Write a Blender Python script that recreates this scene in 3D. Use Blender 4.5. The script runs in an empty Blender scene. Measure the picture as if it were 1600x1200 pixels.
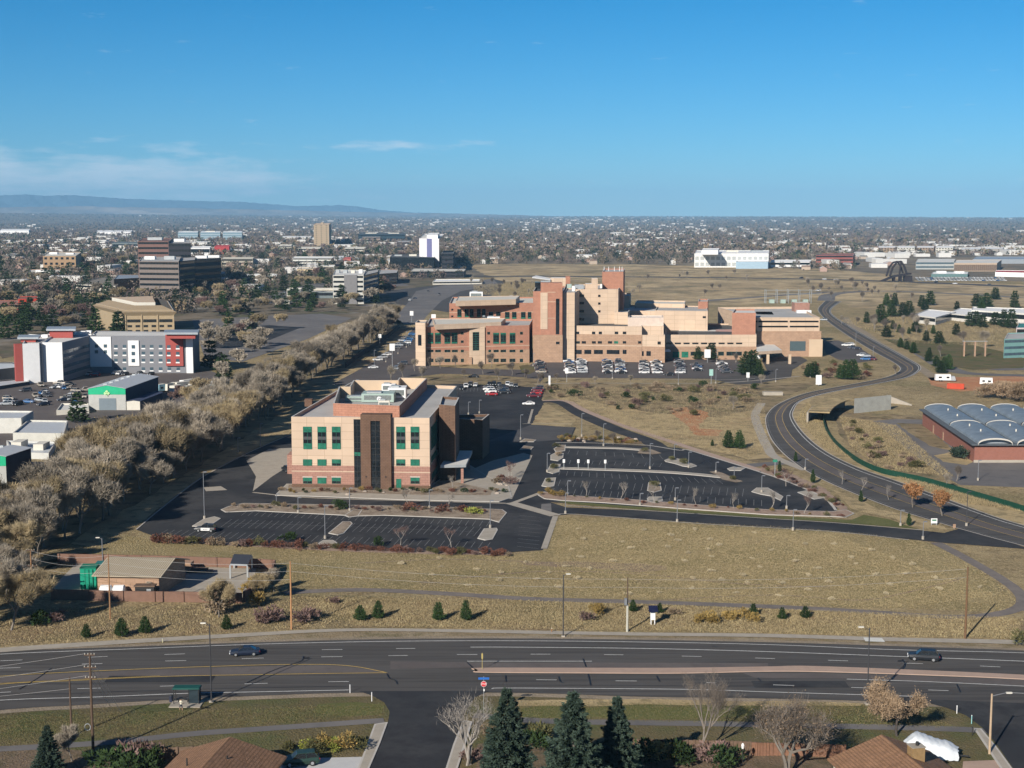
import bpy, math, random, numpy as np
from mathutils import Vector
R = math.radians
rnd = random.Random(7)
nrg = np.random.default_rng(11)
sc = bpy.context.scene
# ---------------------------------------------------------------- camera, world, sun, exposure
F = 2200.0; P = R(6.79); H = 69.0          # focal length in photo pixels, pitch down, camera height
cd = bpy.data.cameras.new('camera'); cam = bpy.data.objects.new('camera', cd)
sc.collection.objects.link(cam); sc.camera = cam
cam.location = (0, 0, H); cam.rotation_euler = (R(90) - P, 0, 0)
cd.sensor_width = 36; cd.lens = 36 * F / 1600; cd.clip_start = .5; cd.clip_end = 90000
SUN_EL = R(26.5); SUN_DIR = Vector((-.50, -.866, 0)).normalized()      # horizontal direction towards the sun
sd = bpy.data.lights.new('sun', 'SUN'); sun = bpy.data.objects.new('sun', sd); sc.collection.objects.link(sun)
sd.energy = 5.0; sd.angle = R(.5); sd.color = (1, .93, .82)
tos = Vector((SUN_DIR.x * math.cos(SUN_EL), SUN_DIR.y * math.cos(SUN_EL), math.sin(SUN_EL)))
sun.rotation_euler = tos.to_track_quat('Z', 'Y').to_euler(); sun.location = tos * 300
w = bpy.data.worlds.new('World'); sc.world = w; w.use_nodes = True
nt = w.node_tree; N = nt.nodes; L = nt.links
bg = N['Background']; bg.inputs[1].default_value = .125
sky = N.new('ShaderNodeTexSky'); sky.sky_type = 'NISHITA'; sky.sun_disc = False
sky.sun_elevation = SUN_EL; sky.sun_rotation = math.atan2(SUN_DIR.x, SUN_DIR.y)
sky.altitude = 1700; sky.air_density = 1.0; sky.dust_density = .2; sky.ozone_density = 4.0
# thin far clouds: a noise laid on azimuth and elevation of the sky direction
geo = N.new('ShaderNodeTexCoord'); sep = N.new('ShaderNodeSeparateXYZ'); L.new(geo.outputs['Generated'], sep.inputs[0])
def wm(op, a, b=None, c=None, clamp=False):
    n = N.new('ShaderNodeMath'); n.operation = op; n.use_clamp = clamp
    for i, v in enumerate((a, b, c)):
        if v is None: continue
        if isinstance(v, (int, float)): n.inputs[i].default_value = v
        else: L.new(v, n.inputs[i])
    return n.outputs[0]
az = wm('ARCTAN2', sep.outputs[0], sep.outputs[1])      # radians, 0 = straight ahead
el = wm('ARCSINE', sep.outputs[2])
cmb = N.new('ShaderNodeCombineXYZ'); L.new(wm('MULTIPLY', az, 19.), cmb.inputs[0]); L.new(wm('MULTIPLY', el, 105.), cmb.inputs[1])
cn = N.new('ShaderNodeTexNoise'); cn.inputs['Scale'].default_value = 1.25; cn.inputs['Detail'].default_value = 9; cn.inputs['Roughness'].default_value = .62
L.new(cmb.outputs[0], cn.inputs['Vector'])
def bump_at(v, c, s):                                   # 1 at c, falling to 0 at distance s
    return wm('SUBTRACT', 1., wm('DIVIDE', wm('ABSOLUTE', wm('SUBTRACT', v, c)), s), clamp=True)
bank = wm('MULTIPLY', bump_at(el, R(1.55), R(1.7)), wm('DIVIDE', wm('SUBTRACT', R(-5), az), R(8), clamp=True), clamp=True)
wisp = wm('MULTIPLY', bump_at(el, R(2.8), R(.42)), bump_at(az, R(-4.2), R(5.)), clamp=True)
lowc = wm('MULTIPLY', bump_at(el, R(1.0), R(.9)), .30)
cov = wm('ADD', wm('MULTIPLY', wisp, .34), wm('ADD', wm('MULTIPLY', bank, .43), wm('MULTIPLY', lowc, .25)))
cf = wm('MULTIPLY', wm('SUBTRACT', wm('ADD', cn.outputs[0], cov), .645), 3.2, clamp=True)
cf = wm('MULTIPLY', cf, .75)
mx = N.new('ShaderNodeMix'); mx.data_type = 'RGBA'
tint = N.new('ShaderNodeMix'); tint.data_type = 'RGBA'; tint.blend_type = 'MULTIPLY'; tint.inputs[0].default_value = 1
tm_ = N.new('ShaderNodeMix'); tm_.data_type = 'RGBA'; L.new(wm('POWER', wm('DIVIDE', el, R(10), clamp=True), .7), tm_.inputs[0]); tm_.inputs[6].default_value = (.32, .48, .60, 1); tm_.inputs[7].default_value = (.0, .38, .56, 1)
L.new(sky.outputs[0], tint.inputs[6]); 
hi = N.new('ShaderNodeMix'); hi.data_type = 'RGBA'; L.new(wm('DIVIDE', wm('SUBTRACT', el, R(10)), R(14), clamp=True), hi.inputs[0]); L.new(tm_.outputs[2], hi.inputs[6]); hi.inputs[7].default_value = (.24, .29, .36, 1); L.new(hi.outputs[2], tint.inputs[7])
L.new(cf, mx.inputs[0]); L.new(tint.outputs[2], mx.inputs[6]); mx.inputs[7].default_value = (4.6, 5.3, 5.9, 1)
L.new(mx.outputs[2], bg.inputs[0])
sc.view_settings.view_transform = 'Standard'; sc.view_settings.look = 'None'; sc.view_settings.gamma = 1
sc.view_settings.exposure = .38
sc.cycles.max_bounces = 5; sc.cycles.diffuse_bounces = 2; sc.cycles.glossy_bounces = 2; sc.cycles.volume_bounces = 3
sc.cycles.transparent_max_bounces = 4; sc.cycles.use_adaptive_sampling = True; sc.cycles.adaptive_threshold = .02

# ---------------------------------------------------------------- measuring helpers
sP, cP = math.sin(P), math.cos(P)
def rayd(px, py):
    x = (px - 800) / F; y = (600 - py) / F
    return Vector((x, cP + y * sP, -sP + y * cP))
def G(px, py, z=0.):                                     # where the sight line meets height z
    d = rayd(px, py); t = (z - H) / d.z
    return Vector((d.x * t, d.y * t, z))
def PX(p):
    d = Vector(p) - Vector((0, 0, H)); f = d.y * cP - d.z * sP; u = d.y * sP + d.z * cP
    return 800 + F * d.x / f, 600 - F * u / f
def hgt(bx, by, ty, z0=0.):                              # height of an upright thing from its foot and its top
    b = G(bx, by, z0); y = (600 - ty) / F
    dz = b.y * (-sP + y * cP) / (cP + y * sP)
    return H + dz - z0
def onwall(p0, p1, px, py):                              # where a sight line meets the wall p0-p1: distance along, height
    d = rayd(px, py); ax, ay = p1[0] - p0[0], p1[1] - p0[1]; Ln = math.hypot(ax, ay)
    nx, ny = -ay / Ln, ax / Ln
    t = (p0[0] * nx + p0[1] * ny) / (d.x * nx + d.y * ny)
    x, y = d.x * t, d.y * t
    return ((x - p0[0]) * ax + (y - p0[1]) * ay) / Ln, H + d.z * t
def inpoly(x, y, poly):
    c = False; j = len(poly) - 1
    for i in range(len(poly)):
        xi, yi = poly[i][0], poly[i][1]; xj, yj = poly[j][0], poly[j][1]
        if (yi > y) != (yj > y) and x < (xj - xi) * (y - yi) / (yj - yi) + xi: c = not c
        j = i
    return c

# ---------------------------------------------------------------- materials
MATS = {}
def M(name, col, rough=.85, var=.12, scale=.6, col2=None, metal=0, bump=0, bscale=6, coord='P', spec=.3, rand=0, detail=6, mid=.5, wid=.25, joint=None):
    if name in MATS: return MATS[name]
    m = bpy.data.materials.new(name); m.use_nodes = True; n = m.node_tree.nodes; l = m.node_tree.links
    b = n['Principled BSDF']; b.inputs['Roughness'].default_value = rough; b.inputs['Metallic'].default_value = metal
    b.inputs['Specular IOR Level'].default_value = spec
    c1 = tuple(c * (1 - var) for c in col) + (1,); c2 = (tuple(col2) + (1,)) if col2 else tuple(min(1, c * (1 + var)) for c in col) + (1,)
    if coord == 'P': tc = n.new('ShaderNodeNewGeometry').outputs['Position']
    else: tc = n.new('ShaderNodeTexCoord').outputs['Object']
    no = n.new('ShaderNodeTexNoise'); no.inputs['Scale'].default_value = scale; no.inputs['Detail'].default_value = detail; no.inputs['Roughness'].default_value = .65
    l.new(tc, no.inputs['Vector'])
    rp = n.new('ShaderNodeValToRGB'); rp.color_ramp.elements[0].position = mid - wid; rp.color_ramp.elements[1].position = mid + wid
    rp.color_ramp.elements[0].color = c1; rp.color_ramp.elements[1].color = c2
    l.new(no.outputs[0], rp.inputs[0]); out = rp.outputs[0]
    if joint:
        bt_ = n.new('ShaderNodeTexBrick'); bt_.offset = joint[2] if len(joint) > 2 else 0; bt_.inputs['Scale'].default_value = 1; bt_.inputs['Mortar Size'].default_value = joint[3] if len(joint) > 3 else .03; bt_.inputs['Brick Width'].default_value = joint[0]; bt_.inputs['Row Height'].default_value = joint[1]
        bt_.inputs['Color1'].default_value = (1, 1, 1, 1); bt_.inputs['Color2'].default_value = (.90, .90, .91, 1); bt_.inputs['Mortar'].default_value = (.66, .64, .62, 1)
        sp_ = n.new('ShaderNodeSeparateXYZ'); l.new(tc, sp_.inputs[0]); ad = n.new('ShaderNodeMath'); l.new(sp_.outputs[0], ad.inputs[0]); l.new(sp_.outputs[1], ad.inputs[1]); cx = n.new('ShaderNodeCombineXYZ'); l.new(ad.outputs[0], cx.inputs[0]); l.new(sp_.outputs[2], cx.inputs[1]); l.new(cx.outputs[0], bt_.inputs['Vector'])
        ml = n.new('ShaderNodeMix'); ml.data_type = 'RGBA'; ml.blend_type = 'MULTIPLY'; ml.inputs[0].default_value = 1; l.new(out, ml.inputs[6]); l.new(bt_.outputs[0], ml.inputs[7]); out = ml.outputs[2]
    if rand:
        oi = n.new('ShaderNodeObjectInfo'); hs = n.new('ShaderNodeHueSaturation')
        mr = n.new('ShaderNodeMapRange'); mr.inputs[3].default_value = 1 - rand; mr.inputs[4].default_value = 1 + rand
        l.new(oi.outputs['Random'], mr.inputs[0]); l.new(mr.outputs[0], hs.inputs['Value']); l.new(out, hs.inputs['Color']); out = hs.outputs[0]
    l.new(out, b.inputs['Base Color'])
    if bump:
        bn = n.new('ShaderNodeTexNoise'); bn.inputs['Scale'].default_value = bscale; bn.inputs['Detail'].default_value = 4; l.new(tc, bn.inputs['Vector'])
        bp = n.new('ShaderNodeBump'); bp.inputs['Strength'].default_value = bump; bp.inputs['Distance'].default_value = .3
        l.new(bn.outputs[0], bp.inputs['Height']); l.new(bp.outputs[0], b.inputs['Normal'])
    MATS[name] = m; return m
def multi(name, layers, rough=.95, bump=0, bscale=3):
    """ground-like material: base colour, then layers (colour, noise scale, from, to, strength[, stretch])"""
    m = bpy.data.materials.new(name); m.use_nodes = True; n = m.node_tree.nodes; l = m.node_tree.links
    b = n['Principled BSDF']; b.inputs['Roughness'].default_value = rough; b.inputs['Specular IOR Level'].default_value = .15
    pos = n.new('ShaderNodeNewGeometry').outputs['Position']; cur = None
    for k, ly in enumerate(layers):
        if k == 0:
            rgb = n.new('ShaderNodeRGB'); rgb.outputs[0].default_value = tuple(ly) + (1,); cur = rgb.outputs[0]; continue
        col, s, f, t, st = ly[:5]
        no = n.new('ShaderNodeTexNoise'); no.inputs['Scale'].default_value = s; no.inputs['Detail'].default_value = 7; no.inputs['Roughness'].default_value = .6
        mp = n.new('ShaderNodeMapping'); mp.inputs['Location'].default_value = (k * 37.3, k * 11.7, 0)
        if len(ly) > 5: mp.inputs['Scale'].default_value = ly[5]
        l.new(pos, mp.inputs['Vector']); l.new(mp.outputs[0], no.inputs['Vector'])
        mr = n.new('ShaderNodeMapRange'); mr.inputs[1].default_value = f; mr.inputs[2].default_value = t; mr.inputs[4].default_value = st
        l.new(no.outputs[0], mr.inputs[0])
        mi = n.new('ShaderNodeMix'); mi.data_type = 'RGBA'; l.new(mr.outputs[0], mi.inputs[0]); l.new(cur, mi.inputs[6]); mi.inputs[7].default_value = tuple(col) + (1,)
        cur = mi.outputs[2]
    l.new(cur, b.inputs['Base Color'])
    if bump:
        bn = n.new('ShaderNodeTexNoise'); bn.inputs['Scale'].default_value = bscale; bn.inputs['Detail'].default_value = 5; l.new(pos, bn.inputs['Vector'])
        bp = n.new('ShaderNodeBump'); bp.inputs['Strength'].default_value = bump; bp.inputs['Distance'].default_value = .5
        l.new(bn.outputs[0], bp.inputs['Height']); l.new(bp.outputs[0], b.inputs['Normal'])
    MATS[name] = m; return m
def glass(name, col, rough=.08):
    m = M(name, col, rough=rough, var=.35, scale=.35, spec=.8); return m

cream = M('cream_stucco', (.575, .435, .32), var=.08, scale=.2, joint=(4.2, 2.1, 0, .05))
cream2 = M('pale_tan_stucco', (.54, .41, .29), var=.06, scale=.3)
brick = M('red_brick', (.41, .20, .135), var=.16, scale=.5, joint=(1.2, .6, .5, .04))
brickp = M('pinkish_brick', (.36, .20, .155), var=.12, scale=.8, joint=(1.2, .6, .5, .04))
brown_br = M('brown_brick', (.155, .092, .062), var=.2, scale=.6, joint=(.8, .4, .5, .05))
tanbr = M('tan_brick', (.40, .26, .175), var=.14, scale=.5, joint=(1.6, .8, .5, .04))
white = M('white_paint', (.74, .74, .74), var=.05)
offw = M('off_white', (.6, .57, .5), var=.08)
wroof = M('white_membrane_roof', (.62, .61, .58), var=.10, scale=.12)
groof = M('grey_membrane_roof', (.40, .395, .385), var=.16, scale=.1)
droof = M('dark_gravel_roof', (.085, .088, .09), var=.25, scale=.15)
coping = M('coping_metal', (.55, .52, .47), rough=.5, var=.05)
gfr = M('green_window_frame', (.022, .11, .08), rough=.5, var=.1)
gpan = M('green_spandrel_glass', (.026, .15, .10), rough=.2, var=.5, scale=.7)
dglass = glass('dark_glass', (.012, .016, .02))
bglass = glass('blue_grey_glass', (.06, .10, .13), .12)
ggl = glass('green_tinted_glass', (.03, .12, .09), .1)
dfr = M('dark_frame', (.03, .03, .03), rough=.5)
steel = M('galvanised_steel', (.40, .42, .43), rough=.45, var=.12, metal=.4)
eqgreen = M('pale_green_equipment', (.33, .42, .38), rough=.5, var=.1)
conc = M('concrete', (.37, .33, .275), var=.14, scale=.5)
concp = M('pinkish_concrete', (.40, .29, .23), var=.1, scale=.6)
hotelgrey = M('hotel_grey_render', (.20, .205, .225), var=.05)
hotelred = M('hotel_red_render', (.33, .075, .065), var=.06)
slate = M('grey_metal_roof', (.33, .36, .39), rough=.45, var=.1, metal=.2)
tile = M('tan_tile_roof', (.30, .23, .15), var=.15, scale=2)
kerbm = M('kerb_concrete', (.48, .45, .41), var=.1, scale=.8)

# ---------------------------------------------------------------- mesh helpers
COL = sc.collection
class MB:
    def __init__(s): s.v = []; s.f = []; s.m = []; s.mats = []
    def mi(s, mat):
        if mat not in s.mats: s.mats.append(mat)
        return s.mats.index(mat)
    def face(s, pts, mat):
        k = len(s.v); s.v += [tuple(p) for p in pts]; s.f.append(tuple(range(k, k + len(pts)))); s.m.append(s.mi(mat))
    def hexa(s, b, t, mat, top=None, bottom=True):       # b, t: matching rings, counter-clockwise from above
        k = len(s.v); n = len(b); s.v += [tuple(p) for p in b] + [tuple(p) for p in t]; i = s.mi(mat)
        for j in range(n):
            q = (j + 1) % n; s.f.append((k + j, k + q, k + n + q, k + n + j)); s.m.append(i)
        s.f.append(tuple(range(k + n, k + 2 * n))); s.m.append(s.mi(top) if top else i)
        if bottom: s.f.append(tuple(range(k + n - 1, k - 1, -1))); s.m.append(i)
    def box(s, x0, y0, z0, x1, y1, z1, mat, top=None):
        s.hexa([(x0, y0, z0), (x1, y0, z0), (x1, y1, z0), (x0, y1, z0)], [(x0, y0, z1), (x1, y0, z1), (x1, y1, z1), (x0, y1, z1)], mat, top)
    def obox(s, c, ang, lx, ly, z0, z1, mat, top=None, taper=1.):
        ca, sa = math.cos(ang), math.sin(ang)
        def q(x, y, z): return (c[0] + x * ca - y * sa, c[1] + x * sa + y * ca, z)
        r = [(-lx / 2, -ly / 2), (lx / 2, -ly / 2), (lx / 2, ly / 2), (-lx / 2, ly / 2)]
        s.hexa([q(x, y, z0) for x, y in r], [q(x * taper, y * taper, z1) for x, y in r], mat, top)
    def prism(s, pts, z0, z1, mat, top=None): s.hexa([(p[0], p[1], z0) for p in pts], [(p[0], p[1], z1) for p in pts], mat, top)
    def tube(s, a, b, r0, r1, mat, n=8, cap=True):
        a = Vector(a); b = Vector(b); d = (b - a).normalized(); u = d.orthogonal().normalized(); w_ = d.cross(u); k = len(s.v); i = s.mi(mat)
        for c, r in ((a, r0), (b, r1)):
            for j in range(n):
                t = j / n * 2 * math.pi; s.v.append(tuple(c + (u * math.cos(t) + w_ * math.sin(t)) * r))
        for j in range(n): q = (j + 1) % n; s.f.append((k + j, k + q, k + n + q, k + n + j)); s.m.append(i)
        if cap: s.f.append(tuple(range(k + n - 1, k - 1, -1))); s.f.append(tuple(range(k + n, k + 2 * n))); s.m += [i, i]
    def build(s, name, parent=None, kind=None, label=None, cat=None, group=None, smooth=False, loc=None):
        o_ = parent['_w'] if parent and '_w' in parent else (tuple(parent.location) if parent else (loc or (0, 0, 0)))
        me = bpy.data.meshes.new(name); me.from_pydata([(x - o_[0], y - o_[1], z - o_[2]) for x, y, z in s.v], [], s.f)
        for m in s.mats: me.materials.append(m)
        me.polygons.foreach_set('material_index', s.m)
        if smooth: me.polygons.foreach_set('use_smooth', [True] * len(s.f))
        me.update(); o = bpy.data.objects.new(name, me); COL.objects.link(o)
        if parent: o.parent = parent
        elif loc: o.location = loc
        tag(o, label, cat, group, kind); return o
def tag(o, label=None, cat=None, group=None, kind=None):
    for k, v in (('label', label), ('category', cat), ('group', group), ('kind', kind)):
        if v: o[k] = v
    return o
def thing(name, label, cat, loc=(0, 0, 0), group=None, rz=0):
    o = bpy.data.objects.new(name, None); COL.objects.link(o); o.location = loc; o.rotation_euler.z = rz
    o.empty_display_size = .2; return tag(o, label, cat, group)
def copy_tree(o, parent=None):
    c = o.copy(); COL.objects.link(c)
    if parent: c.parent = parent
    for ch in list(o.children): copy_tree(ch, c)
    return c
def npmesh(name, V, Fc, mats, mi=None, loc=None):
    """many equal-sided faces at once: V (n,3), Fc (m,k)"""
    me = bpy.data.meshes.new(name); V = np.asarray(V, np.float32); Fc = np.asarray(Fc, np.int32); k = Fc.shape[1]
    me.vertices.add(len(V)); me.vertices.foreach_set('co', V.ravel())
    me.loops.add(Fc.size); me.loops.foreach_set('vertex_index', Fc.ravel())
    me.polygons.add(len(Fc)); me.polygons.foreach_set('loop_start', np.arange(0, Fc.size, k, dtype=np.int32))
    for m in mats: me.materials.append(m)
    if mi is not None: me.polygons.foreach_set('material_index', np.asarray(mi, np.int32))
    me.update(calc_edges=True); return me
def link(me, name, loc=(0, 0, 0), parent=None, rz=0, sc_=1., **kw):
    o = bpy.data.objects.new(name, me); COL.objects.link(o); o.location = loc; o.rotation_euler.z = rz
    o.scale = (sc_,) * 3 if isinstance(sc_, (int, float)) else sc_
    if parent: o.parent = parent
    return tag(o, **kw)
def cr(pts, n):                                          # smooth curve through points
    out = []; P_ = [Vector(p) for p in pts]; P_ = [P_[0] * 2 - P_[1]] + P_ + [P_[-1] * 2 - P_[-2]]
    m = len(P_) - 3
    for i in range(n):
        t = i / (n - 1) * m; k = min(int(t), m - 1); t -= k
        a, b, c, d = P_[k:k + 4]
        out.append(((b * 2) + (c - a) * t + (a * 2 - b * 5 + c * 4 - d) * t * t + (b * 3 - a - c * 3 + d) * t ** 3) / 2)
    return out
def sheet(name, pts, z, mat, **kw):                      # flat ground sheet from photo outline
    mb = MB(); q = [G(*p) for p in pts]; a = sum(q[i - 1].x * q[i].y - q[i].x * q[i - 1].y for i in range(len(q)))
    if a < 0: q.reverse()
    mb.face([(p.x, p.y, z) for p in q], mat); return mb.build(name, kind='structure', **kw)
def rough_edge(pts, amp=.8, step=6.):                    # subdivide and jitter an outline, in metres
    q = [G(*p) for p in pts]; out = []
    for i in range(len(q)):
        a, b = q[i], q[(i + 1) % len(q)]; n = max(1, min(40, int((b - a).length / step)))
        for k in range(n):
            p = a.lerp(b, k / n); out.append(Vector((p.x + rnd.uniform(-amp, amp), p.y + rnd.uniform(-amp, amp), 0)))
    return out
def wsheet(name, q, z, mat, mb=None, **kw):
    a = sum(q[i - 1].x * q[i].y - q[i].x * q[i - 1].y for i in range(len(q)))
    if a < 0: q = q[::-1]
    own = mb is None
    if own: mb = MB()
    mb.face([(p.x, p.y, z) for p in q], mat)
    if own: return mb.build(name, kind='structure', **kw)
def strip(A, B, z, mat, mb):                             # quads between two equally sampled lines
    for i in range(len(A) - 1):
        q = [A[i], A[i + 1], B[i + 1], B[i]]
        a = sum(q[j - 1].x * q[j].y - q[j].x * q[j - 1].y for j in range(4))
        if a < 0: q.reverse()
        mb.face([(p.x, p.y, z) for p in q], mat)
def offs(line, d):
    out = []
    for i, p in enumerate(line):
        t = (line[min(i + 1, len(line) - 1)] - line[max(i - 1, 0)]); t.z = 0; t.normalize(); out.append(Vector((p.x - t.y * d, p.y + t.x * d, p.z)))
    return out
def path(line, wd, z, mat, mb): strip(offs(line, wd / 2), offs(line, -wd / 2), z, mat, mb)
def GL(pts, n=24): return cr([G(*p) for p in pts], n)
def ccw(q):
    a = sum(q[i - 1][0] * q[i][1] - q[i][0] * q[i - 1][1] for i in range(len(q))); return q if a > 0 else q[::-1]
def inset(q, d):                                         # q counter-clockwise, d inwards
    out = []
    for i in range(len(q)):
        a, b, c = Vector(q[i - 1][:2]), Vector(q[i][:2]), Vector(q[(i + 1) % len(q)][:2])
        e1 = (b - a).normalized(); e2 = (c - b).normalized(); n1 = Vector((-e1.y, e1.x)); n2 = Vector((-e2.y, e2.x))
        k = n1 + n2; k = k / max(.2, k.dot(n1)); out.append((b.x + k.x * d, b.y + k.y * d))
    return out
# ---------------------------------------------------------------- buildings
LAND = []                                                # landmarks for labels: (phrase, position)
class Bld:
    """roofpx: roof corners in the photo, first two = the front wall left to right. base: y of the foot below the first corner, or h given"""
    def __init__(s, name, label, cat, roofpx, wall, roof, base=None, h=None, par=.7, z0=-.3, cop=coping, group=None, parent=None, wn='wall', rn='roof', world=None):
        if h is None:                                    # height from the first corner: solve so that the foot lies at base
            b = G(roofpx[0][0], base); h = hgt(roofpx[0][0], base, roofpx[0][1])
        if isinstance(h, tuple): d = rayd(*roofpx[0]); h = H + h[0] * d.z / d.y
        s.h = h; s.q = world or [G(p[0], p[1], h) for p in roofpx]
        s.q = [Vector((p[0], p[1], 0)) for p in s.q]; s.front = (s.q[0], s.q[1]); s.c0 = list(s.q)
        q = ccw(s.q); ctr = sum(q, Vector()) / len(q); s.ctr = ctr
        s.root = parent or thing(name, label, cat, (ctr.x, ctr.y, 0), group)
        if parent is None and label: s.label = label
        mb = MB(); n = len(q); qi = inset(q, .35)
        for i in range(n):
            a, b = q[i], q[(i + 1) % n]; ai, bi = qi[i], qi[(i + 1) % n]
            mb.face([(a.x, a.y, z0), (b.x, b.y, z0), (b.x, b.y, h), (a.x, a.y, h)], wall)
            mb.face([(a.x, a.y, h), (b.x, b.y, h), (bi[0], bi[1], h), (ai[0], ai[1], h)], cop)
            mb.face([(ai[0], ai[1], h), (bi[0], bi[1], h), (bi[0], bi[1], h - par), (ai[0], ai[1], h - par)], wall)
        mb.build(wn, s.root)
        mb = MB(); mb.face([(p[0], p[1], h - par) for p in qi], roof)
        mb.build(rn, s.root)
    def wall(s, i): return s.c0[i], s.c0[(i + 1) % len(s.c0)]
    def slab(s, mb, w, s0, s1, z0, z1, mat, pr, back=-.1):
        p0, p1 = w; d = (p1 - p0).normalized(); n = Vector((d.y, -d.x, 0))
        m = (p0 + p1) / 2 - s.ctr
        if n.dot(m) < 0: n = -n
        a = p0 + d * s0; b = p0 + d * s1
        r = [a + n * back, b + n * back, b + n * pr, a + n * pr]; r = ccw([(p.x, p.y) for p in r]); mb.prism(r, z0, z1, mat)
    def win(s, w, px, fr=gfr, gl=dglass, name='window', rows=None, cols=2, split=None, fw=.08):
        x0, y0, x1, y1 = px
        s0, z1 = onwall(w[0], w[1], x0, y0); s1, _ = onwall(w[0], w[1], x1, y0); _, z0 = onwall(w[0], w[1], x0, y1)
        s.winw(w, min(s0, s1), max(s0, s1), z0, z1, fr, gl, name, rows, cols, split, fw)
    def winw(s, w, s0, s1, z0, z1, fr=gfr, gl=dglass, name='window', rows=None, cols=2, split=None, fw=.08):
        mb = MB(); e = fw
        s.slab(mb, w, s0, s1, z0, z0 + e, fr, .16); s.slab(mb, w, s0, s1, z1 - e, z1, fr, .16)
        s.slab(mb, w, s0, s0 + e, z0 + e, z1 - e, fr, .16); s.slab(mb, w, s1 - e, s1, z0 + e, z1 - e, fr, .16)
        sp = split or [(0, 1, gl)]
        for a, b, g in sp: s.slab(mb, w, s0 + e, s1 - e, z0 + e + (z1 - z0 - 2 * e) * a, z0 + e + (z1 - z0 - 2 * e) * b, g, .11)
        for k in range(1, cols): c = s0 + (s1 - s0) * k / cols; s.slab(mb, w, c - .04, c + .04, z0 + e, z1 - e, fr, .15, 0)
        rows = rows or max(1, round((z1 - z0) / 1.6))
        for k in range(1, rows): c = z0 + (z1 - z0) * k / rows; s.slab(mb, w, s0 + e, s1 - e, c - .04, c + .04, fr, .145, 0)
        mb.build(name, s.root)
    def band(s, w, z0, z1, mat, pr=.06, s0=None, s1=None, name='wall_band', px=None):
        mb = MB(); Ln = (w[1] - w[0]).length
        if px:
            xm = (px[0] + px[2]) / 2
            s0, _ = onwall(w[0], w[1], px[0], px[1]); s1, _ = onwall(w[0], w[1], px[2], px[1])
            _, z1 = onwall(w[0], w[1], xm, px[1]); _, z0 = onwall(w[0], w[1], xm, px[3]); s0, s1 = min(s0, s1), max(s0, s1)
            z0 = max(z0, -.2)
        s.slab(mb, w, 0 - pr if s0 is None else s0, Ln + pr if s1 is None else s1, z0, z1, mat, pr); return mb.build(name, s.root)
    def grid(s, w, n, zs, ww, hh, gl=dglass, fr=dfr, s0=0, s1=None, name='window', cols=1, one=False):
        Ln = (w[1] - w[0]).length; s1 = Ln if s1 is None else s1
        for z in zs:
            for k in range(n):
                c = s0 + (s1 - s0) * (k + .5) / n; s.winw(w, c - ww / 2, c + ww / 2, z, z + hh, fr, gl, name, rows=1, cols=cols, fw=.08)
    def strips(s, w, zs, hh, gl=dglass, mg=.4, name='window_band', pr=.04):
        Ln = (w[1] - w[0]).length
        for z in zs:
            mb = MB(); s.slab(mb, w, mg, Ln - mg, z, z + hh, gl, pr)
            nn = max(2, int(Ln / 3))
            for k in range(1, nn): c = mg + (Ln - 2 * mg) * k / nn; s.slab(mb, w, c - .06, c + .06, z, z + hh, dfr, pr + .03, 0)
            mb.build(name, s.root)
    def top(s, roofpx, dz, mat, roof=None, name='penthouse', base=None, par=.3):     # a storey standing on the roof
        h = s.h + dz; q = ccw([G(p[0], p[1], h) for p in roofpx]); mb = MB(); qi = inset(q, .25); n = len(q); z0 = (s.h - .8) if base is None else base
        for i in range(n):
            a, b = q[i], q[(i + 1) % n]; ai, bi = qi[i], qi[(i + 1) % n]
            mb.face([(a.x, a.y, z0), (b.x, b.y, z0), (b.x, b.y, h), (a.x, a.y, h)], mat)
            mb.face([(a.x, a.y, h), (b.x, b.y, h), (bi[0], bi[1], h), (ai[0], ai[1], h)], coping)
            mb.face([(ai[0], ai[1], h), (bi[0], bi[1], h), (bi[0], bi[1], h - par), (ai[0], ai[1], h - par)], mat)
        mb.face([(p[0], p[1], h - par) for p in qi], roof or groof)
        return mb.build(name, s.root)
    def units(s, lst, mat=steel, name='roof_unit', zr=None):   # equipment on the roof: px box of its front face, depth, height
        zr = (s.h - .7) if zr is None else zr
        for u in lst:
            px, py, wd, dp, hh = u[:5]; m = u[5] if len(u) > 5 else mat; p = G(px, py, zr); mb = MB()
            mb.box(p.x - wd / 2, p.y, zr - .05, p.x + wd / 2, p.y + dp, zr + hh, m)
            mb.box(p.x - wd * .35, p.y + dp * .2, zr + hh, p.x + wd * .1, p.y + dp * .6, zr + hh * 1.18, steel)
            mb.box(p.x - wd * .42, p.y - .03, zr + hh * .25, p.x + wd * .42, p.y + .02, zr + hh * .8, M('louvre', (.16, .18, .18), var=.4, scale=3))
            mb.build(name, s.root)
def rect4(x0, y0, x1, y1, sk=0, dep=None):               # roof corners: front-left, front-right, back-right, back-left
    return [(x0, y0), (x1, y0), (x1 + sk, y1), (x0 + sk, y1)]
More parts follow.
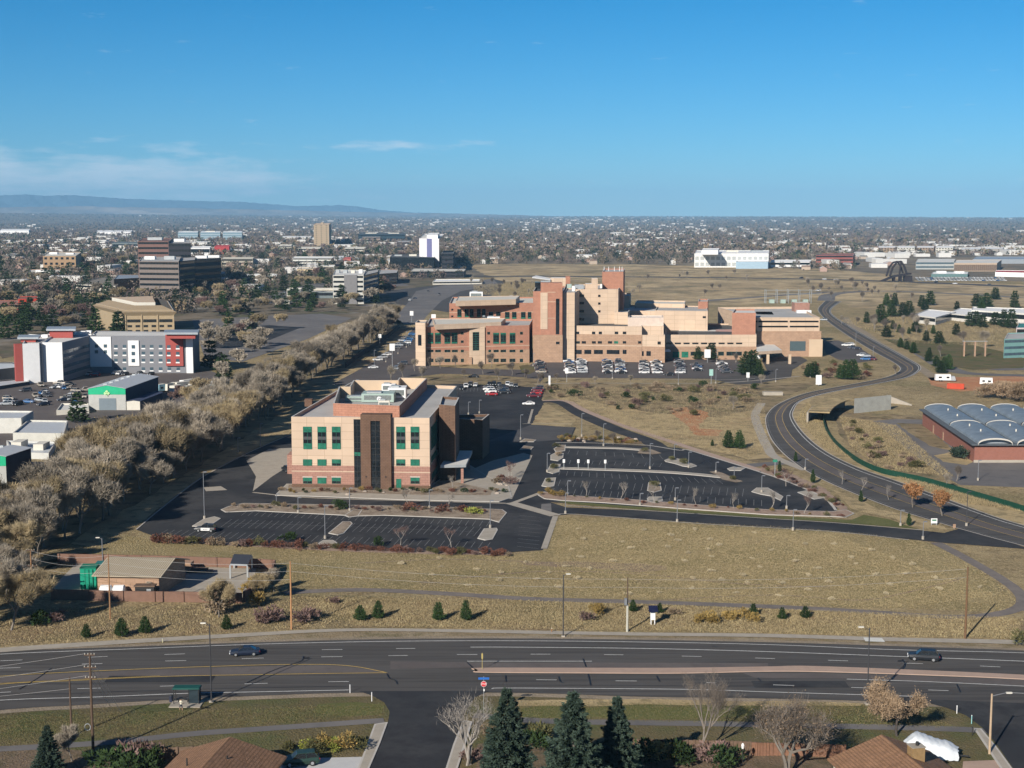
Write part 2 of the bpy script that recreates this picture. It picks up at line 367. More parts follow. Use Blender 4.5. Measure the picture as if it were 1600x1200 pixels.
# ---------------------------------------------------------------- ground, roads, markings
tan1 = (.285, .215, .115); tan2 = (.36, .28, .155); olive = (.15, .14, .06); dk = (.14, .11, .06)
grass_m = multi('dry_grass_ground', [(.29, .22, .12), ((.40, .31, .17), .05, .4, .6, .8), (olive, .021, .48, .66, .6), ((.15, .11, .06), .3, .5, .62, .6), ((.48, .39, .23), 1.1, .52, .62, .6), ((.10, .085, .045), 1.7, .55, .64, .6)], bump=.8, bscale=2.2)
field_m = multi('mown_field_grass', [(.29, .225, .11), ((.37, .29, .155), .06, .42, .6, .7), ((.19, .17, .075), .045, .46, .66, .6, (1, 2.2, 1)), ((.44, .36, .21), .9, .5, .62, .5), ((.13, .11, .05), 1.3, .54, .64, .55, (1, 1.6, 1)), ((.19, .14, .10), .12, .62, .72, .5)], bump=.9, bscale=2.4)
lawn_m = multi('rough_green_lawn', [(.14, .115, .058), ((.095, .11, .04), .09, .45, .6, .8), ((.20, .15, .085), .14, .5, .68, .7), ((.06, .055, .03), 1.5, .5, .72, .5)], bump=.6)
green_m = multi('green_lawn', [(.12, .125, .045), ((.15, .15, .06), .12, .45, .65, .8), ((.07, .09, .03), 1.2, .5, .7, .5)], bump=.4)
straw_m = multi('pale_straw_slope', [(.47, .36, .20), ((.33, .25, .14), .07, .45, .62, .8), ((.20, .165, .09), .25, .5, .6, .7), ((.36, .19, .10), .04, .56, .68, .6), ((.5, .42, .26), 1.4, .55, .72, .4)], bump=.8)
clay_m = multi('red_clay', [(.44, .20, .10), ((.46, .28, .16), .12, .45, .62, .9), ((.24, .15, .09), .5, .5, .7, .6)], bump=.5)
brush_m = multi('brushy_ground', [(.24, .185, .11), ((.36, .275, .16), .06, .42, .6, .9), ((.11, .085, .055), .16, .5, .62, .8), ((.13, .13, .06), .11, .52, .68, .7), ((.32, .26, .16), .8, .55, .72, .6)], bump=1.0)
gravel_m = multi('gravel_strip', [(.30, .245, .18), ((.22, .18, .13), .2, .42, .62, .8), ((.40, .34, .27), 2., .52, .7, .6)], bump=.4)
mulch_m = multi('pinkish_rock_mulch', [(.36, .26, .20), ((.26, .18, .14), .5, .45, .65, .8), ((.47, .38, .31), 2.2, .52, .7, .6)], bump=.5, bscale=4)
asph_new = multi('new_black_asphalt', [(.036, .037, .041), ((.062, .061, .062), .035, .44, .6, .9), ((.024, .024, .028), .11, .5, .62, .7), ((.028, .029, .032), .6, .5, .7, .5), ((.075, .075, .075), 3., .6, .75, .4)], rough=.85)
asph_mid = multi('worn_grey_asphalt', [(.082, .077, .073), ((.10, .094, .09), .06, .42, .6, .9, (.2, 2.2, 1)), ((.045, .043, .044), .5, .48, .64, .7, (.06, 2.2, 1)), ((.13, .12, .112), .9, .56, .68, .4, (.04, 1.6, 1)), ((.12, .115, .11), 3., .6, .75, .4)], rough=.85)
asph_old = multi('old_brown_asphalt', [(.115, .10, .096), ((.145, .128, .12), .07, .42, .62, .8), ((.085, .077, .075), .5, .5, .72, .5), ((.19, .17, .16), 3., .6, .75, .4)], rough=.9)
asph_far = multi('faded_grey_asphalt', [(.15, .142, .14), ((.20, .185, .175), .03, .42, .62, .8), ((.10, .097, .1), .2, .5, .7, .6)], rough=.9)
paint_w = M('road_paint_white', (.62, .62, .60), var=.25, scale=1.5)
paint_s = M('worn_stall_paint', (.19, .19, .19), var=.35, scale=1.2)
paint_y = M('road_paint_yellow', (.52, .36, .10), var=.2, scale=1.5)
tar = M('tar_sealant', (.012, .012, .014), rough=.5)

# one sheet to the horizon, very gently rising far out
def far_h(x, y):
    d = math.hypot(x, y)
    if d < 8000: return 0.
    t = (d - 8000) / 1800
    base = min(t, 7) * 7.6 + 10 * math.sin(x / 2900 + 1) * min(1, t / 3) + 5 * math.sin(d / 1500 + x / 2300) * min(1, t / 3)
    a = math.atan2(x, y)
    base += max(0, -.05 - a) * 240 * max(0, min(1, (d - 12000) / 6000))
    return base
rad = [0, 60, 150, 300, 600, 1000, 1600, 2400, 3300, 4400, 5600, 6800, 8000, 9200, 10400, 11600, 12800, 14000, 15200, 16400, 17600, 18800, 20000, 21000, 22000]
na = 360; V = [(0, 0, 0)]; Fc = []
for r_ in rad[1:]:
    for k in range(na):
        a = k / na * 2 * math.pi; x, y = r_ * math.sin(a), r_ * math.cos(a); V.append((x, y, far_h(x, y)))
for k in range(na): Fc.append((0, 1 + (k + 1) % na, 1 + k))
for i in range(len(rad) - 2):
    for k in range(na):
        q = (k + 1) % na; b = 1 + i * na; Fc.append((b + k, b + q, b + na + q, b + na + k))
me = bpy.data.meshes.new('ground'); me.from_pydata(V, [], Fc); me.materials.append(grass_m)
far_ground = multi('far_town_ground', [(.20, .16, .12), ((.27, .22, .15), .004, .42, .6, .8), ((.11, .10, .08), .012, .45, .62, .8), ((.09, .09, .07), .05, .5, .66, .7)])
me.materials.append(far_ground)
for p in me.polygons:
    c = p.center
    if math.hypot(c.x, c.y) > 1900: p.material_index = 1
    if p.normal.z < 0: p.flip()
link(me, 'ground', kind='structure')

# ---- arterial road in front
TOP = GL([(-260, 1042), (0, 1019), (200, 1011), (400, 1004), (600, 999), (800, 998), (1000, 1000), (1200, 1004), (1400, 1010), (1600, 1017), (1860, 1032)], 60)
BOT = GL([(-300, 1140), (0, 1110), (130, 1102), (280, 1093), (420, 1087), (560, 1083), (800, 1083), (1000, 1089), (1200, 1092), (1360, 1096), (1600, 1104), (1900, 1121)], 60)
mb = MB(); strip(TOP, BOT, .06, asph_mid, mb); mb.build('arterial_road', kind='structure')
mb = MB(); strip(offs(TOP, 1.2), TOP, .03, gravel_m, mb); strip(BOT, offs(BOT, -1.5), .03, gravel_m, mb); mb.build('road_shoulder', kind='structure')
# browner worn centre lanes
mb = MB()
strip(GL([(-200, 1080), (0, 1059), (200, 1049), (400, 1042), (520, 1041), (600, 1050)], 40), GL([(-200, 1090), (0, 1068), (200, 1060), (400, 1054), (520, 1052), (603, 1051.5)], 40), .08, asph_old, mb)
strip(GL([(610, 1034), (800, 1036), (925, 1036), (1060, 1036), (1200, 1037)], 24), GL([(610, 1046), (735, 1044), (900, 1044), (1060, 1044), (1200, 1042.5)], 24), .08, asph_old, mb)
strip(GL([(1160, 1052), (1300, 1053), (1450, 1058), (1620, 1064)], 20), GL([(1180, 1060), (1320, 1061), (1450, 1065), (1620, 1073)], 20), .08, asph_old, mb)
mb.build('worn_lane_patch', kind='structure')
mb = MB()
def line(px, wd=.16, mat=paint_w, n=None, z=.1): path(GL(px, n or max(2, 4 * len(px))), wd, z, mat, mb)
line([(-200, 1038), (0, 1023), (200, 1015), (400, 1007.5), (600, 1003), (800, 1002), (1000, 1004), (1200, 1008), (1400, 1016), (1600, 1021), (1800, 1032)], .2)
line([(735, 1012), (800, 1012), (1000, 1014), (1200, 1019), (1415, 1027), (1600, 1034), (1800, 1043)], .22)
line([(-200, 1110), (0, 1095), (150, 1090), (300, 1084), (400, 1082), (545, 1079)], .2); line([(768, 1077), (800, 1076), (1070, 1078), (1200, 1082), (1430, 1089)], .2)
line([(730, 1034), (925, 1034)], .2); line([(1323, 1062), (1450, 1066), (1600, 1073), (1800, 1083)], .2)
for a, b in (((0, 1033.5), (35, 1032)), ((137, 1028), (168, 1026.5)), ((257, 1023.5), (289, 1022.5)), ((503, 1016), (535, 1015.7)), ((619, 1014.2), (649, 1014)),
             ((0, 1045), (32, 1044)), ((128, 1038.5), (160, 1037.7)), ((258, 1033.7), (291, 1033)), ((378, 1030), (412, 1029)), ((502, 1027.2), (535, 1026.8)), ((607, 1025.4), (637, 1025)), ((714, 1023.5), (746, 1023.5)),
             ((829, 1023), (860, 1023)), ((944, 1023.7), (974, 1024)), ((1065, 1026), (1096, 1026.7)), ((1180, 1029), (1211, 1030)), ((1294, 1032.5), (1325, 1033.5)), ((1412, 1037), (1442, 1038)), ((1531, 1041.5), (1563, 1043)),
             ((0, 1083), (17, 1082)), ((121, 1077), (158, 1076)), ((250, 1073.2), (291, 1072)), ((382, 1069.5), (418, 1068.5)), ((513, 1066.2), (545, 1065.8)), ((838, 1063), (870, 1063.3)), ((962, 1064.7), (995, 1065)),
             ((1104, 1067.5), (1118, 1068)), ((1208, 1071), (1241, 1072)), ((1330, 1075), (1361, 1076)), ((1450, 1079), (1482, 1080)), ((1573, 1083), (1605, 1084.5))): line([a, b], .16, n=2)
line([(-200, 1078), (0, 1057.5), (200, 1047), (400, 1040), (480, 1039), (520, 1039.5), (560, 1043), (605, 1052)], .2, paint_y)
line([(-200, 1091), (0, 1070), (100, 1065), (250, 1058), (400, 1055), (500, 1053.3), (605, 1052)], .2, paint_y)
line([(0, 1068.6), (100, 1063.6), (250, 1056.6)], .12, paint_y)
mb.build('road_markings', kind='structure')
mb = MB()
for c in (((474, 1026), (473, 1032), (462, 1037), (430, 1047), (400, 1061), (385, 1068)), ((605, 1054), (609, 1061), (618, 1064), (621, 1070)), ((730, 1036), (742, 1047)), ((790, 1056), (791, 1066)),
          ((873, 1058), (876, 1066), (881, 1068)), ((919, 1054), (922, 1066), (923, 1072)), ((1026, 1057), (1031, 1066)), ((911, 1030), (916, 1043)), ((1410, 1031), (1414, 1042), (1398, 1058), (1394, 1063)), ((1184, 1060), (1190, 1066)), ((1495, 1070), (1501, 1083)), ((80, 1045), (60, 1060), (30, 1078)), ((1120, 1012), (1113, 1010))):
    path(GL(c, 10), .22, .11, tar, mb)
path(GL([(0, 1088), (300, 1078), (540, 1073)], 20), .1, .105, tar, mb); path(GL([(760, 1071), (1100, 1073), (1500, 1085)], 20), .1, .105, tar, mb)
mb.build('sealed_cracks', kind='structure')
def kerbed(name, q, z0=.04, z1=.18, mat=kerbm, top=None, tin=.25, kind='structure', **kw):
    """raised island: kerb ring with a planted or paved top"""
    q = ccw([(p[0], p[1]) for p in q]); mb = MB(); n = len(q); qi = inset(q, tin)
    for i in range(n):
        a, b, ai, bi = q[i], q[(i + 1) % n], qi[i], qi[(i + 1) % n]
        mb.face([(*a, z0), (*b, z0), (*b, z1), (*a, z1)], mat); mb.face([(*a, z1), (*b, z1), (*bi, z1), (*ai, z1)], mat)
    mb.face([(*p, z1) for p in qi], top or mat); return mb.build(name, kind=kind, **kw)
MT = GL([(742, 1048), (750, 1045), (900, 1045), (1060, 1045), (1200, 1043), (1260, 1042), (1400, 1047), (1600, 1056), (1850, 1071)], 40)
MBo = GL([(744, 1049), (753, 1051.5), (900, 1052.5), (1060, 1053), (1200, 1050), (1300, 1051), (1450, 1056), (1600, 1062.5), (1850, 1079)], 40)
kerbed('median_strip', MT + MBo[::-1], mat=concp, top=concp)
# sidewalk north of the road and its verge
ST = GL([(-200, 1030), (0, 1013), (200, 1000), (400, 989), (500, 984), (600, 982.5), (800, 985.5), (1000, 989), (1200, 991), (1400, 997), (1590, 1001), (1800, 1010)], 60)
SB = GL([(-200, 1037), (0, 1020), (200, 1006.5), (400, 994.5), (500, 988.7), (600, 987), (800, 990.5), (1000, 994), (1200, 996.5), (1400, 1003), (1590, 1007.5), (1800, 1017)], 60)
mb = MB(); strip(ST, SB, .10, conc, mb); mb.build('north_sidewalk', kind='structure')
mb = MB(); strip(SB, TOP, .02, multi('verge', [(.27, .21, .13), ((.35, .29, .2), .12, .45, .6, .8), ((.14, .12, .06), .25, .5, .65, .8), ((.18, .14, .09), 1.5, .5, .7, .6)], bump=.5), mb); mb.build('road_verge', kind='structure')
sheet('new_sidewalk_slab', [(1349, 997), (1378, 998), (1383, 1004), (1352, 1003)], .115, M('fresh_concrete', (.62, .62, .58)))
# south side: grass, trail, side streets, yards
SL = offs(BOT, -1.5); 
mb = MB(); strip(SL, GL([(-300, 1500), (400, 1500), (1200, 1500), (2000, 1500)], 60), .015, lawn_m, mb); mb.build('south_grass', kind='structure')
mb = MB(); path(GL([(-100, 1176), (150, 1162), (300, 1147), (400, 1140), (500, 1133), (600, 1126)], 30), 1.9, .05, asph_far, mb)
path(GL([(740, 1118), (830, 1126), (950, 1129), (1100, 1131), (1200, 1133), (1300, 1135), (1400, 1137), (1500, 1140), (1545, 1143)], 30), 2.0, .05, asph_far, mb); mb.build('south_trail', kind='structure')
mb = MB()
q = [G(*p) for p in [(560, 1080.5), (765, 1080.5), (742, 1090), (727, 1112), (720, 1130), (708, 1165), (697, 1200), (650, 1400), (480, 1400), (578, 1200), (594, 1163), (606, 1130), (609, 1113), (600, 1098), (582, 1088)]]
wsheet('', q, .085, asph_new, mb)
q = [G(*p) for p in [(1425, 1092.5), (1600, 1099.5), (1900, 1114), (1950, 1400), (1720, 1400), (1582, 1200), (1558, 1165), (1535, 1138), (1510, 1119), (1480, 1107)]]
wsheet('', q, .085, asph_new, mb); mb.build('side_street', kind='structure')
kerbed('side_street_sidewalk', [G(*p) for p in [(585, 1133), (606, 1130), (594, 1163), (578, 1200), (540, 1290), (518, 1290), (560, 1200), (573, 1165)]], top=conc)
kerbed('side_street_sidewalk', [G(*p) for p in [(723, 1127), (738, 1129), (728, 1163), (716, 1200), (690, 1290), (668, 1290), (697, 1200), (708, 1165)]], top=conc)
kerbed('side_street_sidewalk', [G(*p) for p in [(1522, 1140), (1533, 1140), (1556, 1167), (1580, 1200), (1640, 1290), (1612, 1290), (1562, 1200), (1540, 1167)]], top=conc)
sheet('driveway', [(420, 1210), (440, 1186), (567, 1183), (560, 1215), (540, 1260), (400, 1260)], .045, M('light_concrete', (.50, .50, .50), var=.08))
sheet('driveway', [(1505, 1190), (1556, 1188), (1580, 1240), (1500, 1240)], .045, concp)
wsheet('yard_dirt', rough_edge([(750, 1290), (745, 1165), (830, 1150), (985, 1185), (1180, 1180), (1320, 1180), (1320, 1290)], .5, 3), .03, multi('yard_dirt', [(.17, .125, .085), ((.10, .085, .05), .3, .45, .6, .8), ((.24, .18, .12), .8, .5, .7, .6)], bump=.5))
wsheet('yard_soil', rough_edge([(-60, 1260), (-60, 1172), (70, 1166), (250, 1185), (260, 1260)], .5, 3), .03, MATS['yard_dirt'])
wsheet('green_patch', rough_edge([(500, 1100), (560, 1096), (598, 1104), (594, 1117), (540, 1118), (490, 1112)], .4, 3), .03, green_m)
wsheet('green_patch', rough_edge([(810, 1106), (900, 1104), (1100, 1106), (1180, 1108), (1170, 1120), (1000, 1124), (820, 1120)], .5, 3), .03, green_m)
wsheet('dry_verge', rough_edge([(790, 1095), (1000, 1093), (1350, 1098), (1340, 1104), (1000, 1102), (800, 1104)], .35, 3), .035, straw_m)

# ---- field between the road and the medical campus
FIELD = [(872, 808), (1000, 812), (1200, 822), (1340, 832), (1440, 846), (1490, 866), (1530, 890), (1570, 915), (1590, 940), (1570, 955), (1400, 952), (1200, 945), (1000, 936), (850, 934), (700, 925), (560, 918), (440, 915), (430, 880), (445, 858), (560, 862), (800, 868), (856, 860)]
wsheet('mown_field', rough_edge(FIELD, .8, 6), .02, field_m)
wsheet('bare_soil_patch', rough_edge([(805, 876), (900, 877), (1000, 881), (1042, 885), (1040, 892), (1000, 896), (920, 886), (820, 884)], .8, 3), .03, multi('bare_soil', [(.26, .19, .135), ((.30, .24, .15), .3, .42, .6, .8), ((.16, .12, .085), .8, .5, .7, .6)], bump=.4))
wsheet('weedy_bank', rough_edge([(-60, 1015), (0, 1006), (200, 996), (400, 985), (560, 979), (800, 983), (1000, 986), (1300, 990), (1600, 998), (1700, 985), (1600, 966), (1400, 960), (1000, 944), (700, 934), (470, 930), (380, 945), (100, 950), (-60, 960)], .6, 5), .025,
       multi('weedy_bank_soil', [(.25, .18, .11), ((.32, .25, .14), .09, .42, .6, .8), ((.16, .145, .07), .07, .46, .64, .7), ((.31, .17, .09), .15, .58, .7, .5), ((.11, .09, .05), 1.7, .52, .7, .6), ((.40, .33, .2), 1.1, .56, .74, .5)], bump=1., bscale=2.4))
mb = MB()
path(GL([(445, 928), (470, 925), (570, 922), (700, 928), (830, 936), (1000, 941), (1200, 948), (1350, 956), (1480, 964), (1550, 961), (1590, 951), (1599, 938), (1588, 922), (1560, 902), (1515, 876), (1478, 856), (1462, 848)], 70), 2.5, .05, multi('trail_asphalt', [(.17, .15, .14), ((.22, .19, .17), .2, .4, .6, .8), ((.12, .105, .1), .8, .5, .7, .5)]), mb)
path(GL([(1595, 950), (1640, 965), (1700, 985)], 8), 2.2, .055, MATS['trail_asphalt'], mb); mb.build('field_trail', kind='structure')

# ---- campus asphalt: access roads and car parks
CAMP = [(213, 828), (260, 789), (320, 744), (395, 705), (455, 679), (520, 640), (600, 600), (716, 596), (760, 590), (830, 594), (852, 606), (846, 625), (862, 640), (830, 664), (900, 668), (893, 684), (960, 694), (1060, 700), (1100, 708), (1200, 737), (1290, 775), (1310, 790), (1306, 800), (1200, 800), (1000, 792), (860, 785), (885, 793), (1000, 798), (1200, 811), (1300, 817), (1440, 829), (1475, 833), (1500, 826), (1560, 842), (1640, 868), (1600, 858), (1480, 849), (1420, 843), (1300, 830), (1100, 818), (900, 803), (868, 806), (848, 860), (800, 863), (660, 860), (560, 857), (330, 848), (240, 838)]
sheet('campus_asphalt', CAMP, .06, asph_new)
sheet('service_drive_concrete', [(395, 768), (425, 745), (452, 728), (456, 700), (420, 702), (385, 720), (400, 745)], .075, conc)
sheet('service_drive_concrete', [(318, 762), (345, 760), (355, 766), (322, 768)], .075, conc)
sheet('entrance_paving', [(690, 765), (735, 735), (770, 720), (818, 708), (832, 712), (800, 780), (690, 778)], .08, conc)
# wet-looking older patches
sheet('faded_asphalt_patch', [(760, 690), (830, 664), (898, 668), (890, 686), (842, 690)], .075, multi('faded_patch', [(.075, .074, .078), ((.10, .095, .095), .1, .4, .6, .8)]))
# building pad and planted beds (kerbed)
BED = multi('bed_mulch', [(.31, .25, .19), ((.20, .15, .11), .3, .45, .6, .8), ((.42, .35, .28), 1.6, .5, .7, .6)], bump=.5)
kerbed('front_bed', [G(*p) for p in [(432, 772), (448, 757), (676, 757), (700, 742), (735, 728), (762, 745), (795, 760), (800, 778), (780, 785), (640, 782), (480, 776), (430, 775)]], top=conc, z0=.05, z1=.2)
wsheet('planting_bed', rough_edge([(450, 770), (452, 758), (676, 760), (690, 750), (740, 760), (770, 768), (765, 775), (640, 774), (500, 770)], .3, 2), .22, BED)
kerbed('kerbed_bed', [G(*p) for p in [(345, 797), (357, 792), (380, 787), (500, 789), (700, 793), (785, 797), (792, 802), (780, 817), (763, 812), (600, 806), (560, 807), (400, 799), (352, 801)]], top=BED)
ISL = [((513, 834), (535, 816), (548, 816), (551, 819), (538, 834), (528, 837)), ((746, 842), (756, 827), (776, 826), (778, 829), (770, 843), (758, 845)), ((300, 823), (318, 812), (335, 808), (345, 811), (332, 820), (322, 824)),
       ((497, 850), (505, 845), (520, 845), (527, 849), (520, 855), (500, 855)), ((538, 806), (552, 797), (566, 798), (560, 807), (545, 809)),
       ((865, 702), (874, 696), (884, 696), (883, 705), (868, 707)), ((860, 712), (868, 708), (881, 709), (880, 716), (872, 721), (860, 719)), ((854, 738), (860, 726), (876, 726), (874, 738), (864, 741)), ((846, 760), (852, 748), (869, 747), (866, 760), (856, 762)),
       ((1011, 767), (1013, 755), (1032, 755), (1034, 767), (1022, 770)), ((1011, 780), (1014, 777), (1034, 777), (1036, 783), (1025, 787), (1012, 785)),
       ((1038, 720), (1046, 717), (1058, 717), (1072, 722), (1086, 727), (1089, 729), (1080, 731), (1066, 729), (1054, 725), (1040, 722)), ((812, 691), (820, 686), (838, 688), (834, 691)), ((812, 703), (818, 697), (834, 699), (830, 703)),
       ((1136, 733), (1146, 730), (1165, 732), (1158, 736), (1140, 736)), ((1174, 769), (1182, 763), (1200, 763), (1224, 777), (1220, 783), (1205, 776), (1188, 773)), ((1246, 770), (1262, 767), (1290, 778), (1272, 781))]
for il in ISL: kerbed('kerbed_island', [G(*p) for p in il], z1=.2, top=conc if rnd.random() < .5 else BED)
def ribbon(pts, wd, top, name='kerbed_island', n=16):
    c = GL(pts, n); kerbed(name, offs(c, wd / 2) + offs(c, -wd / 2)[::-1], top=top)
ribbon([(880, 699), (930, 700), (970, 701), (1010, 704)], 2.6, conc)
sheet('island_end', [(996, 709), (1000, 703), (1018, 703), (1034, 709), (1020, 711)], .19, BED)
ribbon([(875, 732), (940, 734), (1020, 737), (1080, 741), (1130, 746)], 3.0, conc)
sheet('island_end', [(1128, 750), (1122, 744), (1108, 738), (1120, 737), (1132, 741), (1146, 748), (1161, 753), (1150, 755)], .19, BED)
q = [(840, 774), (850, 769), (878, 774), (1000, 782), (1100, 790), (1200, 797), (1300, 800), (1322, 797), (1335, 803), (1322, 809), (1300, 808), (1200, 805), (1060, 795), (940, 786), (880, 783), (850, 780)]
kerbed('kerbed_bed', [G(*p) for p in q], top=mulch_m)
sheet('verge_lawn', [(870, 783), (940, 788), (1060, 797), (1200, 806), (1330, 813), (1350, 805), (1390, 812), (1420, 823), (1436, 827), (1300, 816), (1200, 810), (1000, 796.5), (890, 788)], .1, green_m)
sheet('kerb_walk', [(1300, 765), (1312, 775), (1330, 795), (1345, 800), (1400, 812), (1430, 824), (1455, 829), (1480, 828), (1470, 818), (1420, 806), (1370, 795), (1330, 775)], .08, straw_m)
wsheet('shrub_bed', rough_edge([(1190, 730), (1240, 742), (1290, 765), (1325, 795), (1312, 798), (1290, 778), (1240, 757), (1190, 740)], .3, 2), .12, mulch_m)
mb = MB(); path(GL([(868, 692), (935, 693), (1008, 696), (1060, 704), (1072, 703), (1100, 711), (1190, 739), (1240, 757), (1285, 777), (1300, 790), (1306, 798)], 50), .7, .14, kerbm, mb)
path(GL([(213, 828), (260, 789), (320, 744), (395, 705), (455, 679)], 20), .3, .16, kerbm, mb); path(GL([(885, 791), (1000, 798), (1200, 811), (1300, 817.5), (1440, 829)], 40), .35, .16, kerbm, mb)
path(GL([(870, 806), (900, 804.5), (1100, 819.5), (1300, 831.5), (1420, 844.5)], 40), .35, .16, kerbm, mb); path(GL([(868, 807), (850, 858)], 6), 1.3, .12, conc, mb)
path(GL([(797, 786), (868, 806)], 6), 3.2, .105, conc, mb); path(GL([(395, 770), (480, 778), (640, 783), (790, 787)], 20), .9, .12, conc, mb); path(GL([(832, 640), (826, 662)], 6), .8, .14, conc, mb)
path(GL([(816, 663), (840, 662), (895, 663)], 8), .6, .14, conc, mb); path(GL([(846, 770), (800, 787)], 4), 1.4, .10, conc, mb)
mb.build('kerb', kind='structure')
sheet('brick_crossing', [(846, 788), (861, 787), (862, 801), (845, 801)], .09, asph_far)
wsheet('shrub_border', rough_edge([(232, 840), (330, 846), (400, 849), (560, 858), (800, 864), (798, 869), (560, 863), (330, 851), (236, 845)], .3, 3), .07, mulch_m)
# stall lines
mb = MB()
def stalls(a0, a1, b0, b1, n, wd=.12):
    for i in range(n + 1):
        t = i / n; p = G(*a0).lerp(G(*a1), t); q = G(*b0).lerp(G(*b1), t); path([p, q], wd, .085, paint_s, mb)
stalls((385, 800), (765, 815), (377, 806), (760, 823), 36); stalls((345, 824), (740, 838), (362, 812), (752, 824), 36); stalls((245, 838), (760, 857), (262, 828), (766, 848), 44)
path(GL([(352, 818), (450, 820), (740, 831)], 12), .1, .086, paint_s, mb)
stalls((890, 704), (1030, 711), (887, 710), (1036, 718), 10); stalls((878, 725), (1030, 730), (880, 719), (1034, 724), 13); stalls((876, 736), (1120, 749), (873, 743), (1130, 757), 21); stalls((872, 760), (1160, 776), (876, 750), (1162, 764), 24); stalls((862, 772), (1190, 791), (866, 763), (1190, 782), 28)
path(GL([(1060, 735), (1110, 738)], 4), .1, .086, paint_s, mb)
for i in range(9): path([G(812 - i * .5, 806 + i * 6.0), G(846 - i * .6, 809 + i * 6.1)], .12, .085, paint_s, mb)
stalls((715, 606), (800, 606), (713, 612), (800, 612), 16)
mb.build('stall_lines', kind='structure')
# ---- meadow and slope right of the car parks
wsheet('creek_meadow', rough_edge([(846, 607), (900, 600), (1100, 600), (1280, 598), (1220, 625), (1198, 650), (1215, 700), (1240, 730), (1180, 722), (1100, 702), (1010, 680), (930, 655), (850, 628)], .8, 6), .025, brush_m)
wsheet('straw_slope', rough_edge([(860, 618), (900, 622), (960, 635), (1020, 645), (1120, 652), (1180, 640), (1198, 650), (1203, 700), (1225, 715), (1170, 718), (1100, 702), (1010, 680), (930, 652)], .8, 5), .035, straw_m)
wsheet('red_clay_scar', rough_edge([(1045, 640), (1070, 636), (1110, 645), (1095, 660), (1090, 670), (1130, 672), (1125, 682), (1085, 680), (1070, 662)], .8, 3), .045, clay_m)
wsheet('dry_verge', rough_edge([(830, 664), (850, 630), (900, 655), (890, 668)], .5, 4), .07, straw_m)
mb = MB(); path(GL([(848, 627), (880, 630), (910, 648), (960, 670), (1010, 688), (1030, 700)], 30), 6, .055, asph_new, mb)  # broad dark strip beside the pinkish path
path(GL([(848, 626), (885, 627), (915, 642), (970, 664), (1030, 684), (1090, 704), (1190, 736)], 40), 2.8, .075, concp, mb); mb.build('path_and_dark_strip', kind='structure')
mb = MB(); path(GL([(1190, 630), (1180, 650), (1190, 680), (1200, 700), (1212, 715), (1260, 735)], 30), 3, .06, conc, mb)
path(GL([(1140, 730), (1240, 722), (1252, 722)], 10), 5, .055, asph_far, mb); mb.build('footpath', kind='structure')
# ---- curving road
CL = GL([(1800, 918), (1640, 865), (1540, 838), (1460, 815), (1380, 789), (1290, 752), (1240, 722), (1208, 690), (1197, 660), (1203, 643), (1222, 629), (1262, 614), (1330, 601), (1380, 591), (1402, 583), (1407, 575), (1394, 565), (1368, 551), (1330, 528), (1298, 506), (1283, 492), (1279, 482), (1290, 470)], 120)
CR_ = GL([(1800, 880), (1640, 833), (1560, 810), (1480, 781), (1400, 752), (1340, 731), (1290, 706), (1258, 680), (1240, 655), (1240, 641), (1254, 626), (1300, 613), (1370, 600), (1418, 590), (1436, 580), (1438, 573), (1428, 566), (1398, 549), (1352, 524), (1318, 504), (1300, 491), (1300, 482), (1315, 471)], 120)
mb = MB(); strip(CL, CR_, .065, asph_mid, mb); mb.build('curving_road', kind='structure')
mb = MB(); mid = [a.lerp(b, .46) for a, b in zip(CL, CR_)]; path(mid, 3.2, .08, asph_old, mb); mb.build('worn_lane_patch', kind='structure')
mb = MB(); path([a.lerp(b, .35) for a, b in zip(CL, CR_)][6:], .14, .095, paint_y, mb); path([a.lerp(b, .6) for a, b in zip(CL, CR_)][6:], .14, .095, paint_y, mb)
path([a.lerp(b, .06) for a, b in zip(CL, CR_)][8:], .12, .095, paint_s, mb); path([a.lerp(b, .90) for a, b in zip(CL, CR_)], .22, .095, paint_w, mb); mb.build('road_markings', kind='structure')
mb = MB(); path(offs(CL, .15 if (CL[40] - offs(CL, 1)[40]).length else .15), .3, .17, kerbm, mb); path(CR_, .3, .17, kerbm, mb); mb.build('kerb', kind='structure')
wsheet('straw_verge', offs([a for a in CR_], 0)[3:64] + [G(1262, 628), G(1285, 650), G(1300, 690), G(1345, 724), G(1375, 738), G(1450, 755), G(1600, 800)], .03, straw_m)
# yard of the brick hall
wsheet('gully', rough_edge([(1300, 640), (1340, 645), (1400, 648), (1440, 650), (1440, 660), (1390, 665), (1420, 690), (1470, 720), (1500, 745), (1440, 748), (1380, 736), (1340, 712), (1312, 680)], .5, 3), .03, brush_m)
sheet('hall_yard_asphalt', [(1364, 658), (1400, 655), (1445, 656), (1500, 705), (1520, 722), (1640, 722), (1680, 765), (1500, 758), (1470, 742), (1420, 705)], .06, asph_far)
wsheet('hall_yard_patch', rough_edge([(1400, 661), (1440, 663), (1475, 690), (1490, 705), (1455, 698), (1425, 680)], .3, 2), .07, brush_m)
wsheet('hall_lawn', rough_edge([(1460, 712), (1495, 705), (1520, 722), (1510, 727), (1475, 722)], .3, 2), .075, straw_m)
wsheet('dry_lawn', rough_edge([(1480, 756), (1700, 765), (1750, 830), (1600, 797), (1500, 768)], .3, 4), .03, MATS['dry_grass_ground'])
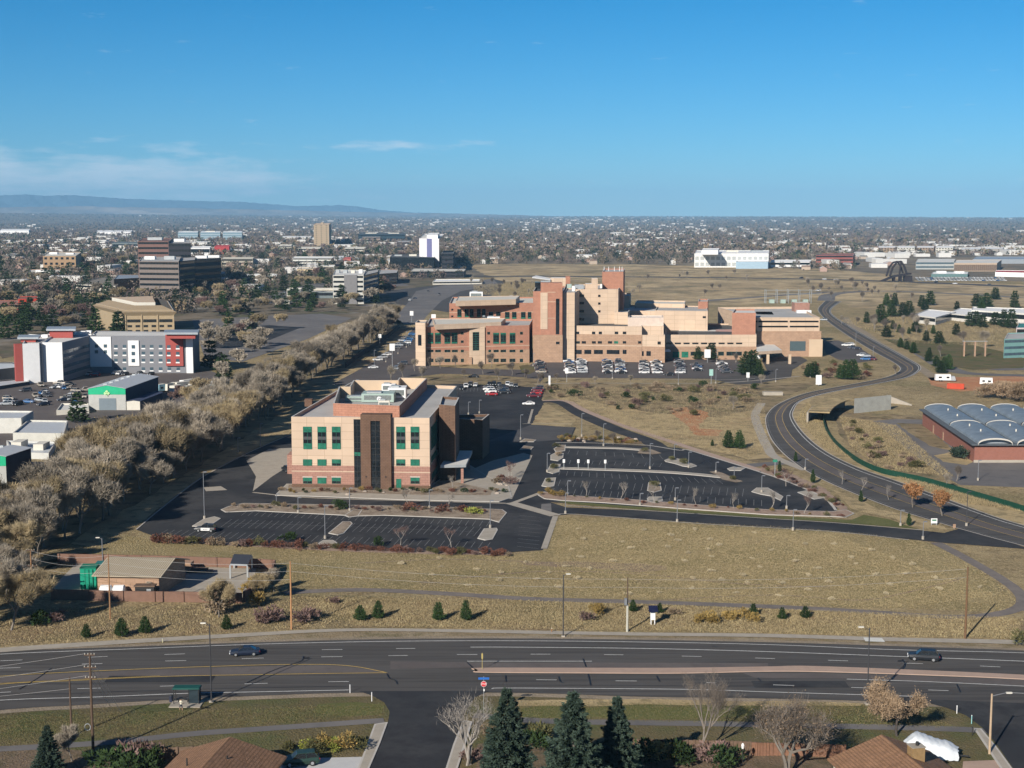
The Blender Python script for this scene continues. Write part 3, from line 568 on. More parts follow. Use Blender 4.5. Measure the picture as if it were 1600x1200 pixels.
# ---- hospital grounds
sheet('hospital_car_park', [(824, 572), (850, 560), (1000, 557), (1150, 560), (1170, 580), (1185, 590), (1150, 590), (1110, 592), (850, 590), (842, 600), (822, 602)], .06, multi('brownish_lot', [(.098, .088, .088), ((.12, .108, .105), .04, .42, .6, .8), ((.075, .07, .07), .3, .5, .7, .5)]))
mb = MB(); path(GL([(852, 592), (1000, 593), (1120, 594), (1180, 592)], 20), .6, .15, kerbm, mb); path(GL([(835, 601), (900, 599), (1100, 599), (1190, 594), (1250, 588)], 20), 1.5, .1, conc, mb); mb.build('footpath', kind='structure')
sheet('hospital_drive', [(1110, 592), (1160, 586), (1200, 582), (1190, 562), (1220, 553), (1246, 555), (1262, 563), (1252, 570), (1238, 578), (1236, 590), (1180, 600), (1150, 601)], .07, asph_mid)
sheet('garage_car_park', [(1286, 533), (1310, 532), (1345, 545), (1372, 562), (1340, 567), (1310, 562), (1290, 552)], .06, MATS['brownish_lot'])
sheet('clinic_car_park', [(520, 600), (585, 565), (630, 530), (655, 505), (660, 560), (652, 570), (700, 574), (760, 577), (824, 578), (822, 590), (760, 586), (690, 584), (640, 590), (560, 606)], .06, MATS['brownish_lot'])
sheet('avenue', [(610, 505), (640, 470), (650, 455), (720, 440), (770, 436), (780, 445), (720, 455), (690, 470), (670, 490), (655, 508)], .06, asph_far)
sheet('avenue', [(700, 488), (760, 470), (790, 440), (770, 436), (600, 455), (620, 475), (650, 480)], .055, asph_mid)
for q in ([(812, 572), (826, 570), (840, 577), (828, 585), (815, 582)], [(1150, 560), (1180, 562), (1196, 578), (1190, 585), (1168, 582)], [(1380, 530), (1500, 535), (1560, 548), (1600, 560), (1600, 575), (1520, 578), (1470, 570), (1420, 548)]): wsheet('green_lawn', rough_edge(q, .5, 4), .08, lawn_m)
wsheet('landscape_strip', rough_edge([(560, 612), (640, 592), (700, 587), (840, 592), (850, 606), (720, 600), (600, 604)], .5, 4), .08, brush_m)
sheet('pond', [(1517, 562), (1600, 560), (1640, 562), (1640, 578), (1560, 579), (1520, 574)], .06, asph_far)
mb = MB(); path(GL([(1395, 530), (1420, 540), (1450, 558), (1480, 575), (1520, 584), (1640, 588)], 30), 9, .065, asph_far, mb)
path(GL([(1320, 496), (1330, 508), (1350, 520), (1372, 536), (1405, 555), (1445, 580), (1465, 595)], 30), 5, .05, gravel_m, mb)
path(GL([(1290, 470), (1300, 460), (1360, 455), (1450, 457), (1600, 465)], 20), 14, .055, asph_far, mb)
path(GL([(740, 432), (900, 432), (1200, 435), (1400, 440), (1600, 448)], 30), 26, .055, asph_mid, mb)
path(GL([(1100, 470), (1200, 463), (1300, 456)], 10), 12, .05, asph_far, mb); mb.build('far_road', kind='structure')
wsheet('open_grassland', rough_edge([(730, 414), (800, 412), (1000, 413), (1180, 418), (1300, 420), (1380, 428), (1440, 440), (1620, 445), (1660, 470), (1600, 478), (1420, 490), (1330, 480), (1280, 465), (1200, 475), (1100, 478), (980, 470), (980, 440), (780, 440)], 3, 20), .04,
       multi('open_grassland', [(.40, .30, .175), ((.52, .40, .24), .012, .42, .58, .9, (1, .5, 1)), ((.20, .165, .10), .02, .46, .62, .9), ((.16, .13, .085), .07, .5, .66, .7), ((.12, .13, .06), .03, .58, .68, .6)]))
sheet('construction_dirt', [(1450, 590), (1600, 588), (1640, 605), (1560, 608), (1500, 612), (1455, 602)], .05, clay_m)
wsheet('bank_grass', rough_edge([(0, 905), (90, 880), (200, 838), (230, 842), (330, 852), (445, 858), (430, 880), (200, 880), (60, 878), (20, 940), (-60, 960), (-60, 905)], .6, 5), .03, field_m)
wsheet('creek_bank', rough_edge([(205, 828), (255, 789), (318, 743), (395, 703), (450, 678), (540, 620), (610, 575), (650, 530), (665, 500), (640, 500), (560, 560), (430, 640), (330, 700), (200, 780), (110, 850), (150, 855)], .5, 5), .03, straw_m)
# left industrial / hotel ground
sheet('hotel_car_park', [(-120, 600), (0, 585), (120, 575), (330, 580), (360, 592), (350, 612), (250, 660), (180, 670), (60, 700), (-120, 760)], .05, asph_old)
sheet('north_car_park', [(300, 500), (500, 490), (550, 497), (480, 530), (380, 565), (320, 560)], .05, asph_far)
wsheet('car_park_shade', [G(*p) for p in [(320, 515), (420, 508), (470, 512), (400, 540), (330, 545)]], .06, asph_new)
sheet('office_car_park', [(40, 480), (200, 470), (280, 455), (300, 470), (130, 495), (40, 500)], .05, asph_far)
sheet('utility_yard_paving', [(78, 921), (120, 880), (400, 889), (395, 925), (382, 935)], .05, conc)
sheet('mid_street', [(400, 470), (450, 452), (500, 440), (620, 440), (640, 446), (520, 452), (440, 478)], .05, asph_far)
# distant ranges
for nm, pts, dist, colr, dep in (('mountain_range', [(-420, 303), (-260, 298), (-100, 300), (0, 301), (40, 299), (70, 302), (110, 300), (160, 304), (200, 307), (260, 309), (320, 311), (370, 312), (420, 316), (470, 320), (500, 319), (530, 318), (555, 320), (590, 326), (640, 331), (720, 334), (800, 339), (880, 346)], 31000, (.035, .06, .085), 5000),  # dark forest slopes, tinted blue to stand in for thicker haze
                        ('foothill', [(-420, 321), (-200, 319), (0, 322), (120, 320), (260, 323), (420, 326), (540, 330), (700, 333), (830, 336.5), (980, 341), (1100, 347)], 23500, (.17, .14, .115), 1300)):
    m_ = multi(nm + '_slope', [colr, (tuple(c * 1.5 for c in colr), .0012, .45, .6, .8), (tuple(c * .5 for c in colr), .0022, .5, .65, .8)])
    top = []; 
    pts = [(a, 338 - (338 - b) * (.88 if b < 338 else 1)) for a, b in pts]
    for i in range(len(pts) - 1):
        for k in range(10):
            t = k / 10; px = pts[i][0] + (pts[i + 1][0] - pts[i][0]) * t; py = pts[i][1] + (pts[i + 1][1] - pts[i][1]) * t + rnd.uniform(-.55, .55)
            y = (600 - py) / F; d = rayd(px, py); top.append((px, Vector((d.x, d.y)) / d.y * dist, H + dist * d.z / d.y))
    mb = MB(); rows = []
    for t_, (px, p, z) in enumerate(top):
        r_ = []
        for k in range(9):
            u = k / 8; s_ = 1 - (1 - u) ** 1.0; dd = (u - 1) * dep; q = p * ((dist + dd * (1 + .25 * math.sin(t_ * .35 + k))) / dist)
            r_.append((q.x, q.y, -5 + (z + 5) * (u ** 1.3) * (1 + (.12 * math.sin(t_ * .9 + k * 2.1) if k < 8 else 0))))
        q = p * ((dist + dep) / dist); r_.append((q.x, q.y, -5)); rows.append(r_)
    for i in range(len(rows) - 1):
        for k in range(9): mb.face([rows[i][k], rows[i + 1][k], rows[i + 1][k + 1], rows[i][k + 1]], m_)
    mb.build(nm, kind='structure', smooth=True)
# plain under the ranges and long far ridges on the right
mb = MB(); plain = multi('far_plain_soil', [(.22, .17, .13), ((.13, .12, .1), .001, .4, .6, .8), ((.3, .24, .17), .0006, .5, .62, .8)])
def ring(r0, z0, r1, z1, mat, a0=-60, a1=60, n=80):
    for i in range(n):
        a, b = R(a0 + (a1 - a0) * i / n), R(a0 + (a1 - a0) * (i + 1) / n)
        mb.face([(r0 * math.sin(a), r0 * math.cos(a), z0), (r0 * math.sin(b), r0 * math.cos(b), z0), (r1 * math.sin(b), r1 * math.cos(b), z1), (r1 * math.sin(a), r1 * math.cos(a), z1)][::-1], mat)
ring(21800, 30, 37000, -60, plain); mb.build('far_plain', kind='structure')
wsheet('town_ground', rough_edge([(-60, 505), (-60, 372), (90, 368), (400, 372), (620, 380), (740, 400), (730, 425), (700, 445), (640, 455), (620, 490), (560, 500), (480, 520), (330, 505), (150, 535), (0, 560)], 2, 25), .025, multi('leafy_town_ground', [(.15, .12, .085), ((.22, .18, .13), .02, .42, .6, .8), ((.08, .075, .05), .05, .46, .62, .8), ((.09, .10, .05), .03, .55, .65, .7), ((.28, .26, .24), .012, .60, .64, .6)]))
wsheet('creek_floor', rough_edge([(-60, 880), (-60, 800), (70, 740), (200, 682), (360, 612), (480, 545), (620, 498), (640, 512), (545, 578), (420, 660), (290, 742), (160, 818), (40, 880)], .8, 5), .06, brush_m)
mb = MB()
for i in range(46):
    px, py = rnd.choice([(rnd.uniform(330, 840), rnd.uniform(805, 852)), (rnd.uniform(890, 1250), rnd.uniform(700, 785)), (rnd.uniform(700, 840), rnd.uniform(600, 690)), (rnd.uniform(850, 1130), rnd.uniform(563, 588)), (rnd.uniform(900, 1400), rnd.uniform(806, 826))]); p = G(px, py); a = rnd.uniform(0, 3.14); q = [p]
    for k in range(4): a += rnd.uniform(-.5, .5); q.append(q[-1] + Vector((math.cos(a), math.sin(a), 0)) * rnd.uniform(2, 6))
    if inpoly(px, py, CAMP): path(cr(q, 10), .14, .0885, tar, mb)
mb.build('sealed_cracks', kind='structure')
for px, py, lx, ly in ((250, 1062, 16, 3), (700, 1058, 9, 3.2), (1120, 1022, 22, 3), (1250, 1070, 14, 3), (60, 1088, 12, 2.6)):
    p = G(px, py); q = [p + Vector((dx * lx, dy * ly, 0)) for dx, dy in ((-.5, -.5), (.5, -.5), (.5, .5), (-.5, .5))]; wsheet('asphalt_patch', q, .092, asph_new if rnd.random() < .4 else asph_mid)
mb = MB()
for c in (((700, 905), (850, 893), (1000, 897), (1150, 912), (1300, 918)), ((560, 880), (700, 874), (860, 879), (1040, 886)), ((1000, 940), (1200, 930), (1340, 938), (1420, 925), (1500, 905))): path(GL(c, 24), .7, .032, MATS['bare_soil'], mb)
mb.build('worn_track', kind='structure')
# ---------------------------------------------------------------- main office building in front
def fx(p): return p
B = Bld('office_building', 'four-storey cream and brick office block with brown central tower, nearest in the picture', 'office building',
        [(455, 651), (671, 653), (714, 603), (549, 597)], cream, groof, base=762, par=.9); LAND.append(('the cream office block', B.ctr))
W = B.wall(0); Wr = B.wall(1)
B.band(W, 0, 1.0, brown_br, .10, name='base_course'); B.band(W, 1.0, 5.9, brickp, .06, name='brick_band')
B.band(W, 4.2, 4.45, cream, .09, name='string_course'); B.band(W, 5.9, 6.1, cream, .08, name='string_course')
B.band(Wr, 0, 5.9, brickp, .06, name='brick_band'); B.band(Wr, 1.0, 1.2, cream, .09, name='string_course')
tw = [(0, .24, ggl), (.24, .42, dglass), (.42, .58, M('grey_spandrel', (.07, .07, .075))), (.58, .76, dglass), (.76, 1, ggl)]
tw = [(0, .25, gpan), (.25, .42, dglass), (.42, .56, MATS['grey_spandrel']), (.56, .76, dglass), (.76, 1, gpan)]
for x0, x1 in ((473.5, 487), (496, 509.5), (518.5, 532), (619, 633), (641.5, 655)):
    B.win(W, (x0, 666.5, x1, 701.5), split=tw, rows=1, fr=gfr)
for x0, x1 in ((473.5, 487.5), (496, 510), (518.5, 532.5), (619, 633), (641.5, 655.5)):
    B.win(W, (x0, 717.5, x1, 727.5), split=[(0, .35, dglass if x0 in (518.5, 619) else gpan), (.35, 1, gpan)], rows=2)
    if x0 != 619: B.win(W, (x0, 746, x1, 755.5), split=[(0, .4, dglass if x0 != 496 else gpan), (.4, 1, gpan)], rows=2); B.band(W, 0, 0, coping, .1, px=(x0 - .8, 744.6, x1 + .8, 745.8), name='window_head')
B.win(W, (619, 748, 627, 762), split=[(0, 1, gpan)], rows=2, name='door')
# glazed slots and brown tower
B.win(W, (552.5, 655, 563, 764), fr=dfr, gl=dglass, rows=12, cols=2, split=[(0, .48, dglass), (.48, .53, gpan), (.53, 1, dglass)], name='glazed_slot')
p0, p1 = W; s0, _ = onwall(p0, p1, 565, 700); s1, _ = onwall(p0, p1, 612, 700); d = (p1 - p0).normalized(); n_ = Vector((d.y, -d.x, 0))
def towerslab(a, b, z0, z1, out, mat, name, back=-2.):
    mb = MB(); B.slab(mb, W, s0 + (s1 - s0) * a, s0 + (s1 - s0) * b, z0, z1, mat, out, back); return mb.build(name, B.root)
TH = B.h + .9
towerslab(0, .33, 0, TH, 1.3, brown_br, 'brown_tower_pier'); towerslab(.645, 1, 0, TH, 1.3, brown_br, 'brown_tower_pier'); towerslab(.33, .645, TH - 1.6, TH - .02, 1.28, brown_br, 'brown_tower_head')
towerslab(.33, .645, 0, TH - 1.6, .95, dglass, 'tower_glazing')
for k in range(1, 12): towerslab(.33, .645, k * 1.5, k * 1.5 + .09, 1.02, dfr, 'glazing_bar', .9)
towerslab(.48, .495, 0, TH - 1.62, 1.03, dfr, 'glazing_bar', .9)
for a in (.17, .82): towerslab(a - .02, a + .02, 3.2, 3.5, 1.42, tar, 'wall_lamp', 1.25)
# side wall windows (in shade)
Lr = (Wr[1] - Wr[0]).length
for k in range(5): B.winw(Wr, 3 + k * 2.7, 4.7 + k * 2.7, 9.6, 15.6, rows=4)
for k in range(5): B.winw(Wr, 3 + k * 2.7, 4.7 + k * 2.7, 6.4, 8, rows=1); B.winw(Wr, 3 + k * 2.7, 4.7 + k * 2.7, 1.6, 3.4, rows=1)
# brick mechanical screen on the roof, with real wall thickness
def screen(px, dz, mat, th=.35, z0=None):
    h = B.h + dz; q = ccw([G(p[0], p[1], h) for p in px]); qi = inset(q, th); n = len(q); z0 = B.h - 1; mb = MB()
    for i in range(n):
        a, b = q[i], q[(i + 1) % n]; ai, bi = qi[i], qi[(i + 1) % n]
        mb.face([(a.x, a.y, z0), (b.x, b.y, z0), (b.x, b.y, h), (a.x, a.y, h)], mat); mb.face([(a.x, a.y, h), (b.x, b.y, h), (*bi, h), (*ai, h)], coping)
        mb.face([(*bi, z0), (*ai, z0), (*ai, h), (*bi, h)], cream2)
    mb.build('mechanical_screen', B.root)
screen([(520.5, 630), (624, 634), (667, 591), (624, 590), (621, 594), (552, 594), (546, 604), (529.5, 604)], 2.4, brick)
B.units([(590, 628, 9, 7, 2.3, eqgreen), (562, 627, 8, 5, 1.2, eqgreen), (620, 622, 5, 6, 2.9, white), (607, 612, 4, 3, 2.2, white), (560, 610, 2.2, 2.2, 2.6, eqgreen), (634, 606, 4, 3, 1.8, offw), (600, 640, 3, 1.6, 2.4, offw), (645, 600, 3, 3, 1.4, white)])
mb = MB()
for px, py in ((593, 634), (599, 638)):
    p = G(px, py, B.h - .7); mb = MB(); mb.tube((p.x, p.y, B.h - .8), (p.x, p.y, B.h + 1), .08, .08, steel)
    for k in range(6): a = k / 6 * 6.283; mb.tube((p.x, p.y - .1, B.h + 1.2), (p.x + .5 * math.cos(a), p.y - .5, B.h + 1.2 + .5 * math.sin(a)), .05, .35, white, 6)
    mb.build('satellite_dish', B.root)
# stair tower on the right flank, low wing and entrance canopy
h2 = B.h + 1.7
T = Bld('', None, None, [(686, 632), (711, 634), (717.5, 621), (690, 619)], brown_br, groof, h=h2, parent=B.root, wn='stair_tower', rn='stair_tower_roof')
T2 = Bld('', None, None, [(712, 654), (754, 656), (765, 647), (716, 648)], brown_br, droof, h=11.5, parent=B.root, wn='low_wing', rn='low_wing_roof')
WL = T2.wall(1)
B.ctr_ = B.ctr
mb = MB(); c = G(710, 716, 5.2); a = G(688, 727, 5.2); b = G(728, 726, 5.2); cc = G(738, 704, 5.2); dd = G(706, 704, 5.2)
mb.hexa([(p.x, p.y, 4.5) for p in (a, b, cc, dd)], [(p.x, p.y, 5.2) for p in (a, b, cc, dd)], steel, wroof); mb.build('entrance_canopy', B.root)
mb = MB(); mb.obox((b.x - 1, b.y + 1), 0, .7, .7, 0, 4.5, brickp); mb.build('canopy_pier', B.root); mb = MB(); mb.obox((cc.x - 1, cc.y - 1), 0, .7, .7, 0, 4.5, brickp); mb.build('canopy_pier', B.root)
mb = MB(); p = G(486, 626, B.h); 
q = G(452, 744); mb.box(q.x - 1.0, q.y + 3, 0, q.x + .8, q.y + 9, 5.2, brickp); mb.build('side_porch', B.root)
mb = MB(); q = G(487, 637, B.h - .5); mb.box(q.x - 2.8, q.y + 6, B.h - 1, q.x - .8, q.y + 8, B.h + 1.0, brown_br); mb.build('roof_bulkhead', B.root)

# ---------------------------------------------------------------- clinic (brick, cream bay), building behind it
C = Bld('clinic_building', 'red brick clinic with paired green windows, cream central bay and left corner', 'clinic', [(664, 511), (827, 508), (832, 499), (672, 497)], brick, groof, base=571, par=.8); LAND.append(('the brick clinic', C.ctr))
W = C.wall(0); C.band(W, 0, 6.5, tanbr, .06, name='tan_base'); C.band(W, 8.2, 8.5, cream, .09, name='string_course'); C.band(W, 15.6, C.h, cream2, .05, name='cornice') if C.h < 14 else None
for x0, x1 in ((668, 676.8), (679.5, 688.5), (694.3, 703.5), (705.5, 714.5), (770.5, 779.5), (782, 790.3), (796.3, 805)): C.win(W, (x0, 520, x1, 537), split=[(0, .14, gpan), (.14, .86, dglass), (.86, 1, gpan)], rows=4)
for x in (722, 763.3, 814.5): C.win(W, (x - 2.1, 518.5, x + 2.1, 522.5), rows=1, cols=1); C.win(W, (x - 2.1, 532, x + 2.1, 535.5), rows=1, cols=1)
for x0, x1 in ((668, 677), (680, 688.5), (694.5, 703.5), (706, 715), (720, 724.5), (763, 767), (771, 779), (782, 790.5), (796, 805), (812, 817)):
    C.win(W, (x0, 546.5, x1, 550.3), rows=1, cols=2); C.win(W, (x0, 560.5, x1, 565.8), rows=1, cols=2)
C.band(W, 0, 0, cream, .7, px=(733, 511, 757, 570), name='cream_bay'); 
mb = MB(); a0, z1 = onwall(*W, 738, 519); a1, _ = onwall(*W, 748, 519); _, z0 = onwall(*W, 743, 547); C.slab(mb, W, a0, a1, z0, z1, dglass, .78, .6)
for k in range(9): zz = z0 + (z1 - z0) * k / 8; C.slab(mb, W, a0, a1, zz - .08, zz + .08, gfr, .84, .6)
C.slab(mb, W, (a0 + a1) / 2 - .06, (a0 + a1) / 2 + .06, z0, z1, gfr, .85, .6); mb.build('window', C.root)
E = Bld('', None, None, [(649, 504), (664.5, 504.5), (668, 500), (653, 500)], cream, groof, h=(C.c0[0].y - 1.5,), parent=C.root, wn='corner_pavilion', rn='pavilion_roof')
mb = MB(); a0, _ = onwall(*E.wall(0), 653, 520); a1, _ = onwall(*E.wall(0), 658.5, 520); E.slab(mb, E.wall(0), a0, a1, 9.5, 14.5, dglass, .04); mb.build('window', C.root)
C.top([(680, 507), (783, 503), (790, 497), (676, 498)], 1.6, cream, offw, 'rooftop_parapet'); C.units([(770, 503, 7, 5, 2.4, white), (757, 503, 2.5, 3, 2.6, dfr)])
mb = MB()
a = G(714, 566.5); c = G(766, 565.5)
mb.box(a.x, a.y - 5, 3.5, c.x, a.y + 6, 4.4, slate); mb.box(a.x + 4, a.y - 4, 4.4, c.x - 2, a.y + 6, 5.8, MATS['dark_frame'], slate); mb.box(a.x + 2.5, a.y - 4.4, 5.8, c.x - 1.5, a.y + 6, 6.3, slate); mb.build('entrance_canopy', C.root)
mb = MB(); mm = G(735, 568); mb.box(mm.x - 1, mm.y - 5, 0, mm.x + .8, mm.y - 3.6, 3.5, tanbr); mb.box(a.x + .5, a.y - 4.4, 0, a.x + 1.4, a.y - 3.5, 3.5, tanbr); mb.box(c.x - 1.4, a.y - 4.4, 0, c.x - .5, a.y - 3.5, 3.5, tanbr); mb.build('canopy_pier', C.root)
mb = MB(); mb.box(a.x + 2, a.y - .2, 0, c.x - 2, a.y + 2, 3.5, dglass); mb.build('door', C.root)
D = Bld('clinic_building', 'long brick clinic behind the cream-cornered clinic, only its upper windows showing', 'clinic', [(702, 474), (836, 473), (838, 464), (707, 464)], brick, offw, base=527, par=.8); LAND.append(('the rear brick clinic', D.ctr))
W = D.wall(0); D.band(W, D.h - 5.5, D.h - 5.2, cream, .08, name='string_course')
for x0, x1 in ((714.5, 721), (726, 732), (734, 740), (745.3, 751), (753, 758.7)): D.win(W, (x0, 483, x1, 495.5), split=[(0, .14, gpan), (.14, 1, dglass)], rows=3)
for x0, x1 in ((764, 770.5), (775, 782)): D.win(W, (x0, 487.5, x1, 493.5), rows=1)
for x0, x1 in ((789, 796), (800, 806.8), (814, 821), (824.5, 830)): D.win(W, (x0, 487.5, x1, 498), split=[(0, .2, gpan), (.2, 1, dglass)], rows=2)
for y in (482.5, 493): D.win(W, (705, y, 708.2, y + 2.6), rows=1, cols=1, fr=dfr)
D.top([(712, 470), (806, 467.5), (812, 462), (716, 463.5)], 2.3, cream, offw, 'rooftop_parapet'); D.units([(744, 466, 8, 6, 3.8, white), (800, 468, 4, 5, 2, white)])

# ---------------------------------------------------------------- hospital
Hh = Bld('hospital', 'large peach and brick hospital with stepped roofs behind the full car park', 'hospital', [(833, 455), (880, 455), (884, 447), (838, 446)], brick, droof, base=566, par=.8, wn='brick_tower'); LAND.append(('the hospital', Hh.ctr))
W = Hh.wall(0)
def sub(px, mat, roof, h=None, base=None, wn='wing', par=.6):
    b = Bld('', None, None, px, mat, roof, h=h, base=base, parent=Hh.root, wn=wn, rn=wn + '_roof', par=par); return b
p0, p1 = W; mb = MB(); Hh.slab(mb, W, *sorted((onwall(p0, p1, 845, 500)[0], onwall(p0, p1, 878.5, 500)[0])), -.2, onwall(p0, p1, 860, 442)[1], brick, .8, -8); mb.build('brick_tower_bay', Hh.root)
def hb(w, px, mat, pr, name): return Hh.band(w, 0, 0, mat, pr, px=px, name=name)
hb(W, (844.5, 457, 855.5, 514), cream, 1.0, 'cream_pilaster'); hb(W, (868.5, 466.5, 874, 522), dglass, .9, 'stair_window'); hb(W, (833, 523, 879, 566), tanbr, .95, 'tan_base')
for y in (456, 471, 496.5): hb(W, (855.6, y, 868, y + .8), cream, .92, 'string_course')
hb(W, (868.5, 533.5, 874, 537.5), dglass, 1.1, 'window')
# podium: long lower front wing
Po = sub([(880, 508.5), (1003, 510), (1002, 497), (886, 497)], cream, droof, base=564, wn='podium'); Wp = Po.wall(0); hp = Po.h
Po.top_ = None
_, zt = onwall(*Wp, 940, 522.5); Po.band(Wp, -.1, zt, tanbr, .08, name='tan_base'); _, zc = onwall(*Wp, 940, 540); _, zd = onwall(*Wp, 940, 545.5)
Po.band(Wp, zc - .1, zc + .3, cream, .14, name='string_course')
for x0, x1 in ((883.5, 889), (899, 905), (925, 930), (935.5, 940.5), (960.5, 966), (973, 978.5)): Po.win(Wp, (x0, 518, x1, 522), fr=dfr, rows=1, cols=1)
for x0, x1 in ((883, 889), (899, 906), (909, 915.5), (925, 931), (934, 940.5), (950, 956.5), (959.5, 966), (973, 978.5), (997, 1002)): Po.win(Wp, (x0, 533, x1, 536.8), fr=gfr if x0 in (899, 959.5) else dfr, split=[(0, 1, gpan)] if x0 == 959.5 else None, rows=1, cols=1)
for x0, x1 in ((884, 893), (897, 909), (913, 924), (928, 942), (948, 968), (973, 979)): Po.win(Wp, (x0, 546.5, x1, 553), fr=dfr, rows=1, cols=2, name='arcade_opening')
# cream corner block, tall recessed wing, brick lift tower
Cb = sub([(880, 457), (898, 457), (912, 450), (886, 450)], cream, groof, h=None, base=565, wn='corner_block')
Cw = sub([(899, 452), (966, 452), (972, 444), (903, 444)], cream, groof, h=(Cb.c0[0].y + 22,), wn='ward_block'); Ww = Cw.wall(0)
for y in (460, 472, 484.5, 497): Cw.win(Ww, (904, y, 912.5, y + 3.6), fr=dfr, rows=1)
for y in (460.5, 472.5, 484.7): Cw.win(Ww, (934.5, y, 938.2, y + 3.4), fr=dfr, rows=1, cols=1)
Cw2 = sub([(960, 487.5), (981, 488), (984, 484), (966, 484)], cream, wroof, h=(Cw.c0[0].y - 4,), wn='step_block')
Lt = sub([(941, 424.5), (974, 424.5), (976.5, 419.5), (944, 419.5)], brick, groof, h=(Cw.c0[0].y + 16,), wn='lift_tower')
mb = MB()
for px in (944, 951, 960, 968, 972): p = G(px, 422, Lt.h); mb.tube((p.x, p.y, Lt.h - .5), (p.x, p.y, Lt.h + 1.8), .18, .12, white, 6)
mb.build('antenna', Hh.root)
mb = MB(); hh_ = Cb.h + 5.5                                   # swept white roof
a, b, c, d = G(831.5, 432.5, hh_), G(860, 436.5, hh_ - 1.5), G(866, 436, hh_ - 1.5), G(838, 431, hh_)
mb.hexa([(a.x, a.y, hh_ - .6), (b.x, b.y, hh_ - 2.1), (c.x, c.y + 5, hh_ - 2.1), (d.x, d.y + 5, hh_ - .6)], [(a.x, a.y, hh_), (b.x, b.y, hh_ - 1.5), (c.x, c.y + 5, hh_ - 1.5), (d.x, d.y + 5, hh_)], white); mb.build('swept_roof', Hh.root)
def hbox(px0, px1, pyt, z1, z0, dep, mat, name, roof=None):
    a, b = G(px0, pyt, z1), G(px1, pyt, z1); mb = MB(); mb.box(a.x, a.y, z0, b.x, a.y + dep, z1, mat, roof); mb.build(name, Hh.root)
hbox(836, 845, 441, Cb.h + 3.3, Hh.h - 1, 5, dglass, 'clerestory'); hbox(845, 860, 439, Cb.h + 3.6, Hh.h - 1, 5, steel, 'roof_unit')
hbox(861, 884, 434.5, Cb.h + 4.6, Cb.h - 2, 8, cream, 'penthouse', white); hbox(884, 891, 432, Cb.h + 4.8, Cb.h - 2, 6, brick, 'penthouse')
hbox(915, 925, 443.5, Cb.h + 2.8, Cb.h - 1, 6, cream, 'penthouse', white); hbox(925, 934, 435, Cb.h + 5.5, Cb.h - 1, 6, cream, 'penthouse', white)
for a_, b_, c_, m_ in ((886, 893, 444, eqgreen), (894, 898, 447, white), (898, 912, 445, slate), (938, 941, 444, white)): hbox(a_, b_, c_, Cb.h + 1.9, Cb.h - 1, 3, m_, 'roof_unit')
# further wings
Ra = sub([(1002, 509), (1037, 509.5), (1033, 499), (1000, 499)], cream, wroof, h=(Po.c0[0].y + .5,), wn='east_step'); hb2 = sub([(970, 522.5), (1039, 524), (1036, 512), (972, 512)], cream, groof, h=(Po.c0[0].y - 3,), wn='east_block'); We = hb2.wall(0)
_, zt = onwall(*We, 1000, 541); hb2.band(We, -.1, zt, tanbr, .08, s0=8.6, name='tan_base')
for x0, x1 in ((973, 978.5), (997, 1002), (1027.5, 1032.5)): hb2.win(We, (x0, 533.5, x1, 538), fr=dfr, rows=1, cols=1)
for x0, x1 in ((984, 997), (1000, 1006), (1010, 1017)): hb2.win(We, (x0, 548.5, x1, 556), fr=dfr, rows=1, cols=2)
sub([(981, 496), (1037, 496), (1035, 492.5), (984, 492.5)], M('blush_stucco', (.62, .5, .42)), wroof, h=(Po.c0[0].y + 3,), wn='upper_box')
Ea = sub([(1040, 523), (1182, 523), (1176, 506), (1040, 504.5)], cream, droof, base=562, wn='long_wing', par=.8); Wx = Ea.wall(0); _, zt = onwall(*Wx, 1100, 541.5)
Ea.band(Wx, -.1, zt, tanbr, .08, name='tan_base')
for k in range(9): Ea.win(Wx, (1040.5 + k * 13.7, 535.3, 1050 + k * 13.7, 537.6), fr=dfr, rows=1, cols=3)
for x0, x1 in ((1079, 1100), (1122, 1131), (1135, 1159)): Ea.win(Wx, (x0, 549.5, x1, 555.5), fr=gfr, rows=1, cols=3)
for x0, x1 in ((1051, 1061.5), (1065, 1075.5)): Ea.win(Wx, (x0, 549.5, x1, 558.5), split=[(0, 1, gpan)], rows=2, name='glazed_entrance')
mb = MB(); zz = Ea.h - .75
for q, m_ in (([(1060, 517.5), (1118, 518), (1119, 515.5), (1062, 515)], wroof), ([(1118, 518), (1165, 519), (1162, 514.5), (1119, 515)], M('pink_roof_mat', (.5, .33, .3)))):
    w_ = ccw([G(p[0], p[1], zz) for p in q]); mb.face([(p.x, p.y, zz + .05) for p in w_], m_)
mb.build('roof_walkway', Hh.root)
for px, py, m_ in ((1074, 514, M('ochre_unit', (.45, .24, .07))), (1130, 505, white), (1170, 515, offw), (1152, 513, offw)):
    p = G(px, py, zz); mb = MB(); mb.box(p.x - .9, p.y, zz, p.x + .9, p.y + 1.5, zz + 1.6, m_); mb.build('roof_unit', Hh.root)
sub([(975, 485), (1023, 486), (1028, 478), (975, 476)], cream, wroof, h=(Po.c0[0].y + 50,), wn='rear_wing'); r2 = sub([(1023, 485), (1106, 486), (1104, 478), (1028, 477)], cream, groof, h=(Po.c0[0].y + 44,), wn='rear_wing')
r2.win(r2.wall(0), (1098, 494, 1103, 497), fr=dfr, rows=1, cols=1)
sub([(992, 473.5), (1070, 475), (1071, 470), (996, 469)], cream, offw, h=(Po.c0[0].y + 80,), wn='rear_range'); sub([(973, 462), (984, 462), (986, 458), (975, 458)], cream, offw, h=(Po.c0[0].y + 78,), wn='rear_block')
sub([(1091, 471), (1106, 471), (1107, 467), (1092, 467)], brick, groof, h=(Po.c0[0].y + 66,), wn='brick_stack')
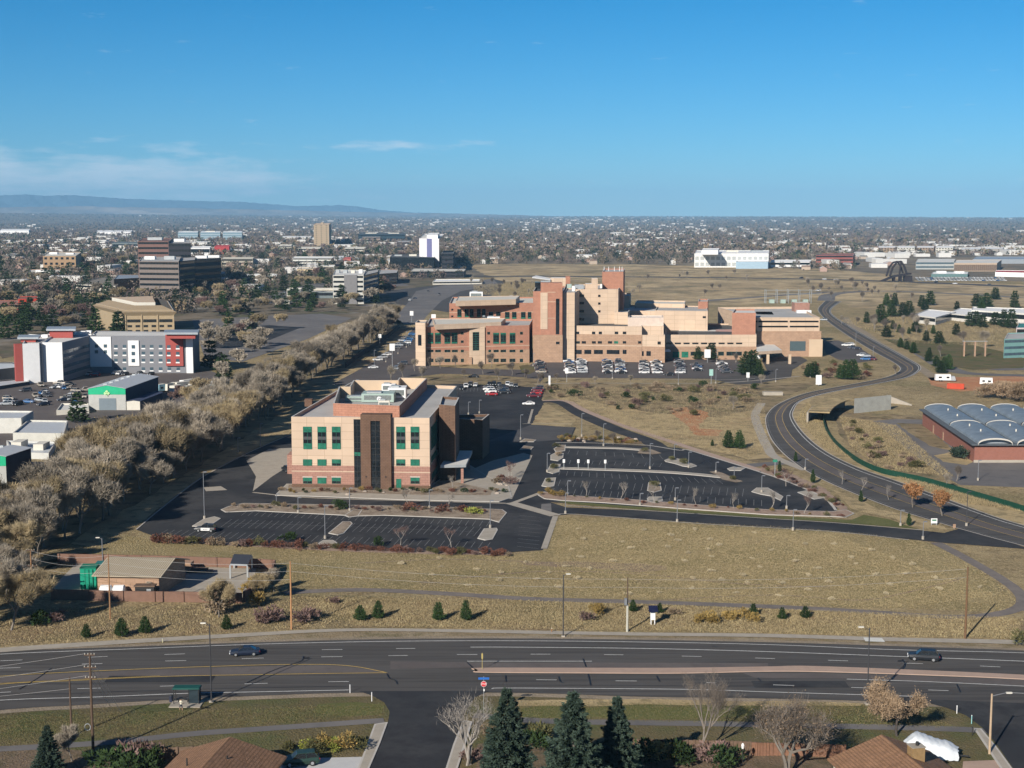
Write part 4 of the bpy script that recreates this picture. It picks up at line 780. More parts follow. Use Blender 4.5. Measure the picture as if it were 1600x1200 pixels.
# canopies at the front
mb = MB(); a, b = G(1013, 563), G(1046, 563); mb.box(a.x, a.y - 5, 4.6, b.x, a.y + 6, 5.2, white); mb.box(a.x + 3, a.y - 5.1, 3.9, b.x - 5, a.y - 4, 4.6, M('red_fascia', (.35, .06, .04)))
for px in (1018, 1024, 1038): p = G(px, 565); mb.box(p.x - .4, a.y - 4.4, 0, p.x + .4, a.y - 3.6, 4.6, tanbr)
mb.build('entrance_canopy', Hh.root)
mb = MB(); q = [G(1182, 549.5, 6), G(1222, 547, 6), G(1206, 536, 6), G(1182, 536, 6)]; mb.hexa([(p.x, p.y, 4.6) for p in q], [(p.x, p.y, 6) for p in q], cream, wroof)
for px in (1186, 1219): p = G(px, 561); mb.box(p.x - .6, q[0].y + 1, 0, p.x + .6, q[0].y + 2.2, 4.6, cream2)
mb.build('ambulance_canopy', Hh.root)

# ---------------------------------------------------------------- parking garage
dop = M('dark_opening', (.012, .012, .014), rough=1, spec=0)
K = Bld('parking_garage', 'tan parking garage with long dark openings, right of the hospital', 'parking garage', [(1182, 496), (1281, 496), (1247, 479), (1122, 480)], cream, groof, base=557, par=1.1); LAND.append(('the parking garage', K.ctr))
W = K.wall(0); hb_ = lambda px, m, pr, nm: K.band(W, 0, 0, m, pr, px=px, name=nm)
hb_((1182, 517.5, 1283, 558), tanbr, .5, 'tan_base')
for y0, y1 in ((501, 503.6), (509, 511.6)): hb_((1185, y0, 1231, y1), dop, .05, 'deck_opening'); hb_((1234, y0, 1279, y1), dop, .05, 'deck_opening')
hb_((1181, 501, 1183.5, 503.6), dop, .05, 'deck_opening'); hb_((1234, 533, 1258.5, 548), M('garage_louvre', (.07, .10, .11), var=.3, scale=4), .62, 'louvre_panel'); hb_((1264, 530, 1285, 557), cream2, .8, 'tan_panel')
st = Bld('', None, None, [(1144, 488.5), (1181, 489), (1180, 483), (1148, 483)], brick, wroof, h=(K.c0[0].y - 6,), parent=K.root, wn='stair_tower', rn='stair_tower_roof'); mb = MB(); st.slab(mb, st.wall(0), 4.2, 6, 9, 11, dglass, .05); mb.build('window', K.root)
mb = MB(); p = G(1250, 483, K.h); mb.box(p.x - 3.5, p.y - 3, K.h - 1.5, p.x + 4.5, p.y + 5, K.h + 3.6, brickp, offw); mb.build('rooftop_stair', K.root)
mb = MB(); p = G(1256, 489, K.h - 1); mb.box(p.x - 3.5, p.y, K.h - 1.2, p.x + 4, p.y + 3, K.h + .4, white); mb.build('roof_unit', K.root)
mb = MB(); q = ccw([G(p[0], p[1], K.h - 1.05) for p in ((1183, 491), (1209, 491.5), (1206, 487), (1177, 487))]); mb.face([(p.x, p.y, K.h - 1.03) for p in q], dop); mb.build('ramp_opening', K.root)

# ---------------------------------------------------------------- brick hall with barrel-vault roof
t = thing('vaulted_hall', 'long brick hall with four grey barrel-vault metal roofs at the right edge', 'hall', tuple(G(1522, 723)), None); LAND.append(('the vaulted brick hall', Vector(t.location)))
o = G(1522, 723); o.z = 0; hz = hgt(1522, 723, 694); ubase = (G(1600, 723) - o); u = Vector((ubase.x, ubase.y, 0)).normalized(); bk = G(1442, 640, hz); wv = Vector((bk.x - o.x, bk.y - o.y, 0)); LW = wv.length; wv.normalize()
span = 11.0; nv = 5; mb = MB()
def hp_(a, b, z): q = o + u * a + wv * b; return (q.x, q.y, z)
mb.hexa([hp_(0, 0, 0), hp_(span * nv, 0, 0), hp_(span * nv, LW, 0), hp_(0, LW, 0)], [hp_(0, 0, hz), hp_(span * nv, 0, hz), hp_(span * nv, LW, hz), hp_(0, LW, hz)], M('hall_brick', (.27, .115, .085), var=.12, scale=1.5)); mb.build('wall', t)
mb = MB(); mb.hexa([hp_(-.15, -.15, -.1), hp_(span * nv, -.15, -.1), hp_(span * nv, .1, -.1), hp_(-.15, .1, -.1)], [hp_(-.15, -.15, .8), hp_(span * nv, -.15, .8), hp_(span * nv, .1, .8), hp_(-.15, .1, .8)], conc); mb.build('foundation_band', t)
for v in range(nv):
    mb = MB(); ns = 12; f = .9; rise = 1.6
    def arc(k, extra=0): th = math.pi * k / ns; return span * v + span / 2 - math.cos(th) * (span * .44), hz + .15 + math.sin(th) ** .8 * (rise + extra)
    for k in range(ns):
        a0_, z0_ = arc(k); a1_, z1_ = arc(k + 1)
        for b0, b1 in ((-1.2, LW * .48), (LW * .5, LW + 1)): mb.face([hp_(a0_, b0, z0_), hp_(a0_, b1, z0_), hp_(a1_, b1, z1_), hp_(a1_, b0, z1_)][::-1], M('vault_metal', (.22, .265, .305), rough=.5, var=.25, scale=.3, metal=.15, joint=(.9, 40, 0, .06)))
    mb.build('barrel_vault', t)
    mb = MB()
    for b0 in (-1.35, LW * .48, LW + .8):
        for k in range(ns):
            a0_, z0_ = arc(k, .12); a1_, z1_ = arc(k + 1, .12); mb.hexa([hp_(a0_, b0, z0_ - .35), hp_(a1_, b0, z1_ - .35), hp_(a1_, b0 + .45, z1_ - .35), hp_(a0_, b0 + .45, z0_ - .35)], [hp_(a0_, b0, z0_ + .06), hp_(a1_, b0, z1_ + .06), hp_(a1_, b0 + .45, z1_ + .06), hp_(a0_, b0 + .45, z0_ + .06)], coping)
    mb.build('vault_rib', t)
    mb = MB()
    for b0 in (.4, LW - .4):
        ring_ = [hp_(arc(k)[0], b0, arc(k)[1]) for k in range(ns + 1)]; mb.face(ring_, slate)
    mb.build('vault_end', t)
    mb = MB()
    for b0 in (.18, .33, .62, .8):
        q = hp_(span * (v + .5) + rnd.uniform(-1.5, 1.5), LW * b0, hz + rise * .9); mb.tube(q, (q[0], q[1], q[2] + .9), .25, .2, offw, 6)
    mb.build('roof_vent', t)
mb = MB(); mb.hexa([hp_(-1.1, -1.2, hz - .2), hp_(span * nv, -1.2, hz - .2), hp_(span * nv, LW + .8, hz - .2), hp_(-1.1, LW + .8, hz - .2)], [hp_(-1.1, -1.2, hz + .12), hp_(span * nv, -1.2, hz + .12), hp_(span * nv, LW + .8, hz + .12), hp_(-1.1, LW + .8, hz + .12)], M('gutter_dark', (.10, .115, .13))); mb.build('gutter', t)
for b0 in (LW * .55, LW * .75, LW * .2):
    mb = MB(); mb.hexa([hp_(-.12, b0, 0), hp_(.05, b0, 0), hp_(.05, b0 + 1.4, 0), hp_(-.12, b0 + 1.4, 0)], [hp_(-.12, b0, 2.6), hp_(.05, b0, 2.6), hp_(.05, b0 + 1.4, 2.6), hp_(-.12, b0 + 1.4, 2.6)], tanbr); mb.build('door', t)

def ccw3(*q): return list(q) if sum(q[i - 1].x * q[i].y - q[i].x * q[i - 1].y for i in range(len(q))) > 0 else list(q)[::-1]
t = MB(); a, b = G(1335, 646), G(1392, 640); hw = 5.2
t.hexa([(a.x, a.y, -.2), (b.x, b.y, -.2), (b.x, b.y + .8, -.2), (a.x, a.y + .8, -.2)], [(a.x, a.y, hw), (b.x, b.y, hw), (b.x, b.y + .8, hw), (a.x, a.y + .8, hw)], M('pale_concrete_wall', (.36, .36, .33), var=.18, scale=.4)); t.build('retaining_wall', label='pale concrete retaining wall panel beside the curving road', cat='wall', loc=(a.x, a.y, 0))
t = thing('underpass', 'dark curved concrete underpass inside the bend of the road', 'underpass', tuple(G(1312, 645))); c = GL([(1296, 662), (1302, 654), (1312, 647), (1324, 642), (1336, 641)], 12); c2 = offs(c, 7)
if c2[5].y < c[5].y: c2 = offs(c, -7)
for nm, A_, B_, z0_, z1_ in (('roof_slab', c, c2, 3.5, 3.9), ('back_wall', c, None, 0, 3.5)):
    mb = MB()
    if B_ is None: A_, B_ = c2, [p + (p - q).normalized() * .6 for p, q in zip(c2, c)]
    for i in range(11): mb.hexa([(*p.xy, z0_) for p in ccw3(A_[i], A_[i + 1], B_[i + 1], B_[i])], [(*p.xy, z1_) for p in ccw3(A_[i], A_[i + 1], B_[i + 1], B_[i])], straw_m if z0_ else conc)
    mb.build(nm, t)
mb = MB(); a, b = G(1392, 630), G(1425, 634); mb.hexa([(a.x, a.y, 0), (b.x, b.y, 0), (b.x, b.y + 6, 0), (a.x, a.y + 6, 0)], [(a.x, a.y, 2.5), (b.x, b.y, .4), (b.x, b.y + 6, .4), (a.x, a.y + 6, 2.5)], conc); mb.build('culvert_wing', label='sloping concrete wing wall behind the retaining wall', cat='wall', loc=tuple(a))
mb = MB(); a, b = G(1193, 618), G(1222, 617); mb.box(a.x, a.y, 0, b.x, a.y + 3, 1.3, conc); mb.build('concrete_headwall', label='low concrete culvert headwall left of the curving road', cat='wall', loc=tuple(a))
def fence(name, line, hh, mat, label, cat='fence', th=.08, post=None, bend=0, gap=0, pw=.12, every=3, panelname='fence_panel', z=0):
    t = thing(name, label, cat, (line[0].x, line[0].y, 0)); pts = offs(line, th); mb = MB()
    for i in range(len(line) - 1):
        a, b, c_, d_ = line[i], line[i + 1], pts[i + 1], pts[i]
        mb.hexa([(a.x, a.y, z + gap), (b.x, b.y, z + gap), (c_.x, c_.y, z + gap), (d_.x, d_.y, z + gap)], [(a.x, a.y, z + hh), (b.x, b.y, z + hh), (c_.x, c_.y, z + hh), (d_.x, d_.y, z + hh)], mat)
    mb.build(panelname, t)
    for i in range(0, len(line), every): p = line[i]; mb = MB(); mb.box(p.x - pw, p.y - pw, 0, p.x + pw, p.y + pw, z + hh + .06, post or mat); mb.build('fence_post', t)
    return t
fence('windscreen_fence', GL([(1285, 652), (1290, 672), (1303, 692), (1322, 710), (1345, 726), (1375, 739), (1410, 747), (1450, 756), (1520, 776), (1600, 800), (1700, 834)], 60), 1.5, M('green_mesh', (.008, .05, .03), rough=.7), 'dark green windscreen fence following the bend of the road')
fence('creek_fence', GL([(540, 575), (560, 560), (590, 540), (625, 513)], 14), 2.6, M('black_screen', (.012, .013, .016)), 'black screened fence along the creek left of the clinic')
wood = M('weathered_wood', (.15, .10, .07), var=.3, scale=2); woodr = M('reddish_wood', (.21, .11, .07), var=.25, scale=2)
fence('wooden_fence', GL([(990, 1176), (1100, 1178), (1172, 1180)], 20), 1.8, wood, 'dark weathered board fence behind the blue spruces', every=1)
fence('wooden_fence', GL([(1172, 1180), (1190, 1181), (1225, 1181), (1320, 1184)], 16), 1.7, woodr, 'reddish board fence left of the right-hand shingle house', every=1)
fence('wooden_fence', GL([(232, 1184), (262, 1188), (312, 1186)], 10), 1.7, wood, 'grey board fence beside the left shingle house', every=2)

# ---------------------------------------------------------------- walled utility yard
ywall = M('yard_wall_block', (.19, .11, .08), var=.14, scale=1.2); t = None
for pts, lab in (([(82, 937), (200, 940), (300, 941), (378, 943)], 'reddish block wall along the front of the utility yard'), ([(92, 880), (200, 882), (280, 884), (400, 888), (430, 890)], 'reddish block wall along the back of the utility yard'),
                 ([(382, 941), (404, 925), (424, 908), (430, 891)], 'reddish block wall at the right end of the utility yard')):
    line_ = GL(pts, 14); fence('block_wall', line_, 1.9, ywall, lab, 'wall', th=.3, pw=.2, every=2, panelname='wall_panel')
p = G(172, 925); hu = 4.0; t = thing('utility_building', 'small tan brick utility building with ribbed beige metal roof', 'building', tuple(p)); LAND.append(('the utility building', p))
a, b = G(153, 930), G(249, 932); dy = 12.; mb = MB(); mb.hexa([(a.x, a.y, 0), (b.x, b.y, 0), (b.x + 2, b.y + dy, 0), (a.x + 2, a.y + dy, 0)], [(a.x, a.y, hu), (b.x, b.y, hu), (b.x + 2, b.y + dy, hu), (a.x + 2, a.y + dy, hu)], tanbr)
mb.face([(b.x, b.y, hu), (b.x + 2, b.y + dy, hu), (b.x + 1, b.y + dy / 2, hu + 1.6)], tanbr); mb.face([(a.x, a.y, hu), (a.x + 1, a.y + dy / 2, hu + 1.6), (a.x + 2, a.y + dy, hu)], tanbr); mb.build('wall', t)
mb = MB(); rf = M('beige_metal_roof', (.42, .36, .27), var=.08, rough=.5); ov = .7
for k in range(2):
    y0, z0_, y1, z1_ = ((-ov, hu - .15, dy / 2, hu + 1.75) if k == 0 else (dy / 2, hu + 1.75, dy + ov, hu - .15)); q = lambda e, y: (e[0] + 2 * y / dy, e[1] + y)
    A_, B_ = (a.x - ov, a.y), (b.x + ov, b.y); r_ = [(*q(A_, y0), z0_), (*q(B_, y0), z0_), (*q(B_, y1), z1_), (*q(A_, y1), z1_)]
    mb.hexa([(x, y, z - .15) for x, y, z in r_], r_, rf)
    for s in range(1, 34):
        f = s / 34; l_ = Vector(r_[0]).lerp(Vector(r_[1]), f); h_ = Vector(r_[3]).lerp(Vector(r_[2]), f); mb.tube(l_ + Vector((0, 0, .03)), h_ + Vector((0, 0, .03)), .05, .05, M('roof_seam', (.30, .26, .20)), 4)
mb.build('roof', t)
p = G(141, 918); mb = MB(); grn = M('green_tank_paint', (.01, .27, .17), rough=.5); mb.obox((p.x, p.y), .1, 2.9, 3.2, .1, 4.0, grn)
for k in range(4): mb.obox((p.x - 1.1 + k * .7, p.y - 1.65), .1, .12, .08, .2, 3.9, M('green_dark', (.01, .16, .10)))
mb.obox((p.x + 1.2, p.y + 4), .1, 2.6, 4.6, .1, 3.6, M('teal_metal', (.03, .17, .17))); mb.obox((p.x, p.y), .1, 3.0, 3.3, 4.0, 4.2, M('green_dark', (.01, .16, .10))); mb.build('equipment_container', label='bright green equipment container left of the utility building', cat='container', loc=tuple(p))
t = thing('storage_tank', 'pair of white cylindrical tanks before the utility building wall', 'tank', tuple(G(175, 934)), None); p = G(166, 934)
for k in range(2):
    mb = MB(); mb.tube((p.x + k * 2.4 - .9, p.y, 1.4), (p.x + k * 2.4 + .9, p.y, 1.4), 1.0, 1.0, white, 14); mb.tube((p.x + k * 2.4 - 1.1, p.y, 1.4), (p.x + k * 2.4 - .9, p.y, 1.4), .6, 1.0, white, 14); mb.tube((p.x + k * 2.4 + .9, p.y, 1.4), (p.x + k * 2.4 + 1.15, p.y, 1.4), 1.0, .6, white, 14)
    mb.box(p.x + k * 2.4 - .7, p.y - .5, .05, p.x + k * 2.4 - .5, p.y + .5, .7, steel); mb.box(p.x + k * 2.4 + .5, p.y - .5, .05, p.x + k * 2.4 + .7, p.y + .5, .7, steel); mb.build('tank', t)
mb = MB(); p = G(228, 936); mb.box(p.x - 1.6, p.y - 1.2, -.05, p.x + 1.8, p.y + .2, 2.6, dfr); mb.box(p.x - 1.8, p.y - 1.4, 2.6, p.x + 2., p.y + .4, 2.8, wood); mb.box(p.x + .5, p.y - 1.3, 0, p.x + 1.3, p.y - 1.2, 2.2, steel); mb.build('yard_gate', label='dark gate shelter in the front block wall', cat='gate', loc=tuple(p))
for px, py, lx, ly, hh, m_, nm, lb in ((288, 892, 3.2, 2.4, 1.9, tanbr, 'timber_crate', 'tan slatted crate by the back block wall'), (300, 893, 6, 1.2, .7, wood, 'lumber_pile', 'dark lumber pile right of the tan crate'), (312, 895, 5, 1, .5, dfr, 'pipe_pile', 'dark pipe pile at the back block wall'),
                                      (272, 890, 2.4, 2, 1.4, dfr, 'scrap_heap', 'dark heap behind the utility building corner')):
    p = G(px, py); mb = MB()
    for k in range(4): mb.obox((p.x + rnd.uniform(-.15, .15), p.y), rnd.uniform(-.06, .06), lx, ly, .05 + hh * k / 4, hh * (k + .8) / 4 + .05, m_)
    mb.build(nm, label=lb, cat='pile', loc=tuple(p))
t = thing('open_shed', 'dark flat-roofed open shed inside the yard at right', 'shed', tuple(G(380, 902))); mb = MB(); q = [G(360, 904), G(387, 905), G(394, 889), G(366, 888)]; q3 = [Vector((p.x, p.y, 0)) for p in q]
mb.hexa([(p.x, p.y, 2.6) for p in q3], [(p.x, p.y, 2.9) for p in q3], slate, M('dark_shed_roof', (.05, .055, .07))); mb.build('roof', t)
for p in q3: mb = MB(); mb.box(p.x - .15, p.y - .15, 0, p.x + .15, p.y + .15, 2.6, steel); mb.build('post', t)

# ---------------------------------------------------------------- foreground houses
shing = M('brown_shingles', (.29, .165, .095), var=.3, scale=1.2, joint=(.9, .16, .5, .03), bump=.5, bscale=8)
def house(name, label, c, ang, lx, ly, hw, hr, wallm, ov=.6, hip=0.):
    t = thing(name, label, 'house', (c[0], c[1], 0)); ca, sa = math.cos(ang), math.sin(ang)
    def q(x, y, z): return (c[0] + x * ca - y * sa, c[1] + x * sa + y * ca, z)
    mb = MB(); mb.hexa([q(-lx / 2, -ly / 2, 0), q(lx / 2, -ly / 2, 0), q(lx / 2, ly / 2, 0), q(-lx / 2, ly / 2, 0)], [q(-lx / 2, -ly / 2, hw), q(lx / 2, -ly / 2, hw), q(lx / 2, ly / 2, hw), q(-lx / 2, ly / 2, hw)], wallm)
    for s in (-1, 1): mb.face([q(s * lx / 2, -ly / 2, hw), q(s * lx / 2, ly / 2, hw), q(s * (lx / 2 - hip), 0, hw + hr)], wallm)
    mb.build('wall', t); mb = MB(); X, Y = lx / 2 + ov, ly / 2 + ov; ze = hw - hr * ov / (ly / 2); xr = X - hip * 1.0
    for s in (-1, 1):
        r_ = [q(-X, s * Y, ze), q(X, s * Y, ze), q(xr, 0, hw + hr), q(-xr, 0, hw + hr)]; mb.hexa([(x, y, z - .2) for x, y, z in r_], r_, shing)
        if hip:
            r_ = [q(s * X, -Y, ze), q(s * X, Y, ze), q(s * xr, 0, hw + hr)]; mb.hexa([(x, y, z - .2) for x, y, z in r_], r_, shing)
    mb.build('roof', t); return t, q
c0 = G(365, 1148, 5.0); hA, qA = house('shingle_house', 'brown shingle-roofed house at the bottom edge beside the driveway', (c0.x - 1.5, c0.y - 9.5), R(82), 19, 12.5, 2.6, 2.4, M('house_wall_tan', (.45, .38, .3)), hip=1.2)
house_b = G(1373, 1148, 5.3); hB, qB = house('shingle_house', 'brown shingle-roofed house with chimney at the bottom right', (house_b.x + 2.2, house_b.y - 9.2), R(101), 19, 12.5, 2.7, 2.6, M('house_wall_cream', (.5, .45, .38)), hip=.6)
mb = MB(); q = qB(2.8, -1.2, 0); mb.obox(q[:2], R(11), 1.6, 1.4, 3.6, 6.3, M('ochre_brick', (.26, .17, .08), var=.3, scale=3)); mb.obox(q[:2], R(11), 1.8, 1.6, 6.3, 6.35, conc); mb.tube((q[0] + .1, q[1], 6.3), (q[0] + .1, q[1], 6.8), .2, .2, dfr); mb.build('chimney', hB)
mb = MB(); q = qB(-1.0, 4.6, 0); mb.obox(q[:2], R(-8), 2.2, 1.6, 2.8, 3.8, white); mb.obox((q[0], q[1] - .3), R(-8), 1.2, 1.1, 3.0, 3.9, M('red_skylight', (.35, .08, .08))); mb.build('skylight', hB)
mb = MB()
for x_, y_ in ((2, 3), (3.4, -1.5), (-3, 1)): q = qA(x_, y_, 3.7); mb.tube(q, (q[0], q[1], q[2] + 1.1), .12, .1, dfr, 6)
mb.build('roof_vent', hA)
# tarp-covered trailer: draped sheet, uneven
t = thing('covered_trailer', 'long white tarpaulin-covered trailer beside the right-hand shingle house', 'trailer', tuple(G(1452, 1182)))
V = []; Fc = []; a, b = G(1412, 1177), G(1497, 1186); ax = (b - a); Ln = ax.length; ax.normalize(); ay = Vector((-ax.y, ax.x, 0)); nx_, ny_ = 26, 12
for i in range(nx_ + 1):
    for j in range(ny_ + 1):
        u_, v_ = i / nx_, j / ny_ * 2 - 1; e = min(1, 5 * u_, 5 * (1 - u_)); wd = 1.8 * (.75 + .25 * e); hh = (2.5 + .45 * math.sin(u_ * 5 + 1)) * (.55 + .45 * e)
        if abs(v_) > .62: k = (abs(v_) - .62) / .38; y = math.copysign(wd * (.85 + .15 * k), v_); z = hh * (1 - .82 * k) * .93
        else: y = wd * v_ / .62 * .85; z = hh * (1 - .1 * (v_ / .62) ** 2)
        q = a + ax * (Ln * u_ + .1 * math.sin(j * 1.7)) + ay * y; V.append((q.x, q.y, max(.25, z + .07 * math.sin(i * 1.9 + j)))) 
for i in range(nx_):
    for j in range(ny_): k = i * (ny_ + 1) + j; Fc.append((k, k + ny_ + 1, k + ny_ + 2, k + 1))
mb = MB(); mb.v = V; mb.f = Fc; mb.m = [0] * len(Fc); mb.mats = [M('white_tarpaulin', (.62, .66, .70), rough=.5, var=.08)]; mb.build('tarpaulin', t, smooth=True)
for sx in (.45, .58):
    for s in (-1, 1): q = a + ax * Ln * sx + ay * s * 1.05; mb = MB(); mb.tube(q + ay * .15 + Vector((0, 0, .38)), q - ay * .15 + Vector((0, 0, .38)), .38, .38, tar, 14); mb.build('wheel', t)
q = a + ax * (Ln + .2); mb = MB(); mb.obox((q.x, q.y), math.atan2(ax.y, ax.x), 2.2, .15, .45, .6, dfr); mb.build('tow_bar', t)
# ---------------------------------------------------------------- hotel
def hw_(b, w, px, m, pr, nm): return b.band(w, 0, 0, m, pr, px=px, name=nm)
Ht = Bld('hotel', 'white, grey and red four-storey hotel with overhanging roof corners', 'hotel', [(140, 524.5), (300, 524.5), (311, 519), (150, 517)], hotelgrey, wroof, base=583, par=.5); LAND.append(('the white and grey hotel', Ht.ctr)); W = Ht.wall(0)
hw_(Ht, W, (140, 526, 173.5, 573), white, .4, 'white_bay'); hw_(Ht, W, (200, 532, 217, 571.5), white, .5, 'white_bay'); hw_(Ht, W, (259, 523, 286, 571.5), hotelred, .9, 'red_bay'); hw_(Ht, W, (290.5, 528, 301, 583), white, .5, 'white_bay')
for x in (151, 165): 
    for y in (538, 547): hw_(Ht, W, (x - 2.5, y, x + 2.5, y + 5), bglass, .45, 'window')
for x in (181, 194.5, 224, 237, 251):
    for y in (539, 549.5, 560.5, 574):
        hw_(Ht, W, (x - 2.7, y, x + 2.7, y + 4.6), bglass, .05, 'window'); hw_(Ht, W, (x - 3, y + 4.7, x + 3, y + 6.7), white, .1, 'window_sill_panel')
for x in (264.5, 278.5):
    for y in (539, 549.5, 560.5, 574):
        hw_(Ht, W, (x - 2.7, y, x + 2.7, y + 4.6), bglass, .95 if y < 572 else .05, 'window'); hw_(Ht, W, (x - 3, y + 4.7, x + 3, y + 6.7), white, 1. if y < 572 else .1, 'window_sill_panel')
for y in (539, 549.5, 560.5): hw_(Ht, W, (206, y, 211.5, y + 5.5), bglass, .55, 'window')
for px, dz, nm in (([(256, 519.5), (309, 519.5), (312, 515), (257, 515)], 2.2, 'overhanging_roof'),):
    h = Ht.h + dz; q = ccw([G(p[0], p[1], h) for p in px]); mb = MB(); mb.prism(q, h - .9, h, slate); mb.prism(inset(q, 1.2), Ht.h - .6, h - .9, hotelred); mb.build(nm, Ht.root)
Hw = Bld('', None, None, [(66, 535), (97, 535), (150, 522), (84, 520)], white, wroof, h=Ht.h, parent=Ht.root, wn='left_wing', rn='left_wing_roof'); W = Hw.wall(0)
W2 = Hw.wall(1); Hw.strips(W2, [2.5, 5.6, 8.7, 11.6], 1.4, bglass); Hw.band(W2, 0, Ht.h - .1, hotelgrey, .03, name='painted_side_shade')  # grey over the white side wall paints in its shade
Hx = Bld('', None, None, [(35, 537), (61, 536), (84, 524), (44, 522)], white, wroof, h=Ht.h, parent=Ht.root, wn='end_wing', rn='end_wing_roof'); 
mb = MB(); Hx.slab(mb, Hx.wall(0), -3, -.05, 0, Ht.h - .2, hotelred, -.3, -4); mb.build('red_bay', Ht.root)
mb = MB(); a0, _ = onwall(*Hx.wall(0), 61, 560); a1, _ = onwall(*Hx.wall(0), 67, 560); Hx.slab(mb, Hx.wall(0), a0, a1, 0, Ht.h - .3, hotelgrey, -.8, -6); mb.build('grey_link', Ht.root)
for px, z_ in (([(27, 527), (60, 527), (64, 523), (29, 523)], Ht.h + 1.6), ([(72, 514), (118, 514), (119, 510), (74, 510)], Ht.h + 3.4)):
    q = ccw([G(p[0], p[1], z_) for p in px]); mb = MB(); mb.prism(q, z_ - .8, z_, slate); mb.prism(inset(q, 1.3), Ht.h - .6, z_ - .8, hotelred); mb.build('overhanging_roof', Ht.root)
for k in range(9): p = G(70 + k * 8.5, 526 - k * .8, Ht.h); mb = MB(); mb.box(p.x - 1.2, p.y, Ht.h - .5, p.x + 1.2, p.y + 1.8, Ht.h + .9, white); mb.build('roof_unit', Ht.root)

# ---------------------------------------------------------------- generic distant building
def gb(name, label, cat, roofpx, base, wallm, roof=groof, strips=None, grid=None, side=True, unit=0, gl=dglass, hh=1.3, par=.5, land=None, band=None):
    b = Bld(name, label, cat, roofpx, wallm, roof, base=base, par=par)
    if land: LAND.append((land, b.ctr))
    W = b.wall(0); Wr = b.wall(1); Wl = b.wall(3)
    if strips:
        zs = [b.h * (k + .42) / strips for k in range(strips)]
        b.strips(W, zs, b.h / strips * .42, gl)
        for w_, on in ((Wr, side), (Wl, side)): 
            if on: b.strips(w_, zs, b.h / strips * .42, gl)
    if grid:
        n, fl = grid; b.grid(W, n, [b.h * (k + .35) / fl for k in range(fl)], (W[1] - W[0]).length / n * .5, b.h / fl * .42, gl)
    for k in range(unit):
        f = (k + .5) / unit; c = (b.c0[0].lerp(b.c0[1], f) + b.c0[3].lerp(b.c0[2], f)) / 2; l_ = (W[1] - W[0]).length / unit * .25; mb = MB()
        mb.box(c.x - l_, c.y - 3, b.h - .6, c.x + l_, c.y + 3, b.h + rnd.uniform(1.2, 2.6), rnd.choice([white, offw, steel])); mb.build('roof_unit', b.root)
    return b
# tan stepped office with sloping tile roof
To = Bld('tiled_office', 'tan office flaring out to a sloping tile roof around a central penthouse', 'office building', [(196, 484.5), (271, 484), (262, 470), (150, 474)], M('tan_office_wall', (.34, .265, .17)), tile, base=523, par=.2); LAND.append(('the tan tiled office', To.ctr)); W = To.wall(0)
q = ccw([(p.x, p.y) for p in To.c0]); qo = inset(q, -1.8); qi = inset(q, 6.5); mb = MB(); n = 4
for i in range(n):
    j = (i + 1) % n; mb.face([(*qo[i], To.h - 1.2), (*qo[j], To.h - 1.2), (*qi[j], To.h + 2.3), (*qi[i], To.h + 2.3)], tile); mb.face([(*q[i], To.h - 3.4), (*q[j], To.h - 3.4), (*qo[j], To.h - 1.2), (*qo[i], To.h - 1.2)], MATS['tan_office_wall'])
mb.build('sloping_roof', To.root); mb = MB(); qq = inset(q, 9); mb.prism([(p[0] - 1, p[1]) for p in qq], To.h - 1, To.h + 3.9, offw, cream2); mb.build('penthouse', To.root)
Ln = (W[1] - W[0]).length
for k in range(3): To.winw(W, Ln * k / 3 + .8, Ln * (k + 1) / 3 - .8, To.h * .50, To.h * .62, dfr, dglass, rows=1, cols=4)
for z in (.30, .10):
    for k in range(6): To.winw(W, Ln * (k + .2) / 6, Ln * (k + .75) / 6, To.h * z, To.h * (z + .09), dfr, dglass, rows=1)
for k in range(4): mb = MB(); To.slab(mb, W, Ln * k / 3 - .3, Ln * k / 3 + .3, 0, To.h - 2.5, MATS['tan_office_wall'], .5); mb.build('pier', To.root)
pinkc = M('rose_brown_cladding', (.18, .105, .09)); gband = M('grey_concrete_bands', (.185, .155, .14)); darkc = M('dark_cladding', (.028, .028, .035))
gb('office_tower', 'stepped rose-brown office tower with dark window bands, taller rear block', 'office building', [(215, 377), (263, 377), (270, 372), (222, 372)], 447, pinkc, pinkc, strips=9, unit=1, land='the rose-brown office towers')
gb('office_tower', 'dark-sided rear block right of the rose-brown office tower', 'office building', [(263, 380), (298, 380), (296, 374), (266, 374)], 447, darkc, groof, strips=8, unit=1)
gb('office_tower', 'grey-brown banded office block with horizontal windows, front of the tower group', 'office building', [(217, 408), (279, 408.5), (283, 401), (222, 401)], 466, gband, groof, strips=7, unit=2)
gb('office_tower', 'dark office block with pale roof, right of the banded office block', 'office building', [(281, 408), (304, 406), (306, 401), (284, 402)], 462, darkc, groof, strips=6)
gb('office_tower', 'low dark office slab at the right end of the tower group', 'office building', [(304, 405), (345, 403), (344, 399), (306, 401)], 455, darkc, groof, strips=5, unit=2)
fl = gb('flared_hall', 'low cream hall with long sloping roofs left of the banded towers', 'hall', [(116, 444), (180, 447), (200, 432), (170, 430)], 458, offw, M('taupe_roof', (.22, .2, .17)), strips=2, side=False)
gb('office_building', 'low dark-roofed annex between the cream hall and the banded towers', 'office building', [(178, 436), (217, 434), (216, 429), (184, 429)], 458, brownd := M('brown_cladding', (.12, .09, .075)), slate, strips=2)
gb('apartment_block', 'three-storey tan brick block behind dark evergreens, upper left', 'building', [(67, 400), (118, 400), (127, 394), (76, 393.5)], 425, M('tan_block', (.33, .22, .13)), offw, grid=(6, 3), unit=2, land='the tan brick block')
